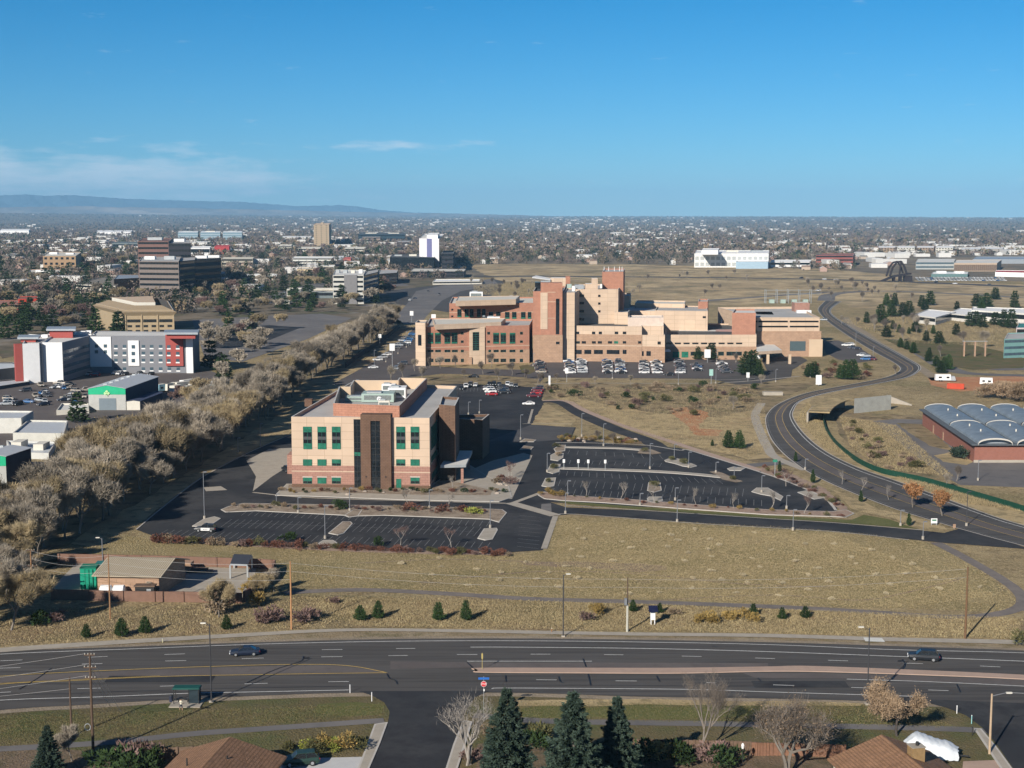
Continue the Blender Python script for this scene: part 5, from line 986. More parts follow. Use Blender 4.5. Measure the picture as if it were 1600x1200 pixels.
gb('low_building', 'low pinkish building in front of the tan brick block', 'building', [(40, 427), (92, 426), (96, 421), (48, 421)], 436, M('pink_tan', (.36, .22, .16)), offw, strips=1, unit=1)
b = gb('brick_office', 'small red-trimmed brick building among trees at the left edge', 'building', [(-10, 476), (68, 475), (70, 469), (-5, 469)], 490, M('dull_brick', (.25, .10, .07)), M('brick_roof', (.33, .16, .12)), strips=2, land='the red-trimmed brick building')
mb = MB(); b.slab(mb, b.wall(0), 10, (b.wall(0)[1] - b.wall(0)[0]).length, b.h * .3, b.h * .62, M('red_trim', (.42, .05, .03)), .3); mb.build('red_trim', b.root); b.top([(28, 467), (58, 466.5), (60, 463), (30, 463)], 3.2, MATS['red_trim'], MATS['dull_brick'], 'upper_storey')
b = gb('grey_office', 'six-storey grey and white striped office behind the creek trees', 'office building', [(520, 430), (568, 430), (572, 422), (524, 421)], 475, M('pale_band', (.5, .49, .45)), wroof, strips=6, side=False, unit=4, land='the grey striped office')
mb = MB(); b.slab(mb, b.wall(0), *sorted((onwall(*b.wall(0), 538, 450)[0], onwall(*b.wall(0), 558, 450)[0])), 0, b.h + .3, M('grey_core', (.19, .185, .19)), .8); mb.build('stair_core', b.root)
gb('office_building', 'dark glazed side block right of the grey striped office', 'office building', [(568, 430), (590, 425), (592, 420), (573, 423)], 474, M('grey_side', (.13, .13, .15)), groof, strips=6)
gb('office_building', 'brown banded office block just right of the grey striped office', 'office building', [(591, 428), (620, 426), (622, 421), (594, 421)], 446, M('brown_band_wall', (.25, .165, .12)), groof, strips=3)
gb('glass_office', 'low black glass office slab with white rooftop boxes', 'office building', [(609, 402), (678, 402.5), (681, 397), (613, 397)], 422, dglass, droof, strips=3, unit=3, land='the black glass office')
b = gb('office_tower', 'white office tower with a dark glass side and blue centre stripe', 'office building', [(655, 372.5), (686, 373), (694, 366), (663, 365.5)], 420, M('white_tower_wall', (.68, .66, .68)), wroof, side=False, land='the white office tower')
mb = MB(); b.slab(mb, b.wall(0), *sorted((onwall(*b.wall(0), 667, 390)[0], onwall(*b.wall(0), 675, 390)[0])), 0, b.h, M('lavender_glass', (.16, .16, .30), rough=.3), .1); mb.build('glass_stripe', b.root)
b.top([(667, 367), (684, 367), (687, 364), (669, 364)], 4.5, white, white); mb = MB(); b.slab(mb, b.wall(1), 0, (b.wall(1)[1] - b.wall(1)[0]).length, 1, b.h - .3, dglass, .08); mb.build('glass_side', b.root)
gb('office_building', 'black low block at the foot of the white tower', 'office building', [(690, 396), (708, 396), (710, 392), (693, 392)], 424, darkc, droof, strips=4)
gb('low_building', 'low dark plaza building below the white tower', 'building', [(640, 424), (725, 424), (728, 420), (646, 419)], 434, darkc, offw, strips=2)
gb('low_building', 'long low white canopy building beyond the avenue', 'building', [(676, 440), (753, 439), (752, 436), (680, 436)], 445, offw, white, strips=1)
b = gb('residential_tower', 'tall slim tan apartment tower standing alone', 'apartment tower', [(490, 351), (514, 351), (517, 348.5), (493, 348.5)], 388, M('tan_tower', (.36, .28, .19)), cream2, land='the slim tan tower'); b.grid(b.wall(0), 3, [b.h * (k + .3) / 12 for k in range(12)], 3.2, 1.6, M('shaded_balcony', (.14, .11, .08)))
mb = MB(); c = b.ctr; mb.box(c.x - 3, c.y - 3, b.h - .4, c.x + 3, c.y + 3, b.h + 3.4, MATS['tan_tower']); mb.build('lift_penthouse', b.root)
gb('glass_office', 'long dark glass office with two white rooftop boxes, far away', 'office building', [(560, 366), (632, 366), (634, 363.5), (564, 363.5)], 377, M('dark_teal_glass', (.03, .05, .065), rough=.2), droof, strips=2, unit=2)
gb('low_building', 'tan wing in front of the far dark glass office', 'building', [(566, 370.5), (594, 370.5), (595, 368.5), (568, 368.5)], 378, M('dusty_pink_wall', (.3, .23, .2)), groof, strips=2)
for i, (x0, x1) in enumerate(((278, 309), (313, 344), (348, 378))): gb('glass_office', ['left', 'middle', 'right'][i] + ' one of three pale blue glass office blocks, far left', 'office building', [(x0, 363), (x1, 363), (x1 + 1, 361), (x0 + 1, 361)], 374.5, M('pale_blue_glass', (.30, .38, .42), rough=.3), white, strips=3, gl=M('blue_band_glass', (.16, .24, .3), rough=.2), unit=1)
def row(lst, nm, cat, grp=None):
    for x0, x1, yt, yb, m_, rf_, lab, st_ in lst: gb(nm, lab, cat, [(x0, yt), (x1, yt), (x1 + 2, yt - 2.2), (x0 + 2, yt - 2.2)], yb, m_, rf_, strips=st_)
tl = M('teal_roof', (.12, .3, .32)); redr = M('red_roofing', (.38, .05, .05))
row([(457, 520, 403, 416, M('white_office_wall', (.6, .6, .56)), white, 'long white two-storey office with dark window lines', 3), (464, 492, 420, 432, M('yellowish_wall', (.5, .4, .26)), offw, 'small yellowish building in front of the long white office', 0),
     (492, 522, 416, 424, offw, white, 'white stepped annex right of the yellowish building', 1), (536, 548, 404, 416, M('pink_red_wall', (.4, .13, .11)), redr, 'small red gabled building right of the long white office', 0),
     (384, 432, 430, 440, M('bright_white_wall', (.66, .66, .63)), white, 'small white low office left of the grey striped office', 1), (520, 566, 402, 406, slate, white, 'grey flat building behind the red gabled building', 0),
     (346, 395, 404, 416, M('tan_low_wall', (.36, .33, .27)), offw, 'tan low office right of the dark towers', 2), (335, 358, 385, 397, redr, redr, 'red and white angular building behind the dark towers', 0),
     (298, 328, 387, 400, M('very_white_wall', (.7, .7, .7)), white, 'white box building right behind the rose-brown tower', 1), (300, 327, 379, 385, offw, white, 'white low building beyond the white box building', 0),
     (440, 485, 371, 376, offw, white, 'flat white shed left of the slim tan tower', 0), (435, 455, 384, 392, offw, offw, 'white apartment row left of the slim tan tower', 2), (466, 500, 388, 397, offw, offw, 'white apartment row in front of the slim tan tower', 2), (538, 570, 388, 397, offw, offw, 'white apartment row right of the slim tan tower', 2),
     (460, 528, 456, 466, M('teal_grey_wall', (.14, .17, .18)), wroof, 'teal-grey long shed below the grey striped office', 1), (468, 492, 459, 465, white, white, 'white small block left on the teal-grey shed row', 0), (448, 470, 452, 463, offw, wroof, 'white flat block left of the grey striped office', 1), (490, 536, 452, 464, M('cream_low', (.5, .46, .38)), wroof, 'cream low wing at the foot of the grey striped office', 1),
     (430, 452, 471, 476, offw, white, 'tiny white kiosk building beside the north car park', 0), (175, 215, 380, 390, M('slate_green', (.16, .19, .19)), M('slate_dark_roof', (.11, .13, .14)), 'slate-roofed hall behind the rose-brown tower', 1), (0, 45, 360, 366, white, white, 'long white far warehouse at the left edge', 0), (150, 205, 362, 366, white, white, 'long white far warehouse above the trees', 0),
     (620, 640, 378, 384, brownd, groof, 'small brown office right of the far dark glass office', 1), (520, 540, 449, 455, tl, tl, 'small teal-roofed shop by the striped office', 0)], 'low_building', 'building')
# right side
b = gb('warehouse_block', 'large white multi-storey warehouse block with pale window bays, upper right', 'warehouse', [(1085, 396), (1201, 396), (1202, 391), (1088, 391)], 418, M('bright_white', (.70, .70, .68)), white, unit=3, land='the large white block')
b.grid(b.wall(0), 14, [b.h * .12, b.h * .55], 4.5, b.h * .22, M('pale_bay', (.42, .44, .44))); b.top([(1096, 391), (1122, 391), (1124, 388), (1098, 388)], 5, white, white)
gb('low_building', 'pale blue loading hall in front of the large white block', 'warehouse', [(1150, 409), (1200, 409), (1202, 407), (1152, 407)], 420, M('pale_blue_cladding', (.33, .45, .55)), white)
gb('brick_office', 'red brick office block with window bands, upper right', 'office building', [(1275, 399), (1333, 399), (1336, 396), (1284, 396)], 415, M('office_red', (.26, .09, .075)), M('office_red_roof', (.25, .12, .1)), strips=3, land='the red brick office block')
gb('low_building', 'long white commercial row left of the red brick office block', 'shop', [(1204, 409), (1266, 409), (1268, 406), (1206, 406)], 417, white, white, strips=1)
for i in range(4): gb('condominium', ['leftmost', 'second', 'third', 'rightmost'][i] + ' of four tan and white condominium blocks in a row', 'apartment block', [(1372 + i * 30, 387), (1399 + i * 30, 387), (1400 + i * 30, 384), (1373 + i * 30, 384)], 397, [M('condo_tan', (.33, .24, .17)), offw][i % 2], white, grid=(6, 3))
gb('glass_office', 'long grey glass office left part, upper right', 'office building', [(1431, 409), (1491, 409), (1493, 404.5), (1434, 404.5)], 421, M('glass_office_wall', (.36, .38, .38)), wroof, strips=2, gl=bglass, land='the grey glass office')
b = gb('office_building', 'peach office with vertical fins right of the grey glass office', 'office building', [(1491, 411), (1558, 411), (1565, 406), (1494, 406)], 424, M('fin_wall', (.46, .35, .26)), wroof); b.grid(b.wall(0), 22, [.8], 2.2, b.h * .72, M('fin_shade', (.17, .12, .09)))
gb('big_box_store', 'wide cream big-box store behind the offices, upper right', 'store', [(1501, 390), (1567, 388.5), (1569, 386), (1504, 386.5)], 397, M('cream_store', (.62, .57, .50)), white)
gb('low_building', 'red and white striped store at the right edge', 'store', [(1555, 425), (1640, 427), (1640, 423), (1556, 422)], 432, white, redr)
gb('low_building', 'wide flat grey-roofed hall above the dealership', 'store', [(1520, 405), (1640, 405), (1640, 401), (1525, 401)], 412, slate, slate)
gb('car_dealership', 'white car dealership hall behind rows of parked white cars', 'store', [(1455, 428), (1512, 428), (1513, 424.5), (1458, 424.5)], 433, M('dealer_glass', (.12, .2, .2)), white, unit=2)
for px, bs, lb in (([(1427, 492), (1462, 496), (1494, 487), (1450, 483)], 504, 'low white-roofed school wing among trees, left part'), ([(1480, 489), (1520, 493), (1560, 485), (1500, 481)], 500, 'low white-roofed school wing, middle part'), ([(1518, 484), (1640, 492), (1640, 483), (1520, 479)], 500, 'low white-roofed school wing at the right edge')):
    gb('school_wing', lb, 'school', px, bs, M('school_wall', (.58, .56, .52)), white, strips=1)
LAND.append(('the white-roofed school', G(1500, 500)))
b = gb('glass_pavilion', 'greenish glass-walled building at the right edge of the lawns', 'office building', [(1569, 530), (1660, 527), (1660, 518), (1575, 520)], 560, M('green_glass_wall', (.16, .30, .29), rough=.2), groof, strips=3, gl=bglass, land='the greenish glass building')
gb('lodge', 'white lodge with a teal roof at the right edge', 'building', [(1588, 512), (1660, 512), (1660, 503), (1592, 504)], 527, M('lodge_wall', (.5, .42, .42)), M('teal_tile', (.04, .2, .2)), strips=1)
t = thing('garden_pergola', 'row of three pale stone pillars in the lawn near the glass building', 'pergola', tuple(G(1520, 556)))
for px in (1506, 1523, 1539): p = G(px, 557); mb = MB(); mb.box(p.x - .35, p.y - .35, 0, p.x + .35, p.y + .35, 7.5, tanbr); mb.build('pillar', t)
mb = MB(); a, b_ = G(1503, 557), G(1542, 557); mb.box(a.x, a.y - .2, 7.5, b_.x, a.y + .2, 7.75, steel); mb.build('beam', t)
# dark steel arch footbridge
t = thing('arch_footbridge', 'dark steel footbridge with a leaning arch over the far highway', 'bridge', tuple(G(1400, 440))); stl = M('dark_weathered_steel', (.03, .025, .03)); zt = hgt(1405, 440, 408)
def P3(px, py, z): q = G(px, py, 0); return Vector((q.x, q.y, z))
base = G(1405, 440); mk = lambda px, hz: Vector((rayd(px, 400).x / rayd(px, 440).y * 0 + (px - 800) / F * (base.y * cP + H * sP), base.y, hz))
def zat(py): y = (600 - py) / F; return H + base.y * (-sP + y * cP) / (cP + y * sP)
mb = MB(); A1 = [mk(1390, zat(432)), mk(1394, zat(418)), mk(1400, zat(410)), mk(1407, zat(408.5)), mk(1412, zat(416)), mk(1416, zat(427))]
for i in range(5): mb.tube(A1[i], A1[i + 1], 1.1, 1.1, stl, 6)
mb.build('arch', t); mb = MB()
for i in range(5): mb.tube(A1[i] + Vector((0, 14, -.5)), A1[i + 1] + Vector((0, 14, -.5)), 1., 1., stl, 6)
mb.tube(A1[2], A1[2] + Vector((0, 14, -.5)), .7, .7, stl, 6); mb.tube(A1[3], A1[3] + Vector((0, 14, -.5)), .7, .7, stl, 6); mb.tube(A1[3], mk(1404, 0), .9, .9, stl, 6); mb.build('arch', t)
mb = MB(); d0 = [mk(1362, zat(446)), mk(1378, zat(439)), mk(1392, zat(433)), mk(1402, zat(430)), mk(1424, zat(426.5))]
for i in range(4): mb.hexa([tuple(d0[i] + Vector((0, 0, -1.6))), tuple(d0[i + 1] + Vector((0, 0, -1.6))), tuple(d0[i + 1] + Vector((0, 9, -1.6))), tuple(d0[i] + Vector((0, 9, -1.6)))], [tuple(d0[i]), tuple(d0[i + 1]), tuple(d0[i + 1] + Vector((0, 9, 0))), tuple(d0[i] + Vector((0, 9, 0)))], stl)
mb.build('deck', t); mb = MB()
for px, w_ in ((1398, 1), (1408, 1.2), (1420, 4)): q = mk(px, 0); mb.box(q.x - w_, q.y + 1, 0, q.x + w_, q.y + 8, zat(431), stl)
mb.build('pier', t)

# ---------------------------------------------------------------- sheds on the left
def shed(name, label, a, b, back, he, rise, wallm, roofm, fascia=None, door=None, axis_end=True, shade=None, vents=0, land=None):
    """gable-end shed: a, b front corners in pixels (ground), back = (dx, dy) metres to the rear end"""
    A, Bq = G(*a), G(*b); t = thing(name, label, 'shed', tuple((A + Bq) / 2)); bk = Vector((*back, 0)); mid = (A + Bq) / 2
    if land: LAND.append((land, mid + bk / 2))
    def v(p, z): return (p.x, p.y, z)
    mb = MB()
    mb.face([v(A, 0), v(Bq, 0), v(Bq, he), v(mid, he + rise), v(A, he)], wallm); mb.face([v(Bq + bk, 0), v(A + bk, 0), v(A + bk, he), v(mid + bk, he + rise), v(Bq + bk, he)], wallm)
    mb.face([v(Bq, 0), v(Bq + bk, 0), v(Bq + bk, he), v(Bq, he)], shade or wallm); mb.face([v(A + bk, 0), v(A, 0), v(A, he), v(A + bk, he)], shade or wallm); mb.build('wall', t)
    mb = MB(); e = (A - Bq).normalized() * .3; f = -bk.normalized() * .3
    for p, s in ((A, e), (Bq, -e)):
        r_ = [p + s + f, p + s + bk - f, mid + bk - f, mid + f]; zz = [he, he, he + rise + .1, he + rise + .1]; r3 = [v(r_[k], zz[k] + .05) for k in range(4)]; mb.hexa([(x, y, z - .12) for x, y, z in r3], r3, roofm)
    mb.build('roof', t)
    d = (Bq - A).normalized(); n_ = Vector((d.y, -d.x, 0)); Ln = (Bq - A).length
    if fascia:
        mb = MB(); q = [A + n_ * .08, Bq + n_ * .08, Bq - n_ * .02, A - n_ * .02]; z0_ = he * .72
        mb.hexa([v(p, z0_) for p in q], [v(p, he - .02) for p in q], fascia); q2 = [A + n_ * .08, Bq + n_ * .08, mid + n_ * .08]; mb.face([v(q2[0], he - .02), v(q2[1], he - .02), v(q2[2], he + rise)], fascia); mb.build('fascia_board', t)
    if door:
        mb = MB(); p = A + d * Ln * door[0]; q = A + d * Ln * door[1]; q4 = [p + n_ * .1, q + n_ * .1, q - n_ * .05, p - n_ * .05]; mb.hexa([v(k_, 0) for k_ in q4], [v(k_, he * door[2]) for k_ in q4], M('roller_door', (.17, .21, .24), var=.1)); mb.build('roller_door', t)
    for k in range(vents):
        c = mid + bk * ((k + .5) / vents); mb = MB(); mb.box(c.x - 2.2, c.y - .4, he + rise - .3, c.x - .9, c.y + .4, he + rise + .35, steel); mb.build('roof_vent', t)
    return t, v
gfa = M('green_fascia', (.015, .40, .20), rough=.6); shw = M('shed_grey_wall', (.42, .42, .40)); shd = M('shed_wall_shade', (.04, .05, .085)); lr = M('light_metal_roof', (.48, .50, .52), rough=.5, var=.08)  # navy tone puts the shade of the shed sides into the wall colour
p = G(139, 640); he = hgt(139, 640, 606)
t, _ = shed('storage_shed', 'grey storage shed with bright green gable fascia and emblem', (139, 641), (197, 641), (2.5, 37), he, 1.1, shw, lr, gfa, (.28, .74, .55), shade=shd, vents=6, land='the green-fascia shed')
A, Bq = G(139, 641), G(197, 641); mb = MB(); m_ = (A + Bq) / 2
for k, (dx, dz, r_) in enumerate(((-.55, 0, .5), (.55, 0, .5), (0, .6, .5))): mb.tube((m_.x + dx, m_.y - .35, he * .78 + dz), (m_.x + dx, m_.y - .1, he * .78 + dz), r_, r_, M('pale_green_emblem', (.45, .7, .35)), 12)
mb.tube((m_.x, m_.y - .3, he * .78), (m_.x + .25, m_.y - .3, he * .78 - 1.), .12, .12, MATS['pale_green_emblem'], 5); mb.build('clover_emblem', t)
t, _ = shed('side_shed', 'navy lean-to with low white front beside the green-fascia shed', (198, 641), (219, 641), (2, 25), he * .42, .3, offw, M('navy_roof', (.05, .065, .12)), None, None, shade=shd)
he2 = hgt(0, 765, 712)
t, _ = shed('storage_shed', 'shed with green fascia cut by the left edge of the picture', (-52, 768), (11, 766), (2, 13), he2, .8, shw, lr, gfa, None, shade=shd, vents=3, land='the left-edge green-fascia shed')
mb = MB(); q = G(40, 752); mb.box(q.x - 6, q.y - 2, 3.4, q.x + 3.5, q.y + 8, 3.8, M('navy_roof', (.05, .065, .12))); mb.box(q.x + 2.2, q.y - 1.8, 0, q.x + 3.1, q.y - .9, 3.4, offw); mb.build('side_canopy', t)
gb('flat_shed', 'white shed with grey flat roof between the two green-fascia sheds', 'shed', [(20, 676), (100, 677), (106, 657), (44, 656)], 694, M('white_shed_wall', (.52, .51, .46)), lr, unit=0, land='the white flat sheds')
gb('flat_shed', 'tall white shed with dark right side left of the white flat shed', 'shed', [(-60, 654), (33, 653), (52, 642), (-40, 641)], 678, M('white_shed_wall2', (.55, .54, .5)), lr)
gb('flat_shed', 'low pale-roofed shed with roof turbines just above the left-edge shed', 'shed', [(18, 706), (76, 708), (88, 690), (10, 688)], 716, M('white_shed_wall3', (.5, .5, .48)), lr, unit=2)
gb('flat_shed', 'long dark-walled shed with pale roof at the left edge below the hotel', 'shed', [(-60, 583), (42, 572), (20, 566), (-60, 566)], 602, M('dark_shed_wall', (.06, .065, .075)), lr)
gb('flat_shed', 'lower pale-roofed shed in front of the dark-walled shed', 'shed', [(-60, 612), (46, 596), (44, 590), (-60, 600)], 618, M('dark_shed_wall2', (.07, .07, .08)), lr)
gb('flat_shed', 'low white shed wing left of the green-fascia shed', 'shed', [(88, 641), (139, 638), (139, 630), (96, 630)], 649, offw, wroof)
p = G(10, 592)
# ---------------------------------------------------------------- plants
AUTO = []
def auto(o, phrase, cat, group): tag(o, None, cat, group); AUTO.append((o, phrase)); return o
bark = M('grey_bark', (.19, .165, .14), coord='O', rand=.25, scale=3); bark_pale = M('pale_bark', (.30, .27, .24), coord='O', scale=3)
def fol(name, col, c2, rand=.25, sc_=.35): return M(name, col, coord='O', col2=c2, rand=rand, scale=sc_, spec=.05, rough=1, detail=3, wid=.2)
tw_grey = fol('grey_twigs', (.20, .175, .14), (.43, .37, .295), .38); tw_brown = fol('ochre_twigs', (.21, .165, .105), (.41, .33, .20), .35); tw_red = fol('plum_twigs', (.15, .095, .085), (.24, .165, .145))
tw_white = fol('pale_twigs', (.19, .17, .15), (.31, .28, .25)); leaf_rust = fol('rust_leaves', (.24, .11, .045), (.36, .19, .09)); leaf_dry = fol('dry_tan_leaves', (.21, .15, .10), (.36, .26, .17))
nd_dark = fol('dark_needles', (.016, .028, .014), (.045, .07, .03)); nd_mid = fol('green_needles', (.022, .045, .018), (.06, .10, .036)); nd_blue = fol('blue_green_needles', (.022, .04, .028), (.085, .12, .092), .12)
sh_red = fol('red_shrub_leaves', (.12, .05, .038), (.20, .10, .07)); sh_gold = fol('golden_shrub_leaves', (.22, .15, .05), (.38, .27, .10)); sh_ol = fol('olive_shrub_leaves', (.07, .07, .03), (.16, .15, .07)); sh_dk = fol('dark_shrub_leaves', (.02, .035, .015), (.05, .08, .03)); sh_tan = fol('tan_shrub_twigs', (.2, .15, .10), (.34, .26, .18)); lime = fol('lime_shrub_leaves', (.18, .19, .04), (.30, .32, .07))
def tris(P_, D, Ln, Wd, rg):
    """thin triangles rooted at P_, pointing along D"""
    n = len(P_); D = D / np.maximum(1e-6, np.linalg.norm(D, axis=1, keepdims=True)); r = rg.normal(size=(n, 3)); S = np.cross(D, r); S /= np.maximum(1e-6, np.linalg.norm(S, axis=1, keepdims=True))
    V = np.stack([P_ - S * Wd[:, None] / 2, P_ + S * Wd[:, None] / 2, P_ + D * Ln[:, None]], 1).reshape(-1, 3); return V, np.arange(3 * n).reshape(n, 3)
def bare_tree(seed, h=11., spread=.62, ntw=3200, wtw=.075, lean=0, fork=.28, trunks=1, tl=.9):
    rg = np.random.default_rng(seed); segs = []; tips = []
    def grow(p, d, ln, r, dep):
        n = 3; q = p
        for k in range(n):
            d = d + rg.normal(size=3) * .13 + np.array([0, 0, .05]); d /= np.linalg.norm(d); q2 = q + d * ln / n; segs.append((q, q2, r * (1 - .25 * k / n), r * (1 - .25 * (k + 1) / n))); q = q2
            if dep >= 2: tips.append((q, d, dep))
        if dep < 4:
            m = rg.integers(2, 4) + (dep == 0)
            for j in range(m):
                a = rg.uniform(0, 6.283); u = np.array([math.cos(a), math.sin(a), 0]); sp = spread * rg.uniform(.6, 1.3); nd = d * (1 - sp * .5) + u * sp + np.array([0, 0, .26]); nd /= np.linalg.norm(nd)
                grow(q, nd, ln * rg.uniform(.62, .85), r * .62, dep + 1)
    for t in range(trunks): a = rg.uniform(0, 6.28); grow(np.array([.25 * t, 0, 0.]), np.array([lean + .25 * math.cos(a) * (trunks > 1), .25 * math.sin(a) * (trunks > 1), 1.]), h * fork, h * .019, 0)
    mb = MB()
    for a, b, r0, r1 in segs:
        if r0 > .012 * h * .25: mb.tube(a, b, r0, r1, bark, 5 if r0 > .05 * h / 10 else 3, False)
    tp = np.array([t[0] for t in tips]); td = np.array([t[1] for t in tips]); ix = rg.integers(0, len(tp), ntw)
    P_ = tp[ix] + rg.normal(size=(ntw, 3)) * .34 * h / 11; D = td[ix] * .8 + rg.normal(size=(ntw, 3)) * .55 + np.array([0, 0, .25]); V, Fc = tris(P_, D, rg.uniform(.45, 1.25, ntw) * tl * h / 11, rg.uniform(.5, 1.2, ntw) * wtw, rg)
    zt_ = V[:, 2].max(); s = h / zt_; V = V * s; mb.v = [(x * s, y * s, z * s) for x, y, z in mb.v]
    return mb, V, Fc
def leafy(V, n, rg, size): ix = rg.integers(0, len(V), n); P_ = V[ix] + rg.normal(size=(n, 3)) * .15; return tris(P_, rg.normal(size=(n, 3)), rg.uniform(.6, 1.3, n) * size, rg.uniform(.6, 1.2, n) * size, rg)
def conifer(seed, h=8., rad=.26, ncard=5200, size=.34, droop=-.12, lev=26, power=1.):
    rg = np.random.default_rng(seed); P_ = []; D = []
    per = ncard // lev
    for k in range(lev):
        f = (k + rg.uniform(-.3, .3)) / lev; f = min(.985, max(.03, f)); z = h * (.05 + .95 * f); R_ = h * rad * (1 - f) ** power * rg.uniform(.85, 1.15) + .12
        nb = max(4, int(12 * (1 - f) + 3)); off = rg.uniform(0, 6.28)
        m = int(per * (.35 + 1.5 * (1 - f)) * .9)
        for b in range(nb):
            a = off + 6.283 * b / nb + rg.uniform(-.2, .2); rr = R_ * rg.uniform(.72, 1.12); q = max(3, m // nb); t = rg.uniform(.15, 1, q) ** .7
            x = np.cos(a) * rr * t; y = np.sin(a) * rr * t; zz = z + droop * rr * t * 2.2 + .12 * rr * t * t * 2 + rg.normal(size=q) * .10
            w_ = .16 * rr * (1.1 - t); P_.append(np.stack([x + rg.normal(size=q) * w_, y + rg.normal(size=q) * w_, zz], 1)); D.append(np.stack([np.cos(a) + rg.normal(size=q) * .7, np.sin(a) + rg.normal(size=q) * .7, rg.normal(size=q) * .4 + .05], 1))
    P_ = np.concatenate(P_); D = np.concatenate(D); n = len(P_)
    return tris(P_, D, rg.uniform(.6, 1.3, n) * size, rg.uniform(.35, .75, n) * size, rg)
def clump(seed, rx, rz, n, size, zc=None, lumps=7, up=.3):
    rg = np.random.default_rng(seed); zc = rz if zc is None else zc; c = rg.normal(size=(lumps, 3)) * .42; c[:, 2] = abs(c[:, 2]) * .8 - .3; ix = rg.integers(0, lumps, n); d = rg.normal(size=(n, 3)); d /= np.linalg.norm(d, axis=1, keepdims=True)
    p = c[ix] + d * rg.uniform(.25, .52, n)[:, None]; p[:, 0] *= rx * 1.1; p[:, 1] *= rx * 1.1; p[:, 2] = p[:, 2] * rz + zc; p[:, 2] = np.maximum(p[:, 2], .03); return tris(p, d + np.array([0, 0, up]), rg.uniform(.6, 1.4, n) * size, rg.uniform(.4, .9, n) * size, rg)
def treeproto(seed, mat, name, nleaf=0, lmat=None, lsize=.22, barkm=bark, **kw):
    mb, V, Fc = bare_tree(seed, **kw); rg = np.random.default_rng(seed + 5)
    tm = bpy.data.meshes.new('trunk'); tm.from_pydata(mb.v, [], mb.f); tm.materials.append(barkm)
    mats = [mat]; mi = np.zeros(len(Fc))
    if nleaf: V2, F2 = leafy(V, nleaf, rg, lsize); Fc = np.concatenate([Fc, F2 + len(V)]); V = np.concatenate([V, V2]); mats.append(lmat); mi = np.concatenate([mi, np.ones(len(F2))])
    return tm, npmesh('crown', V, Fc, mats, mi)
COT = [treeproto(100 + i, m_, 'c', nleaf=nl, lmat=lm, lsize=.2, h=11, spread=.6 + .08 * (i % 3), ntw=15000, wtw=.085, tl=1.05) for i, (m_, nl, lm) in enumerate([(tw_grey, 0, None), (tw_grey, 200, leaf_dry), (tw_brown, 900, sh_gold), (tw_grey, 900, leaf_dry), (tw_brown, 700, sh_ol), (tw_grey, 0, None)])]
def merged(seed, mat, **kw):
    mb, V, Fc = bare_tree(seed, **kw); me = npmesh('bare_tree', V, Fc, [mat, bark], None); mb2 = MB(); return me, mb
def place_tree(proto, p, s, name, phrase=None, cat='tree', group=None, label=None, rz=None, z=0.):
    t = thing(name, label, cat, (p[0], p[1], z)); link(proto[0], 'trunk', parent=t); link(proto[1], 'crown', parent=t)
    t.scale = (s * rnd.uniform(.9, 1.12), s * rnd.uniform(.9, 1.12), s); t.rotation_euler.z = rnd.uniform(0, 6.28) if rz is None else rz
    if phrase: auto(t, phrase, cat, group)
    elif group: t['group'] = group
    return t
# the creek belt: cottonwoods from lower left up to the avenue
def scatter(poly, n, mind, tries=6000, dens=None):
    xs = [p[0] for p in poly]; ys = [p[1] for p in poly]; out = []; k = 0
    while len(out) < n and k < tries:
        k += 1; x, y = rnd.uniform(min(xs), max(xs)), rnd.uniform(min(ys), max(ys))
        if not inpoly(x, y, poly): continue
        g = G(x, y)
        md = mind * (1 if isinstance(mind, (int, float)) else 1)
        if all((g.x - o.x) ** 2 + (g.y - o.y) ** 2 > md * md for o in out): out.append(g)
    return out
def wscatter(poly, n, mind, tries=9000):                  # evenly over the ground rather than over the picture
    q = [G(*p) for p in poly]; xs = [p.x for p in q]; ys = [p.y for p in q]; out = []; k = 0; qq = [(p.x, p.y) for p in q]
    while len(out) < n and k < tries:
        k += 1; x, y = rnd.uniform(min(xs), max(xs)), rnd.uniform(min(ys), max(ys))
        if inpoly(x, y, qq) and all((x - o.x) ** 2 + (y - o.y) ** 2 > mind * mind for o in out): out.append(Vector((x, y, 0)))
    return out
BELT = [(-60, 875), (-60, 855), (20, 832), (90, 792), (130, 748), (200, 722), (290, 684), (360, 652), (420, 616), (480, 582), (540, 548), (590, 518), (600, 507), (618, 508), (585, 532), (530, 566), (470, 608), (420, 655), (350, 700), (290, 738), (230, 775), (160, 815), (110, 842), (40, 870)]
for i, p in enumerate(wscatter(BELT, 225, 4.6, 40000)):
    k = rnd.choice([0, 1, 1, 2, 3, 3, 4, 5, 0]); place_tree(COT[k], p, rnd.uniform(.85, 1.55), 'cottonwood_tree', ['bare grey cottonwood', 'bare grey cottonwood', 'golden-brown cottonwood', 'grey cottonwood with dry leaves', 'olive-brown cottonwood', 'bare grey cottonwood'][k], 'tree', 'cottonwoods along the creek')
for p, s, k in ((G(18, 985), .95, 2), (G(-25, 950), 1.1, 4), (G(25, 900), .8, 2), (G(-20, 900), 1.0, 1), (G(60, 868), .8, 3), (G(-70, 1000), 1.1, 2), (G(5, 870), .9, 5)): place_tree(COT[k], p, s, 'cottonwood_tree', 'brownish cottonwood at the left edge', 'tree', 'cottonwoods at the left edge')
for px, py, s, k in ((342, 965, .62, 2), (352, 950, .5, 1), (400, 938, .5, 2), (428, 925, .45, 0), (230, 935, .3, 1)): place_tree(COT[k], G(px, py), s, 'bare_tree', 'tan bushy tree by the walled yard', 'tree', 'bushy trees by the walled yard')
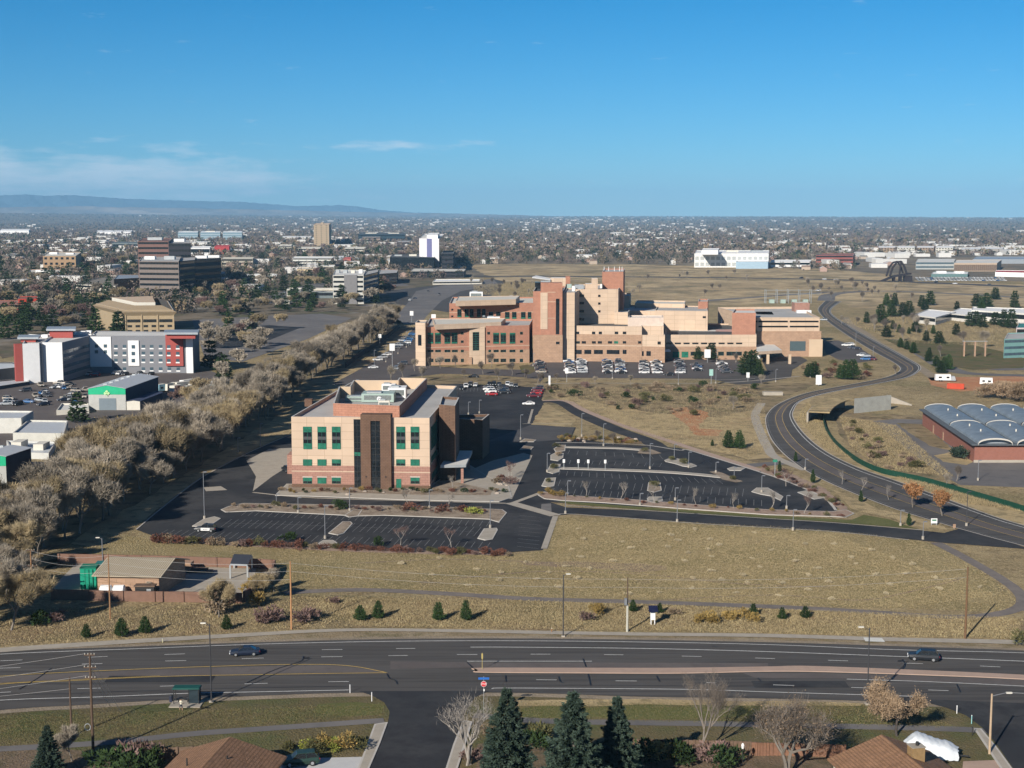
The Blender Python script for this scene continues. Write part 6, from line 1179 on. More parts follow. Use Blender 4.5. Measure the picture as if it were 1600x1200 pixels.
for p in wscatter([(-80, 872), (40, 862), (75, 885), (45, 930), (30, 975), (-80, 1005)], 15, 4): place_tree(COT[rnd.choice([0, 3, 5, 4])], p, rnd.uniform(.8, 1.15), 'cottonwood_tree', 'brownish cottonwood at the left edge', 'tree', 'cottonwoods at the left edge')
LAND.append(('the utility pole by the creek', G(50, 940)))
# shrubs
def shrubset(mat, seed, rx=1., rz=.8, n=260, size=.28): return npmesh('shrub', *clump(seed, rx, rz, n, size), [mat])
SH = {k: [shrubset(m_, 300 + 7 * j + i, n=520, size=.24) for i in range(2)] for j, (k, m_) in enumerate((('red', sh_red), ('gold', sh_gold), ('olive', sh_ol), ('dark', sh_dk), ('tan', sh_tan), ('plum', tw_red), ('lime', lime)))}
SN = {'red': 'rust-red shrub', 'gold': 'golden shrub', 'olive': 'olive shrub', 'dark': 'dark green shrub', 'tan': 'tan twiggy shrub', 'plum': 'plum-grey twiggy shrub', 'lime': 'yellow-green shrub'}
def shrub(p, k, s, grp, z=.05, sy=1.): o = link(rnd.choice(SH[k]), 'shrub', (p[0], p[1], z), rz=rnd.uniform(0, 6), sc_=(s * rnd.uniform(.85, 1.3), s * rnd.uniform(.8, 1.1), s * sy)); return auto(o, SN[k], 'shrub', grp)
for i in range(46):
    t = i / 45; x = 240 + t * 555; y = 845 + 20 * t if x < 560 else 857 + (x - 560) * .03; y = (846 + (x - 240) * .037); k = rnd.choice(['red', 'red', 'plum', 'tan', 'olive', 'red']); shrub(G(x + rnd.uniform(-4, 4), y + 2 + rnd.uniform(-1, 2)), k, rnd.uniform(.6, 1.35), 'shrubs edging the front car park')
for i in range(30): x = 365 + i * 13.5; k = rnd.choice(['olive', 'tan', 'red', 'tan', 'plum']); shrub(G(x + rnd.uniform(-4, 4), 791 + (x - 365) * .017 + rnd.uniform(0, 5)), k, rnd.uniform(.4, .9), 'shrubs in the kerbed bed', .2)
for i in range(34): x = 440 + i * 10.5; k = rnd.choice(['olive', 'tan', 'red', 'gold', 'dark']); shrub(G(x + rnd.uniform(-4, 4), 767 + rnd.uniform(0, 5)), k, rnd.uniform(.4, .85), 'shrubs at the foot of the office block', .2)
for i in range(34): t = i / 33; shrub(G(1192 + t * 125 + rnd.uniform(-4, 4), 733 + t * 58 + rnd.uniform(-4, 4)), rnd.choice(['red', 'red', 'olive', 'tan', 'plum']), rnd.uniform(.4, .9), 'shrubs beside the kerbed edge of the right car park', .12)
for i in range(22): x = 850 + i * 22; shrub(G(x + rnd.uniform(-5, 5), 772 + (x - 850) * .073 + rnd.uniform(1, 4)), rnd.choice(['gold', 'tan', 'red', 'olive']), rnd.uniform(.3, .7), 'shrubs in the pinkish planting strip', .2)
for px, py, k, s in ((870, 700, 'olive', .9), (872, 713, 'tan', 1.), (865, 733, 'olive', 1.), (857, 755, 'olive', .9), (1022, 761, 'olive', 1.1), (1050, 720, 'olive', .9), (1068, 726, 'olive', 1.2), (1008, 707, 'olive', .9), (1145, 751, 'olive', .9), (857, 773, 'gold', 1.2), (864, 776, 'gold', 1.), (875, 777, 'gold', .9)): shrub(G(px, py), k, s, 'shrubs on the car park islands', .2)
for i in range(38): x = rnd.uniform(868, 1005); shrub(G(x, 686 + (x - 868) * .05 + rnd.uniform(-4, 3)), rnd.choice(['gold', 'tan', 'olive', 'red']), rnd.uniform(.4, .95), 'shrubs above the right car park')
for i in range(60): p = rnd.choice(wscatter([(850, 606), (1180, 604), (1195, 640), (1080, 650), (960, 640), (870, 622)], 1, 0)); shrub(p, rnd.choice(['tan', 'plum', 'olive', 'tan', 'dark']), rnd.uniform(.7, 2.), 'brush in the creek meadow')
for i in range(26): p = wscatter([(1310, 650), (1340, 660), (1400, 700), (1460, 740), (1380, 734), (1330, 700)], 1, 0)[0]; shrub(p, rnd.choice(['plum', 'tan', 'olive']), rnd.uniform(.6, 1.5), 'brush in the gully')
for i in range(16): p = wscatter([(1250, 566), (1330, 566), (1400, 585), (1330, 596), (1255, 590)], 1, 0)[0]; shrub(p, rnd.choice(['tan', 'red', 'plum', 'olive']), rnd.uniform(.8, 2.), 'brush beside the curving road')
for px, py, k, s in ((937, 960, 'gold', 1.3), (930, 956, 'gold', 1.0), (915, 970, 'plum', 1.2), (1093, 974, 'gold', 1.1), (1104, 971, 'gold', 1.2), (1115, 974, 'gold', 1.), (1137, 970, 'gold', 1.2), (1148, 966, 'gold', .9), (1174, 972, 'gold', 1.1), (1165, 962, 'gold', .8), (1052, 961, 'tan', 1.), (430, 972, 'plum', 1.9), (412, 975, 'plum', 1.8), (470, 974, 'plum', 1.6), (488, 968, 'plum', 1.5), (395, 930, 'gold', 2.2), (403, 945, 'gold', 1.6), (346, 960, 'tan', 2.3), (338, 946, 'tan', 1.9), (522, 943, 'plum', .9), (1596, 1008, 'olive', 1.4),
                     (560, 1172, 'olive', 1.2), (525, 1170, 'lime', 1.1), (540, 1173, 'gold', 1.3), (505, 1172, 'gold', 1.2), (490, 1176, 'olive', 1.1), (478, 1174, 'lime', .9), (452, 1174, 'olive', 1.0), (200, 1196, 'plum', 2.3), (225, 1190, 'plum', 2.0), (180, 1205, 'dark', 2.2), (240, 1200, 'dark', 1.8), (215, 1215, 'dark', 2.2), (1005, 1192, 'dark', 2.), (1040, 1190, 'gold', 1.8), (1060, 1196, 'dark', 2.1), (1110, 1192, 'plum', 1.8), (1130, 1200, 'dark', 1.9), (845, 1160, 'olive', 1.9), (835, 1172, 'dark', 1.8), (765, 1150, 'tan', 1.), (735, 1190, 'plum', 1.2),
                     (741, 803, 'lime', 1.3), (530, 797, 'dark', 1.7), (452, 847, 'dark', 1.5), (590, 853, 'dark', 1.4), (692, 800, 'red', 1.3), (722, 801, 'red', 1.4), (640, 797, 'red', 1.2), (785, 752, 'red', 1.4), (775, 756, 'tan', 1.2), (795, 757, 'plum', 1.5), (60, 978, 'dark', 1.8), (88, 972, 'plum', 1.4)): shrub(G(px, py), k, s, 'shrubs of the foreground')
# conifers
def cproto(seed, mat, h, **kw):
    mb = MB(); mb.tube((0, 0, 0), (0, 0, h * .8), .03 * h, .006 * h, bark, 6); tm = bpy.data.meshes.new('trunk'); tm.from_pydata(mb.v, [], mb.f); tm.materials.append(bark)
    return tm, npmesh('crown', *conifer(seed, h, **kw), [mat])
SPR = [cproto(401 + i, nd_blue, 14, rad=.30, ncard=34000, size=.36, lev=34, power=.8) for i in range(3)]
SMC = [cproto(421 + i, nd_mid, 4, rad=.36, ncard=3600, size=.24, lev=14, power=.62, droop=.10) for i in range(3)]
MDC = [cproto(431 + i, m_, 9, rad=.36, ncard=3000, size=.6, lev=16, power=.5, droop=0) for i, m_ in enumerate((nd_dark, nd_mid, nd_dark))]
for px, by, ty, k, lb in ((895, 1290, 1080, 0, 'large blue-green spruce at the centre of the bottom edge'), (963, 1250, 1086, 1, 'narrow dark green spruce right of the large spruce'), (792, 1270, 1074, 2, 'blue-green spruce beside the side street')):
    g = G(px, by); hh = hgt(px, by, ty); t = place_tree(SPR[k], g, hh / 14, 'spruce_tree', label=lb, group='spruces at the bottom edge')
g = G(76, 1215); t = place_tree(SPR[1], g, hgt(76, 1215, 1132) / 14, 'spruce_tree', label='grey-green spruce in the bottom left corner', group='spruces at the bottom edge')
for px, by, ty, lb in ((563, 970, 946, 'first young pine right of the tall bare pole'), (591, 967, 939, 'second young pine right of the tall bare pole'), (685, 970, 941, 'plump young pine, left of the middle pair'), (728, 970, 938, 'plump young pine, right of the middle pair'), (135, 997, 975, 'leftmost young pine by the road'), (190, 995, 966, 'tall young pine second from the left by the road'), (227, 990, 963, 'third young pine from the left by the road'),
                      (354, 984, 961, 'young pine near the tan shrubs by the road'), (989, 956, 937, 'small pine behind the grey pole with a cabinet'), (1031, 958, 942, 'small pine behind the solar cabinet'), (1177, 962, 943, 'small pine between golden shrubs on the trail side'), (1222, 968, 949, 'small pine left of the rightmost pine on the bank'), (1258, 966, 947, 'rightmost small pine on the bank')):
    place_tree(SMC[rnd.randrange(3)], G(px, by), hgt(px, by, ty) / 4, 'pine_tree', label=lb, group='young pines along the road').scale.x *= rnd.uniform(.8, 1.25)
for px, by, ty, lb in ((1138, 700, 672, 'left pine of the dark pair on the straw slope'), (1155, 701, 672, 'right pine of the dark pair on the straw slope'), (1113, 697, 687, 'tiny pine left of the dark pair')): place_tree(MDC[1], G(px, by), hgt(px, by, ty) / 9, 'pine_tree', label=lb)
def conif(pts, phrase, grp, pr=MDC):
    for px, by, hh in pts: k = rnd.randrange(3); t = place_tree(pr[k], G(px, by), hh / 9 * rnd.uniform(.8, 1.1), 'evergreen_tree', phrase, 'tree', grp); f_ = rnd.uniform(.75, 1.3); t.scale.x *= f_; t.scale.y *= f_
conif([(1168, 586, 10), (1176, 587, 11), (1186, 588, 8), (1110, 562, 9), (1090, 562, 6), (1272, 590, 8), (1264, 589, 7), (1322, 593, 8), (1332, 593, 8), (1313, 592, 7)], 'round dark pine near the hospital drive', 'pines near the hospital')
conif([(x, y, rnd.uniform(5, 8)) for x, y in ((1395, 515), (1405, 520), (1420, 522), (1407, 543), (1417, 546), (1427, 552), (1450, 565), (1452, 558), (1463, 573), (1475, 578), (1470, 583), (1447, 533), (1482, 578), (1385, 527), (1458, 522), (1430, 519), (1467, 537), (1494, 524))], 'dark pine on the right lawns', 'pines on the right lawns')
conif([(x, y, rnd.uniform(8, 13)) for x, y in ((1385, 478), (1398, 478), (1420, 492), (1410, 495), (1445, 485), (1440, 480), (1453, 477), (1495, 484), (1515, 510), (1525, 508), (1535, 512), (1555, 508), (1568, 512), (1580, 513), (1525, 480), (1533, 477), (1541, 480), (1555, 468), (1585, 482), (1393, 495), (1376, 505), (1354, 505), (1533, 496))], 'dark green tree around the white-roofed school', 'trees around the school')
o = npmesh('bush', *clump(71, 2.6, 2.4, 1400, .5), [nd_blue]); link(o, 'evergreen_shrub', tuple(G(1500, 717)), label='grey-green bushy juniper at the corner of the vaulted brick hall', cat='shrub', group=None)
RUST = treeproto(160, tw_brown, 'r', nleaf=5200, lmat=leaf_rust, lsize=.3, h=6.5, spread=.5, ntw=900, fork=.2)
for px, by, lb in ((1426, 793, 'rust-leaved tree left of its twin beside the curving road'), (1472, 806, 'rust-leaved tree right of its twin beside the curving road')): place_tree(RUST, G(px, by), 1., 'oak_tree', label=lb, group='rust-leaved trees')
o = npmesh('c', *clump(72, 6.5, 4.2, 3800, .6, lumps=12), [leaf_dry])
for px, py, s in ((1552, 622, .8), (1580, 624, 1.), (1605, 628, 1.1), (1566, 614, .7)): auto(link(o, 'leafy_tree', tuple(G(px, py)), sc_=s, rz=px), 'dry-leaved spreading tree behind the vaulted hall', 'tree', 'dry-leaved trees behind the hall')
# foreground deciduous
tw_dim = fol('dim_twigs', (.12, .10, .085), (.23, .195, .165), .1)
BG = treeproto(171, tw_dim, 'b', h=13, spread=.30, ntw=6500, wtw=.045, fork=.36, trunks=2, barkm=M('light_bark', (.20, .17, .145), coord='O', scale=3))
g = G(1093, 1178); place_tree(BG, g, hgt(1093, 1178, 1048) / 13, 'bare_tree', label='tall bare twin-trunk tree in front of the median, bottom right of centre')
MP = treeproto(172, leaf_dry, 'm', nleaf=9500, lmat=leaf_dry, lsize=.17, h=8, spread=.95, ntw=4200, wtw=.07, fork=.2, barkm=M('dark_bark', (.06, .05, .045), coord='O', scale=3))
g = G(1401, 1150); place_tree(MP, g, hgt(1401, 1150, 1062) / 8 * 1.05, 'leafy_tree', label='round tree with dry pinkish-brown leaves above the shingle roof', rz=.4)
g = G(1232, 1215); BT = treeproto(173, tw_dim, 'b', nleaf=2500, lmat=leaf_dry, lsize=.16, h=10, spread=.7, ntw=5600, wtw=.045, fork=.22, trunks=2); place_tree(BT, g, hgt(1232, 1215, 1085) / 10, 'bare_tree', label='wide bare grey tree left of the right-hand shingle house')
WH = treeproto(174, tw_white, 'w', h=9, spread=.5, ntw=1400, wtw=.045, fork=.3, trunks=3, barkm=bark_pale); g = G(735, 1195); place_tree(WH, g, hgt(735, 1195, 1075) / 9, 'bare_tree', label='pale leafless tree beside the right kerb of the side street')
g = G(112, 1190); place_tree(COT[0], g, .48, 'bare_tree', label='small bare tree next to the corner spruce')
YB = [treeproto(180 + i, tw_dim if i else tw_grey, 'y', h=7, spread=.42, ntw=1500, wtw=.06, fork=.17) for i in range(3)]
YG = treeproto(175, tw_white, 'y', h=4.5, spread=.42, ntw=520, wtw=.05, fork=.3, barkm=bark_pale)
YR = treeproto(176, tw_red, 'y', h=4.5, spread=.42, ntw=700, wtw=.05, fork=.3, barkm=bark_pale)
for px, py in ((639, 793), (700, 795), (916, 778), (970, 781), (1087, 789), (1146, 794), (1205, 797), (706, 768), (1023, 787)): place_tree(YG, G(px, py), rnd.uniform(.9, 1.15), 'young_tree', 'young pale bare tree in a bed', 'tree', 'young bare trees around the car parks')
for px, py in ((626, 852), (705, 855), (800, 745), (793, 750), (1257, 803), (1228, 760), (713, 745)): place_tree(YR, G(px, py), rnd.uniform(.9, 1.2), 'young_tree', 'young plum-grey bare tree in a bed', 'tree', 'young bare trees around the car parks')
for px, py in ((1243, 722), (1270, 755), (1345, 785), (1420, 822), (1218, 738)): o = place_tree(SMC[0], G(px, py), rnd.uniform(.7, .9), 'young_tree', 'slim young spruce beside the curving road', 'tree', 'young spruces beside the curving road'); o.scale.x *= .55; o.scale.y *= .55
for px, py in ((1316, 757), (1346, 768), (1388, 781)): place_tree(YG, G(px, py), .9, 'young_tree', 'young bare tree on the verge', 'tree', 'young bare trees on the road verge')
for px, py, s in ((888, 562, .8), (923, 563, 1.), (946, 563, 1.), (1150, 568, .7), (1190, 601, .6), (1470, 557, .8), (1400, 585, .6), (1145, 640, .7), (840, 600, .6), (688, 576, .8), (712, 574, .8), (768, 574, .9), (755, 585, .8), (800, 587, .8), (672, 575, .7), (648, 580, .8), (630, 590, .9), (612, 598, 1.), (660, 596, .9), (726, 592, .6), (780, 594, .7), (820, 592, .6), (848, 598, .6), (870, 597, .5), (930, 601, .5), (985, 602, .6), (935, 690, .5), (958, 695, .5), (1480, 764, .55), (1495, 752, .6)): place_tree(rnd.choice(YB), G(px, py), s * 1.15, 'bare_tree', 'small bare grey-brown tree', 'tree', 'bare trees around the clinics and car parks')
for i in range(70):
    poly = rnd.choice([[(985, 425), (1200, 428), (1230, 455), (1100, 470), (985, 462)], [(1250, 440), (1380, 448), (1430, 470), (1330, 475), (1270, 462)], [(1290, 505), (1420, 500), (1500, 530), (1560, 545), (1420, 540)], [(735, 445), (835, 442), (835, 470), (760, 465)]])
    p = wscatter(poly, 1, 0)[0]; place_tree(rnd.choice(YB), p, rnd.uniform(.7, 1.5), 'bare_tree', 'small bare grey tree in the open grassland', 'tree', 'bare trees dotted over the open grassland')
# trees among the offices on the left: individual, single mesh each
LOW = []
for i in range(3): V, Fc = conifer(500 + i, 11, rad=.28, ncard=700, size=1.1, lev=10, power=.7, droop=0); LOW.append(npmesh('evergreen_tree', V, Fc, [nd_dark if i != 1 else nd_mid]))
LB = []
for i, m_ in enumerate((tw_grey, tw_brown, tw_grey, tw_red)):
    mb, V, Fc = bare_tree(520 + i, h=10, ntw=2600, wtw=.3, spread=.7); LB.append(npmesh('bare_tree', V, Fc, [m_]))
TOWN = [(-40, 500), (-40, 372), (90, 372), (210, 380), (215, 460), (345, 460), (380, 408), (460, 400), (620, 385), (650, 400), (600, 420), (625, 470), (560, 490), (500, 485), (300, 470), (240, 455), (140, 520), (30, 520)]
def clear(p, r=4):
    return all((p.x - b.x) ** 2 + (p.y - b.y) ** 2 > (r + q) ** 2 for b, q in BC)
BC = []
for o in list(COL.objects):
    if o.type == 'EMPTY' and o.get('category') in ('office building', 'building', 'hotel', 'hall', 'apartment block', 'clinic', 'hospital', 'parking garage', 'warehouse', 'store', 'shop', 'school', 'apartment tower', 'shed'):
        for ch in o.children:
            if ch.type == 'MESH' and ch.name.split('.')[0] in ('roof', 'wing_roof', 'left_wing_roof', 'podium_roof', 'long_wing_roof'):
                xs = [v.co.x for v in ch.data.vertices]; ys = [v.co.y for v in ch.data.vertices]; BC.append((Vector((o.location.x + (min(xs) + max(xs)) / 2, o.location.y + (min(ys) + max(ys)) / 2, 0)), min(max(xs) - min(xs), max(ys) - min(ys)) / 2))
NT = {'evergreen': 0, 'bare': 0}
def towntree(p, ev, s, grp, wh):
    if ev: auto(link(rnd.choice(LOW), 'evergreen_tree', tuple(p), rz=rnd.uniform(0, 6), sc_=(s * 1.15, s * 1.15, s)), 'dark evergreen ' + wh, 'tree', grp); NT['evergreen'] += 1
    else: auto(link(rnd.choice(LB), 'bare_tree', tuple(p), rz=rnd.uniform(0, 6), sc_=(s * 1.1, s * 1.1, s)), 'bare brownish tree ' + wh, 'tree', grp); NT['bare'] += 1
for p in scatter(TOWN, 330, 7):
    if clear(p, 3): towntree(p, rnd.random() < .55, rnd.uniform(.9, 1.6), 'trees among the offices', 'among the offices')
for px, py in ((205, 500), (183, 520), (133, 510), (150, 520), (185, 523), (20, 500), (40, 510), (8, 530), (30, 525), (65, 510), (75, 520), (200, 425), (185, 415), (210, 420), (260, 480), (275, 478), (305, 470), (270, 462), (292, 462), (122, 660), (372, 490), (385, 488), (378, 470), (240, 462), (172, 450)): towntree(G(px, py), 1, rnd.uniform(.9, 1.4), 'trees among the offices', 'among the offices')
for p in wscatter([(300, 478), (480, 470), (560, 476), (540, 490), (300, 498)], 40, 9) + wscatter([(320, 520), (400, 512), (430, 560), (340, 600), (318, 560)], 22, 7): towntree(p, rnd.random() < .3, rnd.uniform(.8, 1.3), 'trees among the offices', 'among the offices')
for px, py in ((350, 535), (330, 560), (395, 525), (410, 540), (440, 515), (370, 580), (345, 600), (310, 625), (285, 640), (100, 500), (110, 512), (90, 480), (120, 480), (60, 470)): towntree(G(px, py), 0, rnd.uniform(.8, 1.2), 'trees among the offices', 'among the offices')
# ---------------------------------------------------------------- far woodland and far houses
BC2 = [(b.x, b.y, (q + 10) ** 2) for b, q in BC]
EXC = [[(G(*p).x, G(*p).y) for p in poly] for poly in ([(1336, 399), (1436, 399), (1436, 442), (1336, 430)], [(728, 416), (800, 413), (1000, 413), (1180, 419), (1300, 422), (1400, 430), (1430, 442), (1640, 446), (1800, 800), (700, 800), (600, 480), (640, 440), (720, 440)], [(1425, 400), (1640, 400), (1640, 446), (1425, 442)], [(600, 440), (780, 432), (790, 480), (560, 560)], [(1085, 410), (1210, 410), (1210, 425), (1085, 425)])]
def farpts(n, r0, r1, a0=-26, a1=26, pw=1.):
    A = nrg.uniform(R(a0), R(a1), n); D = r0 * (r1 / r0) ** (nrg.uniform(0, 1, n) ** pw); X = D * np.sin(A); Y = D * np.cos(A); keep = np.ones(n, bool)
    pxs = 800 + F * X / (Y * cP + H * sP)
    for i in range(n):
        x, y = X[i], Y[i]
        if D[i] < 5200:
            if any(inpoly(x, y, e) for e in EXC) or any((x - b) ** 2 + (y - c) ** 2 < q for b, c, q in BC2): keep[i] = False
    return X[keep], Y[keep]
for nm_, N_, r0_, r1_, K in (('near_woodland', 9000, 1020, 2600, 60), ('far_woodland', 46000, 2500, 21000, 18)):
  X, Y = farpts(N_, r0_, r1_)
  if K == 60: pp = np.array([PX((x, y, 0)) for x, y in zip(X, Y)]); kp = [not any(inpoly(a, b, q) for q in ([(300, 480), (640, 455), (640, 520), (300, 520)], [(395, 455), (500, 440), (520, 452), (430, 478)])) and not (b > 470 and a > 600) for a, b in pp]; X, Y = X[kp], Y[kp]
  n = len(X); D = np.hypot(X, Y)
  Z = np.array([far_h(x, y) for x, y in zip(X, Y)]); kind = nrg.choice(5, n, p=[.36, .17, .2, .07, .20] if K == 18 else [.34, .12, .34, .10, .10])
  hgt_ = nrg.uniform(5, 12, n); wid_ = hgt_ * nrg.uniform(.35, .6, n); big = 1 + np.clip((D - 5000) / 12000, 0, 1) * .6
  c = np.repeat(np.stack([X, Y, Z + hgt_ * .5], 1), K, 0); d = nrg.normal(size=(n * K, 3)); d /= np.linalg.norm(d, axis=1, keepdims=True)
  sc3 = np.repeat(np.stack([wid_ * big, wid_ * big, hgt_ * .5], 1), K, 0); p_ = c + d * sc3 * nrg.uniform(.5, 1, n * K)[:, None]; s_ = np.repeat(wid_ * big, K) * nrg.uniform(.5, 1.0, n * K) * (1 if K == 18 else .45)
  V, Fc = tris(p_, nrg.normal(size=(n * K, 3)), s_, s_ * .8, nrg)
  f_ = [M('far_grey_crowns', (.18, .145, .12), var=.35, scale=.06), M('far_ochre_crowns', (.22, .165, .10), var=.3, scale=.05), M('far_dark_crowns', (.02, .028, .017), var=.3, scale=.05), M('far_green_crowns', (.08, .095, .05), var=.3, scale=.05), M('far_plum_crowns', (.15, .11, .10), var=.3, scale=.05)]
  link(npmesh('far_woodland', V, Fc, f_, np.repeat(kind, K)), nm_, kind='stuff', label='mass of suburban trees ' + ('among the offices' if K == 60 else 'reaching to the horizon'), cat='woodland')
def housemesh(Xs, Ys, big=1., cm=None):
    V = []; Fq = []; mi = []
    for x, y in zip(Xs, Ys):
        a = rnd.choice([0, 1.57]) + rnd.uniform(-.15, .15); D_ = math.hypot(x, y); com = rnd.random() < (.22 if D_ > 3000 else .05) if cm is None else cm; lx, ly, h_ = (rnd.uniform(18, 55), rnd.uniform(14, 30), rnd.uniform(5, 9)) if com else (rnd.uniform(9, 14) * big, rnd.uniform(7, 9) * big, rnd.uniform(3, 5))
        ca, sa = math.cos(a), math.sin(a); z = far_h(x, y) ; k = len(V); rh = .1 if com else 2.2
        for (u_, v_, z_) in ((-1, -1, 0), (1, -1, 0), (1, 1, 0), (-1, 1, 0), (-1, -1, h_), (1, -1, h_), (1, 1, h_), (-1, 1, h_), (-1, 0, h_ + rh), (1, 0, h_ + rh)):
            X_, Y_ = u_ * lx / 2, v_ * ly / 2; V.append((x + X_ * ca - Y_ * sa, y + X_ * sa + Y_ * ca, z + z_))
        wl = 0 if com else rnd.choice([0, 1, 1, 2]); rf = rnd.choice([3, 3, 0]) if com else rnd.choice([3, 4, 4, 5, 5])
        for q, m in (((0, 1, 5, 4), wl), ((1, 2, 6, 5), wl), ((2, 3, 7, 6), wl), ((3, 0, 4, 7), wl), ((4, 5, 9, 8), rf), ((6, 7, 8, 9), rf), ((5, 6, 9, 9), wl), ((7, 4, 8, 8), wl)): Fq.append(tuple(dict.fromkeys(k + i for i in q))); mi.append(m)
    me = bpy.data.meshes.new('house'); me.from_pydata(V, [], Fq)
    for m in HM: me.materials.append(m)
    me.polygons.foreach_set('material_index', mi); return me
HM = [M('far_white_wall', (.6, .59, .57)), M('far_tan_wall', (.42, .34, .27)), M('far_pink_wall', (.36, .25, .21)), M('far_pale_roof', (.56, .56, .56), var=.35, scale=.01), M('far_grey_roof', (.20, .19, .18), var=.4, scale=.02), M('far_brown_roof', (.22, .16, .125), var=.3, scale=.02)]
X, Y = farpts(7500, 2600, 19000, pw=1.1); cl_ = np.sin(X / 310 + 1.7 * np.sin(Y / 800)) + np.sin(Y / 420 + X / 900) + nrg.normal(size=len(X)) * .55; X, Y = X[cl_ > .45], Y[cl_ > .75]; link(housemesh(X, Y), 'far_town', kind='stuff', label='mass of far pale town roofs between the trees', cat='town')
Xn, Yn = farpts(420, 1600, 3600); 
for x, y in list(zip(Xn, Yn))[:270]:
    me = housemesh([x], [y]); 
    for v in me.vertices: v.co.x -= x; v.co.y -= y
    px, py = PX((x, y, 3)); w_ = 'left of the slim tan tower' if px < 488 else ('between the slim tan tower and the white tower' if px < 700 else ('beyond the open grassland' if px < 1085 else 'around the large white block'))
    link(me, 'house', (x, y, 0), label='small gabled house among bare trees ' + w_, cat='house', group='far houses ' + w_)
for reg, n_ in (([(1205, 392), (1600, 384), (1620, 404), (1430, 402), (1360, 425), (1210, 424)], 80), ([(250, 385), (500, 372), (640, 378), (640, 420), (440, 470), (350, 462), (340, 400)], 60), ([(0, 375), (200, 368), (210, 440), (0, 470)], 55)):
    for p in wscatter(reg, n_, 26):
        if clear(p, 12):
            me = housemesh([p.x], [p.y], 1.2, rnd.random() < .6)
            for v in me.vertices: v.co.x -= p.x; v.co.y -= p.y
            auto(link(me, 'low_building', (p.x, p.y, 0)), 'small pale flat-roofed building', 'building', 'small commercial buildings')
TK = npmesh('tussock', *clump(90, 1., .8, 500, .3), [M('pale_tussock_blades', (.50, .42, .28), var=.15)])
for p in wscatter([(880, 815), (1300, 838), (1540, 920), (1400, 948), (1000, 932), (700, 918), (600, 872), (860, 868)], 70, 5): o = link(TK, 'grass_tussock', (p.x, p.y, 0), rz=rnd.uniform(0, 6), sc_=(rnd.uniform(.3, .65), rnd.uniform(.3, .6), rnd.uniform(.25, .5))); auto(o, 'pale dry grass tussock', 'grass tussock', 'tussocks in the mown field')
# tufts of dry grass over the near fields
def tufts(polys, n, mat, name, lab, hmax=.42):
    P_ = []
    for poly in polys:
        q = [(G(*p).x, G(*p).y) for p in poly]; xs = [a for a, b in q]; ys = [b for a, b in q]; m = 0
        while m < n // len(polys):
            x, y = rnd.uniform(min(xs), max(xs)), rnd.uniform(min(ys), max(ys))
            if inpoly(x, y, q): 
                P_.append((x, y, 0)); m += 1
    P_ = np.repeat(np.array(P_), 4, 0); P_[:, :2] += nrg.normal(size=(len(P_), 2)) * .13; D = nrg.normal(size=(len(P_), 3)) * .5 + np.array([0, 0, 1.]); V, Fc = tris(P_, D, nrg.uniform(.12, hmax, len(P_)), nrg.uniform(.03, .10, len(P_)), nrg)
    link(npmesh(name, V, Fc, mat, nrg.integers(0, len(mat), len(Fc))), name, kind='stuff', label=lab, cat='grass')
gt = [M('straw_blades', (.36, .28, .15), var=.2, scale=.3), M('straw_blades_dark', (.20, .155, .08), var=.25, scale=.3), M('straw_blades_light', (.46, .38, .22), var=.2, scale=.3)]
tufts([FIELD, [(860, 812), (1300, 835), (1560, 930), (1400, 950), (1000, 934), (870, 925)]], 60000, gt, 'field_grass', 'tufts of dry grass over the mown field', .26)
tufts([[(0, 1008), (400, 986), (560, 979), (1000, 986), (1590, 998), (1600, 968), (1400, 960), (1000, 944), (700, 934), (480, 932), (380, 945), (100, 950), (0, 960)], [(470, 932), (1000, 944), (1590, 966), (1590, 998), (1000, 986), (560, 979)]], 46000, gt, 'bank_grass', 'rough dry grass on the bank above the road', .42)
tufts([[(0, 1120), (600, 1100), (600, 1118), (0, 1165)], [(780, 1098), (1400, 1100), (1500, 1138), (780, 1124)]], 12000, [M('green_blades', (.12, .13, .05), var=.3, scale=.3), gt[1], M('olive_blades', (.17, .15, .07), var=.3, scale=.3)], 'verge_grass', 'short olive grass along the near side of the road', .22)
bt = [gt[0], gt[1], gt[2], M('brush_blades', (.15, .115, .075), var=.3, scale=.3)]
tufts([[(850, 606), (1180, 604), (1195, 640), (1203, 700), (1170, 718), (1010, 680), (860, 618)], [(1262, 628), (1300, 690), (1345, 724), (1450, 755), (1600, 800), (1500, 785), (1290, 700), (1245, 655)], [(1310, 650), (1340, 655), (1400, 665), (1490, 745), (1380, 734), (1330, 700)]], 42000, bt, 'meadow_grass', 'dry grass and low brush over the creek meadow', .75)
tufts([[(740, 445), (835, 442), (835, 465), (740, 460)], [(985, 420), (1200, 424), (1420, 440), (1420, 480), (1300, 465), (985, 470)], [(1310, 500), (1420, 490), (1600, 500), (1600, 545), (1400, 535)]], 26000, bt, 'grassland_brush', 'low brush over the open grassland', 1.6)
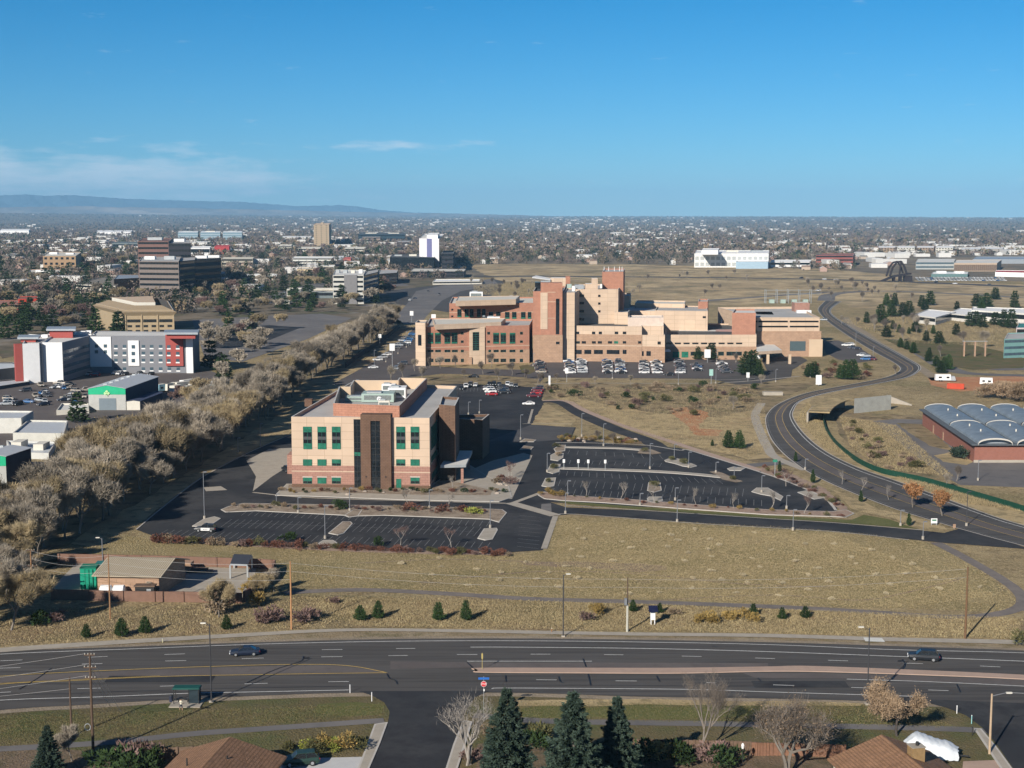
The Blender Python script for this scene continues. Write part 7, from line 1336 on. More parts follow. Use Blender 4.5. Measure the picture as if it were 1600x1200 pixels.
# ---------------------------------------------------------------- vehicles
cg = M('car_glass', (.015, .018, .022), rough=.1, spec=.7); tyre = M('tyre_rubber', (.02, .02, .02)); rimm = M('wheel_rim', (.45, .46, .48), rough=.35, metal=.6); lamp_w = M('headlamp_glass', (.7, .72, .75), rough=.15); lamp_r = M('tail_lamp', (.35, .02, .02), rough=.2)
def paint(name, col): return M(name, col, rough=.36, var=.03, spec=.4)
PC = {'white': paint('car_white', (.68, .68, .68)), 'silver': paint('car_silver', (.36, .38, .40)), 'dark grey': paint('car_dark_grey', (.07, .075, .085)), 'black': paint('car_black', (.016, .018, .022)), 'navy': paint('car_navy', (.012, .018, .036)), 'red': paint('car_red', (.33, .02, .025)), 'maroon': paint('car_maroon', (.10, .012, .02)), 'blue': paint('car_blue', (.03, .12, .30)), 'tan': paint('car_tan', (.34, .30, .25)), 'dark green': paint('car_dark_green', (.02, .045, .035))}
def car_parts(kind, pm):
    """front of the car towards -x"""
    if kind == 'suv': L_, W_, st, cab, zr = 4.7, .93, [(-2.35, .42, .78, .80), (-2.2, .32, .95, .90), (-1.2, .26, 1.05, .93), (2.1, .26, 1.08, .93), (2.32, .36, 1.0, .88)], [(-1.15, .86), (-.45, .76), (1.75, .74), (2.25, .84)], 1.70
    elif kind == 'pickup': L_, W_, st, cab, zr = 5.5, .97, [(-2.75, .45, .8, .85), (-2.6, .35, 1.02, .94), (-1.4, .3, 1.1, .97), (2.6, .3, 1.08, .97), (2.75, .42, 1.02, .93)], [(-1.35, .88), (-.7, .78), (.6, .78), (.85, .86)], 1.82
    else: L_, W_, st, cab, zr = 4.6, .89, [(-2.3, .40, .62, .74), (-2.15, .28, .76, .86), (-1.0, .22, .92, .89), (1.5, .22, .96, .89), (2.15, .28, .93, .86), (2.3, .40, .84, .78)], [(-1.05, .82), (-.25, .68), (1.0, .66), (1.75, .78)], 1.42
    body = MB(); rings = []
    for x, zb, zt, w_ in st: rings.append([(x, -w_ * .92, zb), (x, -w_, (zb + zt) / 2), (x, -w_ * .9, zt), (x, w_ * .9, zt), (x, w_, (zb + zt) / 2), (x, w_ * .92, zb)])
    for a, b in zip(rings, rings[1:]):
        for i in range(6): j = (i + 1) % 6; body.face([a[i], b[i], b[j], a[j]][::-1], pm)
    body.face(rings[0], pm); body.face(rings[-1][::-1], pm)
    def belt(x):
        for (x0, _, z0, _), (x1, _, z1, _) in zip(st, st[1:]):
            if x0 <= x <= x1: return z0 + (z1 - z0) * (x - x0) / (x1 - x0)
        return 1.
    gl_ = MB(); (x0, w0), (x1, w1), (x2, w2), (x3, w3) = cab; b_ = lambda x: belt(x) - .02
    base = [(x0, -w0, b_(x0)), (x3, -w3, b_(x3)), (x3, w3, b_(x3)), (x0, w0, b_(x0))]; top = [(x1, -w1, zr - .06), (x2, -w2, zr - .06), (x2, w2, zr - .06), (x1, w1, zr - .06)]
    for i in range(4): j = (i + 1) % 4; gl_.face([base[i], base[j], top[j], top[i]], cg)
    rf = MB(); rf.hexa(top, [(x, y * .94, zr) for x, y, z in top], pm)
    for s in (-1, 1):
        xm = (x1 + x2) / 2
        for xb, xt in ((x0, x1), (xm + .02, xm), (x3, x2)): rf.tube((xb, s * (w0 - .0), b_(xb)), (xt, s * (w1 + .0), zr - .05), .045, .045, pm, 4)
    wh = []; wr = .36 if kind != 'sedan' else .32
    for sx in (-.31, .30):
        for s in (-1, 1): m = MB(); m.tube((L_ * sx, s * (W_ - .2), wr), (L_ * sx, s * (W_ + .02), wr), wr, wr, tyre, 14); m2 = MB(); m2.tube((L_ * sx, s * (W_ - .05), wr), (L_ * sx, s * (W_ + .035), wr), wr * .62, wr * .58, rimm, 10); wh.append((m, m2))
    hl = []; 
    for s in (-1, 1): m = MB(); x, zb, zt, w_ = st[0]; m.obox((x + .05, s * w_ * .72), 0, .3, .34, zt - .20, zt - .02, lamp_w); hl.append(m)
    tl_ = []
    for s in (-1, 1): m = MB(); x, zb, zt, w_ = st[-1]; m.obox((x - .05, s * w_ * .8), 0, .2, .26, zt - .28, zt - .06, lamp_r); tl_.append(m)
    pl = MB(); pl.box(st[0][0] - .03, -.45, st[0][1] + .02, st[0][0] + .1, .45, st[0][1] + .17, tyre)
    return body, gl_, rf, wh, hl, tl_, pl
def merge(ms):
    o = MB()
    for m in ms:
        k = len(o.v); o.v += m.v; o.f += [tuple(i + k for i in f) for f in m.f]; o.m += [o.mi(m.mats[i]) for i in m.m]
    return o
CARM = {}
def small_car(kind, col):
    if (kind, col) not in CARM:
        b, g, r_, wh, hl, tl_, pl = car_parts(kind, PC[col]); m = merge([b, g, r_, pl] + [x for w_ in wh for x in w_] + hl + tl_); me = bpy.data.meshes.new('car'); me.from_pydata(m.v, [], m.f)
        for mt in m.mats: me.materials.append(mt)
        me.polygons.foreach_set('material_index', m.m); CARM[(kind, col)] = me
    return CARM[(kind, col)]
NMK = {'suv': 'SUV', 'sedan': 'sedan', 'pickup': 'pickup'}
def full_car(kind, col, p, ang, label, name='parked_car', panel=None):
    b, g, r_, wh, hl, tl_, pl = car_parts(kind, PC[col]); t = thing(name, label, 'car', (p[0], p[1], .09), rz=ang); t['_w'] = (0., 0., 0.)
    b.build('body', t); g.build('window', t); r_.build('roof', t); pl.build('bumper', t)
    for a, c_ in wh: w_ = a.build('wheel', t); w_['_w'] = (0., 0., 0.); c_.build('rim', w_); del w_['_w']
    for m in hl: m.build('headlight', t)
    for m in tl_: m.build('tail_light', t)
    if panel:
        for s in (-1, 1):
            m = MB(); m.box(-.9, s * .93 - .02, .36, 1.15, s * .93 + .02, 1.0, PC['white']); dp = m.build('door_panel', t)
        m = MB(); m.box(-.1, -.55, 1.70, .2, .55, 1.82, MATS['car_navy']); m.build('light_bar', t)
        for s in (-1, 1): text('POLICE', (.12, s * .957, .62), (R(90), 0, 0 if s < 0 else R(180)), .30, tar, t)
    del t['_w']; return t
def text(s, loc, rot, size, mat, parent, name='lettering'):
    cu = bpy.data.curves.new(name, 'FONT'); cu.body = s; cu.size = size; cu.align_x = 'CENTER'; cu.align_y = 'CENTER'; cu.extrude = .004
    o = bpy.data.objects.new('tmp', cu); me = bpy.data.meshes.new_from_object(o); bpy.data.objects.remove(o); me.name = name; me.materials.clear(); me.materials.append(mat)
    q = bpy.data.objects.new(name, me); COL.objects.link(q); q.parent = parent; q.location = loc; q.rotation_euler = rot; return q
def heading(p0, p1): a, b = G(*p0), G(*p1); return math.atan2((b - a).y, (b - a).x)
full_car('sedan', 'navy', G(383, 1024), heading((360, 1024), (405, 1022)), 'dark blue sedan driving left on the arterial road, left side', 'driving_car')
full_car('suv', 'black', G(1443, 1032), heading((1420, 1030), (1466, 1033)), 'black SUV driving left on the arterial road, right side', 'driving_car')
full_car('suv', 'black', G(322, 831), heading((342, 831), (302, 830)) + math.pi, 'black and white police SUV parked by the kerbed island', 'police_car', panel=True)
full_car('suv', 'dark green', G(470, 1195), R(12), 'dark green SUV parked on the driveway at the bottom edge')
full_car('suv', 'black', G(449, 737), heading((440, 733), (455, 739)), 'black car with white roof glint parked left of the office block')
SP_C = [('sedan', 'white'), ('suv', 'white'), ('suv', 'silver'), ('sedan', 'silver'), ('sedan', 'black'), ('suv', 'black'), ('suv', 'dark grey'), ('sedan', 'dark grey'), ('sedan', 'navy'), ('suv', 'black'), ('pickup', 'white'), ('sedan', 'navy'), ('sedan', 'silver'), ('suv', 'dark grey'), ('sedan', 'blue'), ('suv', 'tan'), ('pickup', 'dark grey')]
ORD = ['first', 'second', 'third', 'fourth', 'fifth', 'sixth', 'seventh', 'eighth', 'ninth', 'tenth', 'eleventh', 'twelfth', 'thirteenth', 'fourteenth', 'fifteenth', 'sixteenth', 'seventeenth', 'eighteenth', 'nineteenth']
def ordn(i):
    tens = ['', '', 'twenty', 'thirty', 'forty', 'fifty', 'sixty', 'seventy', 'eighty', 'ninety']; i += 1
    if i < 20: return ORD[i - 1]
    if i % 10 == 0: return {2: 'twentieth', 3: 'thirtieth', 4: 'fortieth', 5: 'fiftieth', 6: 'sixtieth', 7: 'seventieth', 8: 'eightieth', 9: 'ninetieth'}.get(i // 10, 'hundredth')
    return tens[i // 10] + '-' + ORD[i % 10 - 1] if i < 100 else 'hundredth'
def car_row(a, b, n, ang, where, group, skip=(), cols=None, jit=.25):
    for i in range(n):
        if i in skip: continue
        k, c_ = cols[i] if cols and i < len(cols) and cols[i] else rnd.choice(SP_C); p = G(*a).lerp(G(*b), i / max(1, n - 1)); 
        link(small_car(k, c_), 'parked_car', (p.x + rnd.uniform(-jit, jit), p.y, .09), rz=ang + (math.pi if rnd.random() < .5 else 0) + rnd.uniform(-.04, .04), label=f'{c_} {NMK[k]}, {ordn(i)} from the front in {where}', cat='car', group=group)
gh = 'cars in the hospital car park'; A0 = R(2)
nmc = ['first', 'second', 'third', 'fourth', 'fifth', 'sixth', 'seventh', 'eighth', 'ninth', 'tenth']
for j, (x, y0, y1, n, sk) in enumerate(((845, 583, 567, 12, (5, 6)), (891, 584, 564, 16, (3,)), (910, 583, 565, 15, (1, 9)), (950, 584, 564, 16, ()), (970, 584, 564, 16, (7,)), (1007, 584, 563, 16, ()), (1027, 584, 564, 15, (4,)), (1063, 584, 565, 14, (4,)), (1090, 580, 572, 6, ()), (1134, 583, 569, 10, ()))):
    car_row((x, y0), (x - (2 if x < 1100 else 7), y1), n, A0, f'the {nmc[j]} column of the hospital car park', gh, sk, cols=[('suv', 'white'), None] if j in (1, 5, 6, 7) else [('sedan', 'black')] if j in (3, 4) else None)
car_row((884, 560.5), (940, 561.5), 6, R(90), 'the line beside the hospital arcade', gh); car_row((975, 561.5), (985, 561.5), 1, 0, 'the drop-off bay', gh, cols=[('suv', 'dark grey')])
car_row((1045, 587), (1055, 587), 1, 0, 'the front bay', gh, cols=[('sedan', 'black')])
gc = 'cars in the car park behind the office block'
car_row((768, 618), (763, 607), 4, 0, 'the left double column behind the office block', gc, cols=[('sedan', 'red'), ('suv', 'white'), ('suv', 'white'), ('sedan', 'dark grey')]); car_row((788, 615), (784, 606), 4, 0, 'the right double column behind the office block', gc, cols=[('suv', 'black'), ('suv', 'dark grey'), ('sedan', 'black'), None])
for j, (px, py, k, c_) in enumerate(((728, 606, 'suv', 'white'), (721, 609, 'sedan', 'black'), (735, 603, 'suv', 'dark grey'), (743, 604, 'sedan', 'white'), (765, 602, 'sedan', 'black'), (772, 602.5, 'suv', 'black'), (780, 602.5, 'sedan', 'dark grey'), (793, 603, 'suv', 'white'), (799, 604, 'sedan', 'silver'), (806, 605, 'sedan', 'dark grey'))): link(small_car(k, c_), 'parked_car', (G(px, py).x, G(px, py).y, .09), rz=R(90) + rnd.uniform(-.1, .1), label=f'{c_} {NMK[k]}, {ordn(j)} from the left in the top row behind the office block', cat='car', group=gc)
for px, py, k, c_, lb in ((834, 621, 'pickup', 'maroon', 'maroon pickup at the right kerb of the rear car park, nearest'), (838, 616, 'sedan', 'red', 'red sedan behind the maroon pickup at the right kerb'), (840, 612, 'suv', 'maroon', 'maroon SUV, third in line at the right kerb'), (842, 609, 'suv', 'dark grey', 'dark grey SUV, farthest of the line at the right kerb'), (826, 633, 'sedan', 'white', 'white sedan alone at the right kerb of the rear car park'), (740, 590, 'sedan', 'black', 'black sedan on the street before the brick clinic')): link(small_car(k, c_), 'parked_car', (G(px, py).x, G(px, py).y, .09), rz=0, label=lb, cat='car', group=gc)
gk = 'cars left of the brick clinic'
car_row((634, 540), (644, 524), 7, R(0), 'the column left of the brick clinic', gk, cols=[('sedan', 'black'), ('suv', 'white'), ('suv', 'blue'), ('suv', 'blue'), ('pickup', 'dark grey'), ('sedan', 'navy'), ('suv', 'blue')]); car_row((620, 545), (632, 530), 5, 0, 'the outer column left of the brick clinic', gk)
for j, (px, py, k, c_) in enumerate(((583, 576, 'sedan', 'white'), (590, 564, 'suv', 'white'), (598, 560, 'suv', 'silver'), (604, 556, 'suv', 'white'), (618, 578, 'suv', 'silver'), (624, 574, 'sedan', 'dark grey'), (630, 570, 'suv', 'dark grey'))): link(small_car(k, c_), 'parked_car', (G(px, py).x, G(px, py).y, .09), rz=R(20), label=f'{c_} {NMK[k]}, {ordn(j)} from the left in the lot by the black screened fence', cat='car', group=gk)
gg = 'cars beside the parking garage'
for j, (px, py, k, c_) in enumerate(((1322, 541, 'suv', 'white'), (1328, 540, 'suv', 'white'), (1332, 545, 'sedan', 'navy'), (1339, 546, 'sedan', 'navy'), (1346, 557, 'suv', 'white'), (1353, 558, 'sedan', 'silver'), (1352, 563, 'suv', 'blue'), (1361, 563, 'suv', 'maroon'), (1287, 501, 'suv', 'silver'), (1262, 553, 'sedan', 'white'))): link(small_car(k, c_), 'parked_car', (G(px, py).x, G(px, py).y, .09), rz=R(-10), label=f'{c_} {NMK[k]}, {ordn(j)} in line beside the parking garage', cat='car', group=gg)
gt_ = 'vehicles around the hotel'
for j, (px, py, k, c_) in enumerate(((140, 587, 'suv', 'silver'), (148, 588, 'suv', 'red'), (180, 585, 'sedan', 'white'), (187, 586, 'suv', 'white'), (196, 586, 'sedan', 'black'), (218, 585, 'sedan', 'dark grey'), (236, 586, 'sedan', 'black'), (75, 590, 'sedan', 'black'), (86, 592, 'sedan', 'dark grey'))): link(small_car(k, c_), 'parked_car', (G(px, py).x, G(px, py).y, .09), rz=R(80 if j != 1 else 0), label=f'{c_} {NMK[k]}, {ordn(j)} in the row before the hotel', cat='car', group=gt_)
full_car('sedan', 'blue', G(5, 777), R(60), 'blue sedan parked at the left edge beside the green-fascia shed')
gf_ = 'cars on the far highway'
for j, (px, py, c_) in enumerate(((1252, 435, 'black'), (1288, 437, 'white'), (1306, 438, 'white'), (1462, 442, 'black'), (1492, 444, 'white'), (1278, 455, 'white'), (1545, 446, 'dark grey'))): link(small_car('suv', c_), 'driving_car', (G(px, py).x, G(px, py).y, .09), rz=0, label=f'{c_} car on the far highway, {ordn(j)} of the line from the left', cat='car', group=gf_)
gd = 'white cars at the dealership'
for r_ in range(3):
    for i in range(25):
        p = G(1432 + i * 5.6 + r_ * 2, 435 + r_ * 2.2); k = rnd.choice(['suv', 'sedan', 'pickup']); link(small_car(k, rnd.choice(['white', 'white', 'silver', 'white', 'blue'])), 'parked_car', (p.x, p.y, .09), rz=R(90), label='vehicle in the dense rows at the far car dealership', cat='car', group=gd)
go = 'cars around the offices'
for j in range(40):
    p = wscatter(rnd.choice([[(30, 482), (120, 478), (130, 492), (40, 498)], [(400, 468), (450, 455), (500, 446), (470, 462), (420, 474)], [(610, 455), (700, 445), (740, 438), (690, 462), (650, 478)], [(345, 455), (400, 452), (395, 470), (350, 470)], [(1205, 418), (1330, 419), (1330, 424), (1205, 422)]]), 1, 0)[0]; k, c_ = rnd.choice(SP_C); o = link(small_car(k, c_), 'parked_car', (p.x, p.y, .09), rz=rnd.choice([0, R(90)])); auto(o, f'{c_} {NMK[k]}', 'car', go)
for j in range(34):
    p = wscatter([(20, 604), (120, 598), (138, 612), (128, 638), (60, 634), (0, 640)], 1, 0)[0]; k, c_ = rnd.choice(SP_C + [('pickup', 'tan')] * 4); auto(link(small_car(k, c_), 'stored_vehicle', (p.x, p.y, .06), rz=rnd.uniform(0, 3)), f'{c_} {NMK[k]} in the storage yard', 'car', 'vehicles in the storage yard')
# stored trailers and motorhomes, construction vehicles
def trailer(p, ang, L_, hh, mat, label, name='stored_trailer', cat='trailer', stripe=None, group=None, wheels=2):
    t = thing(name, label, cat, (p[0], p[1], 0), group, ang); t['_w'] = (0., 0., 0.); m = MB(); m.hexa([(-L_ / 2, -1.2, .6), (L_ / 2, -1.2, .6), (L_ / 2, 1.2, .6), (-L_ / 2, 1.2, .6)], [(-L_ / 2 + .25, -1.15, hh), (L_ / 2 - .15, -1.15, hh), (L_ / 2 - .15, 1.15, hh), (-L_ / 2 + .25, 1.15, hh)], mat, offw); m.build('body', t)
    m = MB()
    for s in (-1, 1): m.box(-L_ / 2 + .8, s * 1.19 - .03, 1.5, -L_ / 2 + 2, s * 1.19 + .03, 2.2, cg); m.box(L_ * .1, s * 1.19 - .03, 1.5, L_ * .3, s * 1.19 + .03, 2.2, cg)
    m.build('window', t)
    for k in range(wheels):
        for s in (-1, 1): m = MB(); m.tube((L_ * .1 + k * .9, s * 1.0, .38), (L_ * .1 + k * .9, s * 1.22, .38), .38, .38, tyre, 10); m.build('wheel', t)
    m = MB(); m.box(-L_ / 2 - 1.2, -.08, .5, -L_ / 2, .08, .62, dfr); m.build('tow_bar', t); del t['_w']; return t
tw_ = ['leftmost', 'second', 'third', 'fourth', 'fifth', 'sixth', 'seventh', 'eighth', 'ninth', 'tenth', 'eleventh', 'rightmost']
for j, (px, py, ln, hh) in enumerate(((257, 612, 7, 3.2), (266, 611, 7, 3.2), (275, 613, 6, 2.9), (285, 609, 8, 3.3), (293, 606, 7, 3.4), (298, 611, 5, 2.4), (305, 609, 6, 2.6), (315, 609, 6, 3.), (323, 608, 6, 3.), (331, 608, 5, 2.8), (338, 609, 5, 2.4), (346, 610, 4, 2.))): trailer(G(px, py), R(60 + rnd.uniform(-12, 12)), ln, hh, rnd.choice([white, white, offw, M('trailer_blue', (.2, .35, .42))]) if j < 11 else M('yellow_machine_paint', (.5, .36, .03)), f'{tw_[j]} of the stored trailers behind the green-fascia shed', group='stored trailers')
for j, px in enumerate((319, 325, 331, 337, 343, 349)): p = G(px, 623); m = MB(); cm = [M('drum_red', (.35, .03, .06)), M('drum_purple', (.2, .06, .25)), white][j % 3]; m.tube((p.x, p.y, 0), (p.x, p.y, 1.7), .8, .8, cm, 12); m.tube((p.x, p.y, .8), (p.x, p.y, 1.), .84, .84, dfr, 12); m.build('storage_drum', loc=tuple(p), label=f'coloured drum, {ordn(j)} from the left in the row behind the creek trees', cat='drum', group='row of coloured drums')
def truck(p, ang, label, boxm, cabm):
    t = trailer(p, ang, 6.5, 3.1, boxm, label, 'box_truck', 'truck'); t['_w'] = (0., 0., 0.); m = MB(); m.hexa([(-5.2, -1.1, .5), (-3.3, -1.1, .5), (-3.3, 1.1, .5), (-5.2, 1.1, .5)], [(-4.7, -1.05, 2.3), (-3.3, -1.05, 2.3), (-3.3, 1.05, 2.3), (-4.7, 1.05, 2.3)], cabm); m.build('cab', t)
    m = MB(); m.face([(-5.12, -.95, 1.3), (-5.12, .95, 1.3), (-4.78, .95, 2.15), (-4.78, -.95, 2.15)][::-1], cg); m.build('windscreen', t); del t['_w']
truck(G(1473, 596), R(175), 'white box truck at the construction yard', white, PC['silver'])
t = thing('skip_container', 'orange-red open skip between the white truck and white trailer', 'container', tuple(G(1493, 608))); p = G(1493, 608); ors = M('orange_red_paint', (.48, .07, .035)); m = MB()
m.obox((p.x, p.y), R(-20), 6.6, 2.5, .2, .35, ors)
for dx, dy, lx, ly in ((0, -1.2, 6.6, .1), (0, 1.2, 6.6, .1), (-3.25, 0, .1, 2.3), (3.25, 0, .1, 2.3)): a = R(-20); m.obox((p.x + dx * math.cos(a) - dy * math.sin(a), p.y + dx * math.sin(a) + dy * math.cos(a)), a, lx, ly, .35, 2.2, ors)
m.build('body', t); m = MB()
for k in range(7): a = R(-20); dx = -2.8 + k * .93; m.obox((p.x + dx * math.cos(a) + 1.29 * math.sin(a), p.y + dx * math.sin(a) - 1.29 * math.cos(a)), a, .12, .1, .3, 2.1, ors)
m.build('rib', t)
trailer(G(1541, 602), R(160), 5.2, 3.2, white, 'white enclosed trailer at the right of the construction yard')
# ---------------------------------------------------------------- poles, lamps, signs, wires
pole_g = M('pole_grey', (.22, .23, .25), rough=.5, metal=.3); pole_d = M('pole_dark', (.05, .05, .055), rough=.5); wood_p = M('pole_wood', (.27, .15, .075), var=.2, scale=2); wood_d = M('pole_wood_dark', (.10, .065, .045), var=.2, scale=2)
def lot_lamp(px, by, ty, phrase='grey car park lamp', grp='car park lamps', mat=None, heads=1):
    p = G(px, by); hh = min(11, max(3, hgt(px, by, ty))); mat = mat or pole_g; t = thing('street_lamp', None, 'street lamp', tuple(p)); m = MB(); m.tube((p.x, p.y, .6), (p.x, p.y, hh), .10, .075, mat, 8); m.build('pole', t); m = MB(); m.tube((p.x, p.y, 0), (p.x, p.y, .75), .28, .28, conc, 10); m.build('base', t)
    for s in ((1,) if heads == 1 else (-1, 1)): m = MB(); m.box(p.x + s * .1 if s > 0 else p.x - .8, p.y - .2, hh - .12, p.x + .8 if s > 0 else p.x - .1, p.y + .2, hh + .06, mat); m.build('lamp_head', t)
    return auto(t, phrase, 'street lamp', grp)
for a in ((319.5, 811, 715), (372, 707, 684), (508, 842, 790), (546.5, 799, 762), (766, 825, 782), (813.5, 687, 648), (855, 738, 708), (887, 775, 751), (883.5, 803, 770), (1055, 782, 762), (1058, 816, 781), (1015.5, 733, 693), (909, 682, 646), (943, 697, 662), (1053.5, 718, 694), (1076, 731, 706), (1118.5, 739, 722), (1147, 750, 730), (1190, 770, 743), (1239, 829, 796), (1229, 795, 774), (1442, 843, 815), (1407, 822, 797), (1258, 734, 724), (466, 802, 777), (432, 791, 772), (671, 795, 765), (407, 697, 662), (1000, 790, 772),
          (833, 572, 552), (957, 592, 563), (1060, 601, 576), (1118.5, 599, 576), (1082, 560, 545), (1120, 565, 546), (1150, 566, 548), (1212, 597, 577), (1266, 590, 577), (749, 646, 625), (732, 648, 628), (635, 543, 518), (622, 553, 530), (603, 566, 540), (585, 575, 547), (1197, 566, 553), (1364, 562, 541), (1337, 540, 520)): lot_lamp(*a)
lot_lamp(1528, 751, 719, 'tall lamp in the hall yard', 'hall yard lamps'); lot_lamp(1510, 782 + 40, 768, 'dark tall lamp beside the curving road', 'road lamps', pole_d)
def street(px, by, ty, label, mat=pole_d, arm=1.6, side=-1, r=.11, base=True):
    p = G(px, by); hh = hgt(px, by, ty); t = thing('street_lamp', label, 'street lamp', tuple(p)); m = MB(); m.tube((p.x, p.y, 0), (p.x, p.y, hh), r, r * .7, mat, 10); m.build('pole', t)
    m = MB(); m.tube((p.x, p.y, hh - .3), (p.x + side * arm, p.y, hh + .15), .05, .04, pole_g if mat != pole_d else mat, 6); m.build('arm', t); m = MB(); m.obox((p.x + side * (arm + .3), p.y), 0, .75, .3, hh + .05, hh + .22, offw); m.build('lamp_head', t)
    if base: m = MB(); m.obox((p.x, p.y), 0, .6, .6, 0, .25, conc); m.build('base', t)
    return t
street(330.5, 1097, 975, 'dark slender street lamp right of the bus shelter', side=-1, arm=.6); street(880, 995, 898, 'dark street lamp on the north sidewalk, centre', side=1, arm=.5); street(1355, 1101, 981, 'dark curved street lamp on the south verge', side=-1, arm=.9)
street(1546, 1178, 1084, 'wooden street lamp post with silver arm at the bottom right corner', M('pale_pole_wood', (.42, .31, .21), var=.12, scale=2), 1.9, 1, .17, False); street(161, 893, 841, 'thin grey lamp behind the utility building', pole_g, .5, -1)
WIRES = []
def upole(px, by, ty, label, mat, arms=(), r=.16, tfs=0):
    p = G(px, by); hh = hgt(px, by, ty); t = thing('utility_pole', label, 'utility pole', tuple(p)); m = MB(); m.tube((p.x, p.y, -.3), (p.x, p.y, hh), r, r * .62, mat, 10); m.build('pole', t)
    for z, wd in arms:
        m = MB(); m.box(p.x - wd / 2, p.y - .16, hh - z - .07, p.x + wd / 2, p.y - .04, hh - z + .07, wood_d); m.build('crossarm', t)
        m = MB()
        for k in range(4): x = p.x - wd / 2 + .1 + k * (wd - .2) / 3; m.tube((x, p.y - .1, hh - z + .07), (x, p.y - .1, hh - z + .24), .05, .04, offw, 6)
        m.build('insulator', t)
    for k in range(tfs): m = MB(); x = p.x + (-.75, .55, 1.1)[k]; m.tube((x, p.y - .2, hh - 4.4), (x, p.y - .2, hh - 3.6), .22, .22, M('transformer_grey', (.5, .52, .53), rough=.4), 10); m.build('transformer', t)
    return t, p, hh
U = []
U.append(upole(51, 943, 858, 'brown utility pole with three transformers in creek shade, far left', wood_p, ((.2, 1.6), (3.0, 2.2)), tfs=3)); U.append(upole(172.5, 968, 865, 'brown utility pole before the utility building roof', wood_p, r=.15)); U.append(upole(455.5, 983, 877, 'tall bare reddish-brown pole left of the young pines', M('fresh_pole_wood', (.40, .21, .10), var=.15, scale=2), r=.17))
U.append(upole(980, 987, 902, 'utility pole with grey cabinet and light lower half', wood_d, r=.14)); U.append(upole(1508, 998, 886, 'tall brown leaning pole right of the field', M('brown_pole', (.15, .085, .045), var=.2, scale=2), r=.2))
t, p, hh = U[3]; m = MB(); m.tube((p.x, p.y, 0), (p.x, p.y, hh * .5), .2, .18, M('pale_sleeve', (.45, .44, .38)), 10); m.build('pole_sleeve', t); m = MB(); m.box(p.x - .55, p.y - .45, hh * .50, p.x - .1, p.y - .1, hh * .50 + 1.15, pole_g); m.build('cabinet', t)
t1, p1, h1 = upole(146, 1182, 1020, 'tall dark utility pole with crossarms, bottom left', wood_d, ((.25, 1.4), (1.9, 1.6), (3.3, 1.4)), r=.2); t2, p2, h2 = upole(112, 1150, 1058, 'shorter dark utility pole beside the tall one', wood_d, (), r=.16)
m = MB(); 
for k in range(12): a, b = k / 12 * 6.283, (k + 1) / 12 * 6.283; m.tube((p1.x - .55 + .38 * math.cos(a), p1.y - .2, 4 + .45 * math.sin(a)), (p1.x - .55 + .38 * math.cos(b), p1.y - .2, 4 + .45 * math.sin(b)), .06, .06, steel, 4)
m.build('cable_coil', t1)
def wires(name, a, b, label, n=1, sag=.6, r=.018, dz=1.2, dx=0):
    m = MB()
    for k in range(n):
        A_ = Vector(a) + Vector((dx * k, 0, -dz * k)); B_ = Vector(b) + Vector((dx * k, 0, -dz * k)); pr = A_
        for i in range(1, 13): f_ = i / 12; q = A_.lerp(B_, f_) + Vector((0, 0, -4 * sag * f_ * (1 - f_))); m.tube(pr, q, r, r, M('wire_metal', (.35, .34, .33), rough=.4), 4, False); pr = q
    m.build(name, label=label, cat='cable', group='overhead wires', loc=tuple(a))
def tp(u_, dz=.2): return (u_[1].x, u_[1].y, u_[2] - dz)
names_ = ['wires from the transformer pole to the pole by the utility building', 'wires from the utility building pole to the tall bare pole', 'wires across the field between the bare pole and cabinet pole', 'wires across the field from cabinet pole to brown leaning pole']
for i in range(4): wires('overhead_wire', tp(U[i], .3), tp(U[i + 1], .3), names_[i], 3 if i < 2 else 2, .8, .02, 1.4)
q = Vector((p1.x - 60, p1.y - 8, h1 - 3)); wires('overhead_wire', (p1.x - .5, p1.y, h1 - .1), tuple(q), 'upper wires leaving the tall dark pole to the left', 3, 1.2, .02, 1.45); wires('overhead_wire', (p2.x, p2.y, h2 - 1.6), (p2.x - 50, p2.y - 3, h2 - 3.5), 'low wire leaving the shorter dark pole to the left', 1, .8, .02)
m = MB(); 
for dz, gx, gy in ((1.6, 172, 1104), (3.4, 176, 1108), (.3, 192, 1117), (2., 194, 1119)): g = G(gx, gy); m.tube((p1.x, p1.y, h1 - dz), (g.x, g.y, 0), .02, .02, MATS['wire_metal'], 4)
m.build('guy_wire', label='guy wires anchoring the tall dark pole to the verge', cat='cable', loc=tuple(p1))
# bus shelter with bin and bench, person beside it
p = G(291, 1101); t = thing('bus_shelter', 'dark bus shelter with green roof on the near side of the road', 'bus shelter', tuple(p)); LAND.append(('the bus shelter', p)); xl, xr, y0, y1 = G(272, 1100).x, G(312, 1100).x, p.y - .1, p.y + 1.15; zt = 2.3
m = MB(); m.box(xl - .4, y0 - 1.2, 0, xr + .4, y1 + .4, .14, conc); m.build('base', t); m = MB(); m.hexa([(xl - .15, y0 - .2, zt), (xr + .15, y0 - .2, zt), (xr + .15, y1 + .2, zt), (xl - .15, y1 + .2, zt)], [(xl - .05, y0 - .05, zt + .16), (xr + .05, y0 - .05, zt + .16), (xr + .05, y1 + .05, zt + .22), (xl - .05, y1 + .05, zt + .22)], M('shelter_green', (.010, .07, .058), rough=.6)); m.build('roof', t)
for x, y in ((xl, y0), (xr - .1, y0), (xl, y1), (xr - .1, y1), (xr - 1.5, y0)): m = MB(); m.box(x, y, .14, x + .1, y + .1, zt, dfr); m.build('post', t)
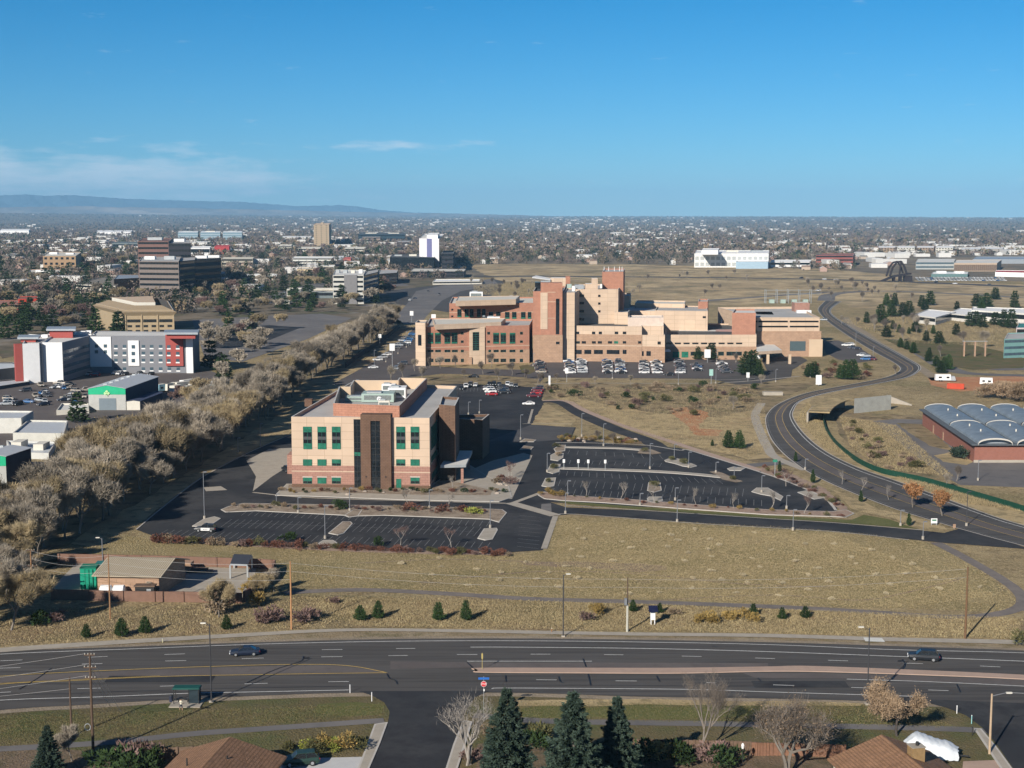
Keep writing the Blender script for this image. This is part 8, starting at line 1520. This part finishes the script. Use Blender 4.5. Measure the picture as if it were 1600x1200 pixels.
m = MB(); m.box(xr - 1.45, y0 + .02, .3, xr - .1, y0 + .06, zt - .1, M('ad_panel', (.03, .045, .055), rough=.3)); m.build('side_panel', t); m = MB(); m.box(xr - .06, y0 + .1, .3, xr - .03, y1, zt - .1, MATS['ad_panel']); m.build('side_panel', t)
b = thing('bench', 'dark slatted bench under the bus shelter roof', 'bench', (xl + .9, p.y + .8, .14)); m = MB()
for k in range(3): m.box(xl + .4, p.y + .65 + k * .15, .58, xl + 2.0, p.y + .77 + k * .15, .62, dfr)
m.build('seat', b)
for x in (xl + .5, xl + 1.8): m = MB(); m.box(x, p.y + .65, .14, x + .08, p.y + 1.05, .58, dfr); m.build('leg', b)
q = G(267.5, 1097); m = MB(); m.tube((q.x, q.y, .05), (q.x, q.y, .95), .27, .3, M('bin_blue_black', (.03, .035, .06)), 12); m.tube((q.x, q.y, .95), (q.x, q.y, 1.15), .31, .16, dfr, 12); m.build('litter_bin', label='dark round litter bin left of the bus shelter', cat='litter bin', loc=tuple(q))
def person(p, rz, label):
    J = {'pel': (0, 0, .95, .15, .11), 'sp': (0, 0, 1.18, .15, .11), 'ch': (0, .0, 1.38, .18, .12), 'nk': (0, .01, 1.52, .06, .06), 'hd0': (0, .02, 1.60, .085, .09), 'hd1': (0, .03, 1.74, .085, .10)}
    E = [('pel', 'sp'), ('sp', 'ch'), ('ch', 'nk'), ('nk', 'hd0'), ('hd0', 'hd1')]
    for s, n in ((-1, 'l'), (1, 'r')):
        J.update({'hp' + n: (.10 * s, 0, .90, .10, .10), 'kn' + n: (.17 * s, .05 * s, .50, .065, .07), 'an' + n: (.20 * s, .02 * s, .09, .045, .05), 'to' + n: (.22 * s, .17, .04, .045, .035), 'sh' + n: (.19 * s, 0, 1.43, .07, .07), 'el' + n: (.27 * s, .05, 1.17, .045, .045), 'wr' + n: (.24 * s, .22, 1.02, .03, .03), 'ha' + n: (.22 * s, .30, 1.0, .035, .025)})
        E += [('pel', 'hp' + n), ('hp' + n, 'kn' + n), ('kn' + n, 'an' + n), ('an' + n, 'to' + n), ('ch', 'sh' + n), ('sh' + n, 'el' + n), ('el' + n, 'wr' + n), ('wr' + n, 'ha' + n)]
        for k in range(4): J[f'f{k}{n}'] = (.22 * s + (k - 1.5) * .018, .38 - .01 * abs(k - 1.2), .985, .009, .009); E.append(('ha' + n, f'f{k}{n}'))
        J['th' + n] = (.22 * s - .05 * s, .33, 1.0, .010, .010); E.append(('ha' + n, 'th' + n))
    ks = list(J); me = bpy.data.meshes.new('b'); me.from_pydata([J[k][:3] for k in ks], [(ks.index(a), ks.index(b)) for a, b in E], []); o = bpy.data.objects.new('b', me); COL.objects.link(o)
    md = o.modifiers.new('s', 'SKIN'); sv = me.skin_vertices[0].data
    for i, k in enumerate(ks): sv[i].radius = J[k][3:5]
    sv[0].use_root = True; o.modifiers.new('u', 'SUBSURF').levels = 1; o.modifiers['u'].render_levels = 1
    dg = bpy.context.evaluated_depsgraph_get(); bm = bpy.data.meshes.new_from_object(o.evaluated_get(dg)); bpy.data.objects.remove(o); bm.name = 'person'; bm.materials.clear()
    for mt in (M('skin_tone', (.42, .25, .17)), M('cream_shirt', (.60, .56, .45)), M('navy_shorts', (.02, .025, .05)), M('dark_shoes', (.05, .04, .04)), M('brown_hair', (.07, .045, .03))): bm.materials.append(mt)
    for f in bm.polygons:
        c_ = f.center; z = c_.z; arm = abs(c_.x) > .20 and z > .96
        f.material_index = 4 if z > 1.70 or (z > 1.6 and c_.y < -.01) else 0 if z > 1.5 else 1 if z > .98 and not (arm and z < 1.2) else 0 if arm else 2 if z > .52 else 3 if z < .07 else 0; f.use_smooth = True
    o = bpy.data.objects.new('person', bm); COL.objects.link(o); o.location = (p.x, p.y, .015); o.rotation_euler.z = rz; o['label'] = label; o['category'] = 'person'
    for nm, pts_, r_, mt in (('nose', [(0, .125, 1.655)], .016, MATS['skin_tone']), ('eye', [(-.032, .115, 1.68), (.032, .115, 1.68)], .011, tar)):
        for q in pts_: m = MB(); m.tube((q[0], q[1] - r_, q[2]), (q[0], q[1] + r_, q[2]), r_, r_ * .5, mt, 6); o['_w'] = (0., 0., 0.); m.build(nm, o); del o['_w']
person(G(283, 1111), R(-25), 'person in a cream top and dark shorts standing before the bus shelter')
# signs and small things
def post(p, hh, r, mat, t, n=8): m = MB(); m.tube((p.x, p.y, 0), (p.x, p.y, hh), r, r, mat, n); return m.build('post', t)
p = G(756, 1126); hh = hgt(756, 1126, 1057); t = thing('stop_sign', 'red octagonal stop sign on a thin post at the side street corner', 'stop sign', tuple(p)); LAND.append(('the stop sign', p)); post(p, hh, .035, steel, t)
zs = hh - 1.05; m = MB(); ang = R(0); ring_ = [(p.x + .42 * math.sin(R(22.5 + 45 * k)), p.y - .06, zs + .42 * math.cos(R(22.5 + 45 * k))) for k in range(8)]; m.face(ring_[::-1], M('stop_white', (.7, .7, .7))); m.face([(x, y + .02, z) for x, y, z in ring_], steel)
m.face([(p.x + (x - p.x) * .92, y - .006, zs + (z - zs) * .92) for x, y, z in ring_][::-1], M('stop_red', (.50, .03, .04))); m.build('sign_plate', t); text('STOP', (0, -.07, zs), (R(90), 0, 0), .34, MATS['stop_white'], t)
m = MB(); m.box(p.x - .75, p.y - .05, hh - .42, p.x + .75, p.y - .02, hh - .12, M('street_sign_blue', (.02, .12, .42))); m.build('street_name_plate', t); m = MB(); m.box(p.x - .05, p.y - .1, hh - 2.05, p.x + .12, p.y - .05, hh - 1.75, white); m.build('small_plate', t)
p = G(753.5, 1047); hh = hgt(753.5, 1047, 1020); t = thing('marker_post', 'yellow marker post on the tip of the median strip', 'marker post', tuple(p)); post(p, hh, .045, M('marker_yellow', (.40, .32, .12)), t)
m = MB(); m.box(p.x - .12, p.y - .1, hh - .9, p.x + .12, p.y - .07, hh - .1, MATS['marker_yellow']); m.build('reflector_plate', t)
for j, (px, by, ty, lb) in enumerate(((547, 1083, 1070, 'white delineator post left at the side street mouth'), (581, 1096, 1082, 'white leaning delineator post right at the side street mouth'), (1495, 1115, 1103, 'white delineator post on the right-hand corner verge'), (1518, 1131, 1118, 'teal-topped delineator post near the corner sidewalk'), (254, 1004, 998, 'small pale yellow utility marker on the verge'), (862, 988, 982, 'rust-coloured short marker on the sidewalk edge'))):
    p = G(px, by); hh = hgt(px, by, ty); t = thing('delineator_post', lb, 'post', tuple(p), 'short roadside posts'); post(p, hh, .06, [white, white, white, M('teal_post', (.25, .5, .5)), M('pale_yellow', (.6, .55, .35)), M('rust_post', (.3, .12, .03))][j], t); m = MB(); m.tube((p.x, p.y, hh), (p.x, p.y, hh + .08), .09, .05, steel, 8); m.build('cap', t)
p = G(1020, 976); t = thing('solar_cabinet', 'white signal cabinet on legs with tilted dark solar panel', 'cabinet', tuple(p)); LAND.append(('the solar cabinet', p)); m = MB(); m.box(p.x - .42, p.y - .3, .9, p.x + .38, p.y + .3, 2.1, white); m.build('cabinet', t)
for s in (-.38, .24): m = MB(); m.box(p.x + s, p.y - .25, 0, p.x + s + .12, p.y + .25, .9, white); m.build('leg', t)
m = MB(); m.hexa([(p.x - .75, p.y - .8, 2.4), (p.x + .8, p.y - .8, 2.4), (p.x + .8, p.y + .7, 3.1), (p.x - .75, p.y + .7, 3.1)], [(p.x - .75, p.y - .84, 2.48), (p.x + .8, p.y - .84, 2.48), (p.x + .8, p.y + .66, 3.18), (p.x - .75, p.y + .66, 3.18)], M('solar_cells', (.015, .018, .05), rough=.2)); m.build('solar_panel', t); m = MB(); m.tube((p.x, p.y, 2.1), (p.x, p.y, 2.75), .06, .06, steel); m.build('bracket', t)
def sign(px, by, x0, y0, x1, y1, label, name='sign_board', legs=2, mat=white, dark=None, cat='sign'):
    p = G((x0 + x1) / 2, by); f_ = lambda y: hgt((x0 + x1) / 2, by, y); sc_ = (p.y * cP + H * sP) / F; w_ = (x1 - x0) * sc_; t = thing(name, label, cat, tuple(p)); m = MB(); m.box(p.x - w_ / 2, p.y - .12, max(.1, f_(y1)), p.x + w_ / 2, p.y + .12, f_(y0), mat); m.build('panel', t)
    for s in ((-.4, .4) if legs == 2 else (0,)): m = MB(); m.box(p.x + w_ * s - .08, p.y - .08, 0, p.x + w_ * s + .08, p.y + .08, max(.15, f_(y1)) + .05, steel); m.build('leg', t)
    if dark: m = MB(); m.box(p.x - w_ * .35, p.y - .15, f_(y0) - .55, p.x + w_ * .35, p.y - .12, f_(y0) - .2, dark); m.build('lettering_band', t)
    return t
sign(1459, 821, 1454.5, 810, 1464, 817.5, 'white board sign on two legs at the campus entrance', dark=M('sign_green', (.05, .2, .12)))
sign(1279, 603, 1274.5, 586, 1283.5, 601, 'tall white monument sign beside the curving road', legs=1, cat='monument sign'); LAND.append(('the tall monument sign', G(1279, 603)))
sign(1168.5, 596, 1166, 582, 1171, 590, 'small white sign tower at the hospital drive', legs=1); sign(1105, 567, 1100.5, 546, 1110, 559, 'white shield-shaped sign before the long hospital wing', legs=1); sign(1185, 566, 1182, 554, 1189, 560, 'white round sign near the ambulance canopy', legs=1); sign(885.5, 597, 883, 575, 888, 583.5, 'narrow white sign at the near edge of the hospital car park', legs=1)
sign(613, 575, 609, 537, 617, 548, 'large white sign on a tall post left of the brick clinic', legs=1); sign(593.5, 540, 591, 522, 596, 528, 'small white sign on the creek bank', legs=1); sign(643.5, 503, 640.5, 486, 646, 493, 'white sign near the avenue corner', legs=1); sign(677, 508, 674, 491, 681, 500, 'white sign box above the clinic roof corner', legs=1); sign(858.5, 604, 857, 587, 860, 602, 'white stone pillar at the car park entrance', legs=1, cat='pillar')
for j, (px, by) in enumerate(((881, 733), (903.5, 733.5), (919, 734), (945.5, 735))): sign(px, by, px - 1.8, 717.5 + j * .3, px + 1.8, 723 + j * .3, f'white disabled-bay sign, {ORD[j]} from the left on the middle island', 'parking_sign', 1)
sign(1110, 603, 1108, 577, 1114, 587, 'pale green wayfinding sign by the hospital car park', legs=1, mat=M('sign_pale_green', (.3, .5, .45))); sign(1467, 826, 1490 - 1, 819, 1493, 825, 'small tan marker by the campus entrance', legs=1, mat=tanbr)
sign(1210, 745, 1207, 718, 1214, 722, 'small green street sign at the footpath crossing', legs=1, mat=M('street_green', (.03, .22, .14)))
p = G(1010, 1122); 
for px, py, lb in ((1160, 1185, 'white pole-mounted lantern in the yard beyond the reddish fence'),):
    p = G(px, py + 12); t = thing('yard_lantern', lb, 'lantern', tuple(p)); post(p, 2.3, .05, dfr, t); m = MB(); m.tube((p.x, p.y, 2.3), (p.x, p.y, 2.75), .14, .22, white, 10); m.tube((p.x, p.y, 2.75), (p.x, p.y, 3.0), .2, .1, white, 10); m.build('lamp_head', t)
t = thing('basketball_hoop', 'dark basketball hoop pole on the right corner lawn', 'basketball hoop', tuple(G(1530, 1148)))
p = G(1519, 1150); post(p, 1.2, .05, dfr, t); m = MB(); m.tube((p.x, p.y, 1.2), (p.x, p.y, 1.3), .12, .12, dfr, 8); m.build('cap', t); t.name = 'bollard'; t['label'] = 'thin dark post at the corner of the right side street'; t['category'] = 'bollard'
# electrical substation frames behind the garage
p = G(1232, 474); t = thing('substation', 'lattice of grey substation frames behind the parking garage', 'substation', tuple(p)); 
for k in range(5):
    m = MB(); x = p.x - 18 + k * 9
    for s in (0, 6): m.tube((x, p.y + s, 0), (x, p.y + s, 11), .3, .2, steel, 5)
    m.tube((x, p.y, 10.5), (x, p.y + 6, 10.5), .2, .2, steel, 5); m.tube((x, p.y, 7.5), (x + 8, p.y, 7.5), .18, .18, steel, 5); m.tube((x, p.y, 10.5), (x + 8, p.y, 10.5), .18, .18, steel, 5); m.build('frame', t)
for k in range(4): m = MB(); m.box(p.x - 15 + k * 9, p.y + 1, 0, p.x - 11 + k * 9, p.y + 4, 3, eqgreen); m.build('transformer', t)
# rocks in the beds
rk = [];
for i in range(3): V, Fc = clump(800 + i, .6, .35, 40, .5); 
def rockmesh(seed):
    rg = np.random.default_rng(seed); import bmesh; b = bmesh.new(); bmesh.ops.create_icosphere(b, subdivisions=2, radius=.5)
    for v in b.verts: v.co *= rg.uniform(.78, 1.1); v.co.z *= .62
    me = bpy.data.meshes.new('boulder'); b.to_mesh(me); b.free(); me.materials.append(M('boulder_stone', (.36, .30, .25), coord='O', rand=.2)); return me
rk = [rockmesh(i) for i in range(3)]
for i in range(34):
    px, py = rnd.choice([(rnd.uniform(870, 1000), rnd.uniform(684, 692)), (rnd.uniform(450, 780), rnd.uniform(766, 775)), (rnd.uniform(775, 800), rnd.uniform(748, 760))]); auto(link(rnd.choice(rk), 'boulder', (G(px, py).x, G(px, py).y, .2), rz=i, sc_=rnd.uniform(.8, 1.7)), 'pale landscape boulder', 'boulder', 'boulders in the beds')
# ---------------------------------------------------------------- haze
zb = -70; zt = 720; X_ = 26000; m = MB(); m.hexa([(-X_, -3000, zb), (X_, -3000, zb), (X_, 36000, zb), (-X_, 36000, zb)], [(-X_, -3000, zt), (X_, -3000, zt), (X_, 36000, zt), (-X_, 36000, zt)], MATS['white_paint'])
hz = m.build('haze', kind='stuff'); hz.data.materials.clear(); hm = bpy.data.materials.new('haze'); hm.use_nodes = True; hn = hm.node_tree; hn.nodes.clear(); ho = hn.nodes.new('ShaderNodeOutputMaterial'); hv = hn.nodes.new('ShaderNodeVolumePrincipled'); hv.inputs['Density'].default_value = 4.5e-5; hv.inputs['Color'].default_value = (.26, .52, .80, 1); hv.inputs['Anisotropy'].default_value = -.2
hn.links.new(hv.outputs[0], ho.inputs['Volume']); hz.data.materials.append(hm)
# ---------------------------------------------------------------- labels from landmarks
LP = [(n, PX(p), p) for n, p in LAND]
buckets = {}
for o, ph in AUTO:
    l_ = o.location; x, y = PX(l_); best = min(LP, key=lambda e: (e[2].x - l_.x) ** 2 + (e[2].y - l_.y) ** 2); dx = l_.x - best[2].x; dy = l_.y - best[2].y
    side = ('right of' if dx > 0 else 'left of') if abs(dx) > abs(dy) * .8 else ('behind' if dy > 0 else 'in front of')
    buckets.setdefault((ph, side, best[0]), []).append(((dx * dx + dy * dy), o))
for (ph, side, nm), lst in buckets.items():
    lst.sort(key=lambda e: e[0])
    for i, (_, o) in enumerate(lst):
        base = f'{ph} {side} {nm}'
        o['label'] = base if len(lst) == 1 else (f'nearest {base}' if i == 0 else f'{ordn(i)}-nearest {base}')
for o in sc.objects:
    if o.get('_w') is not None: del o['_w']
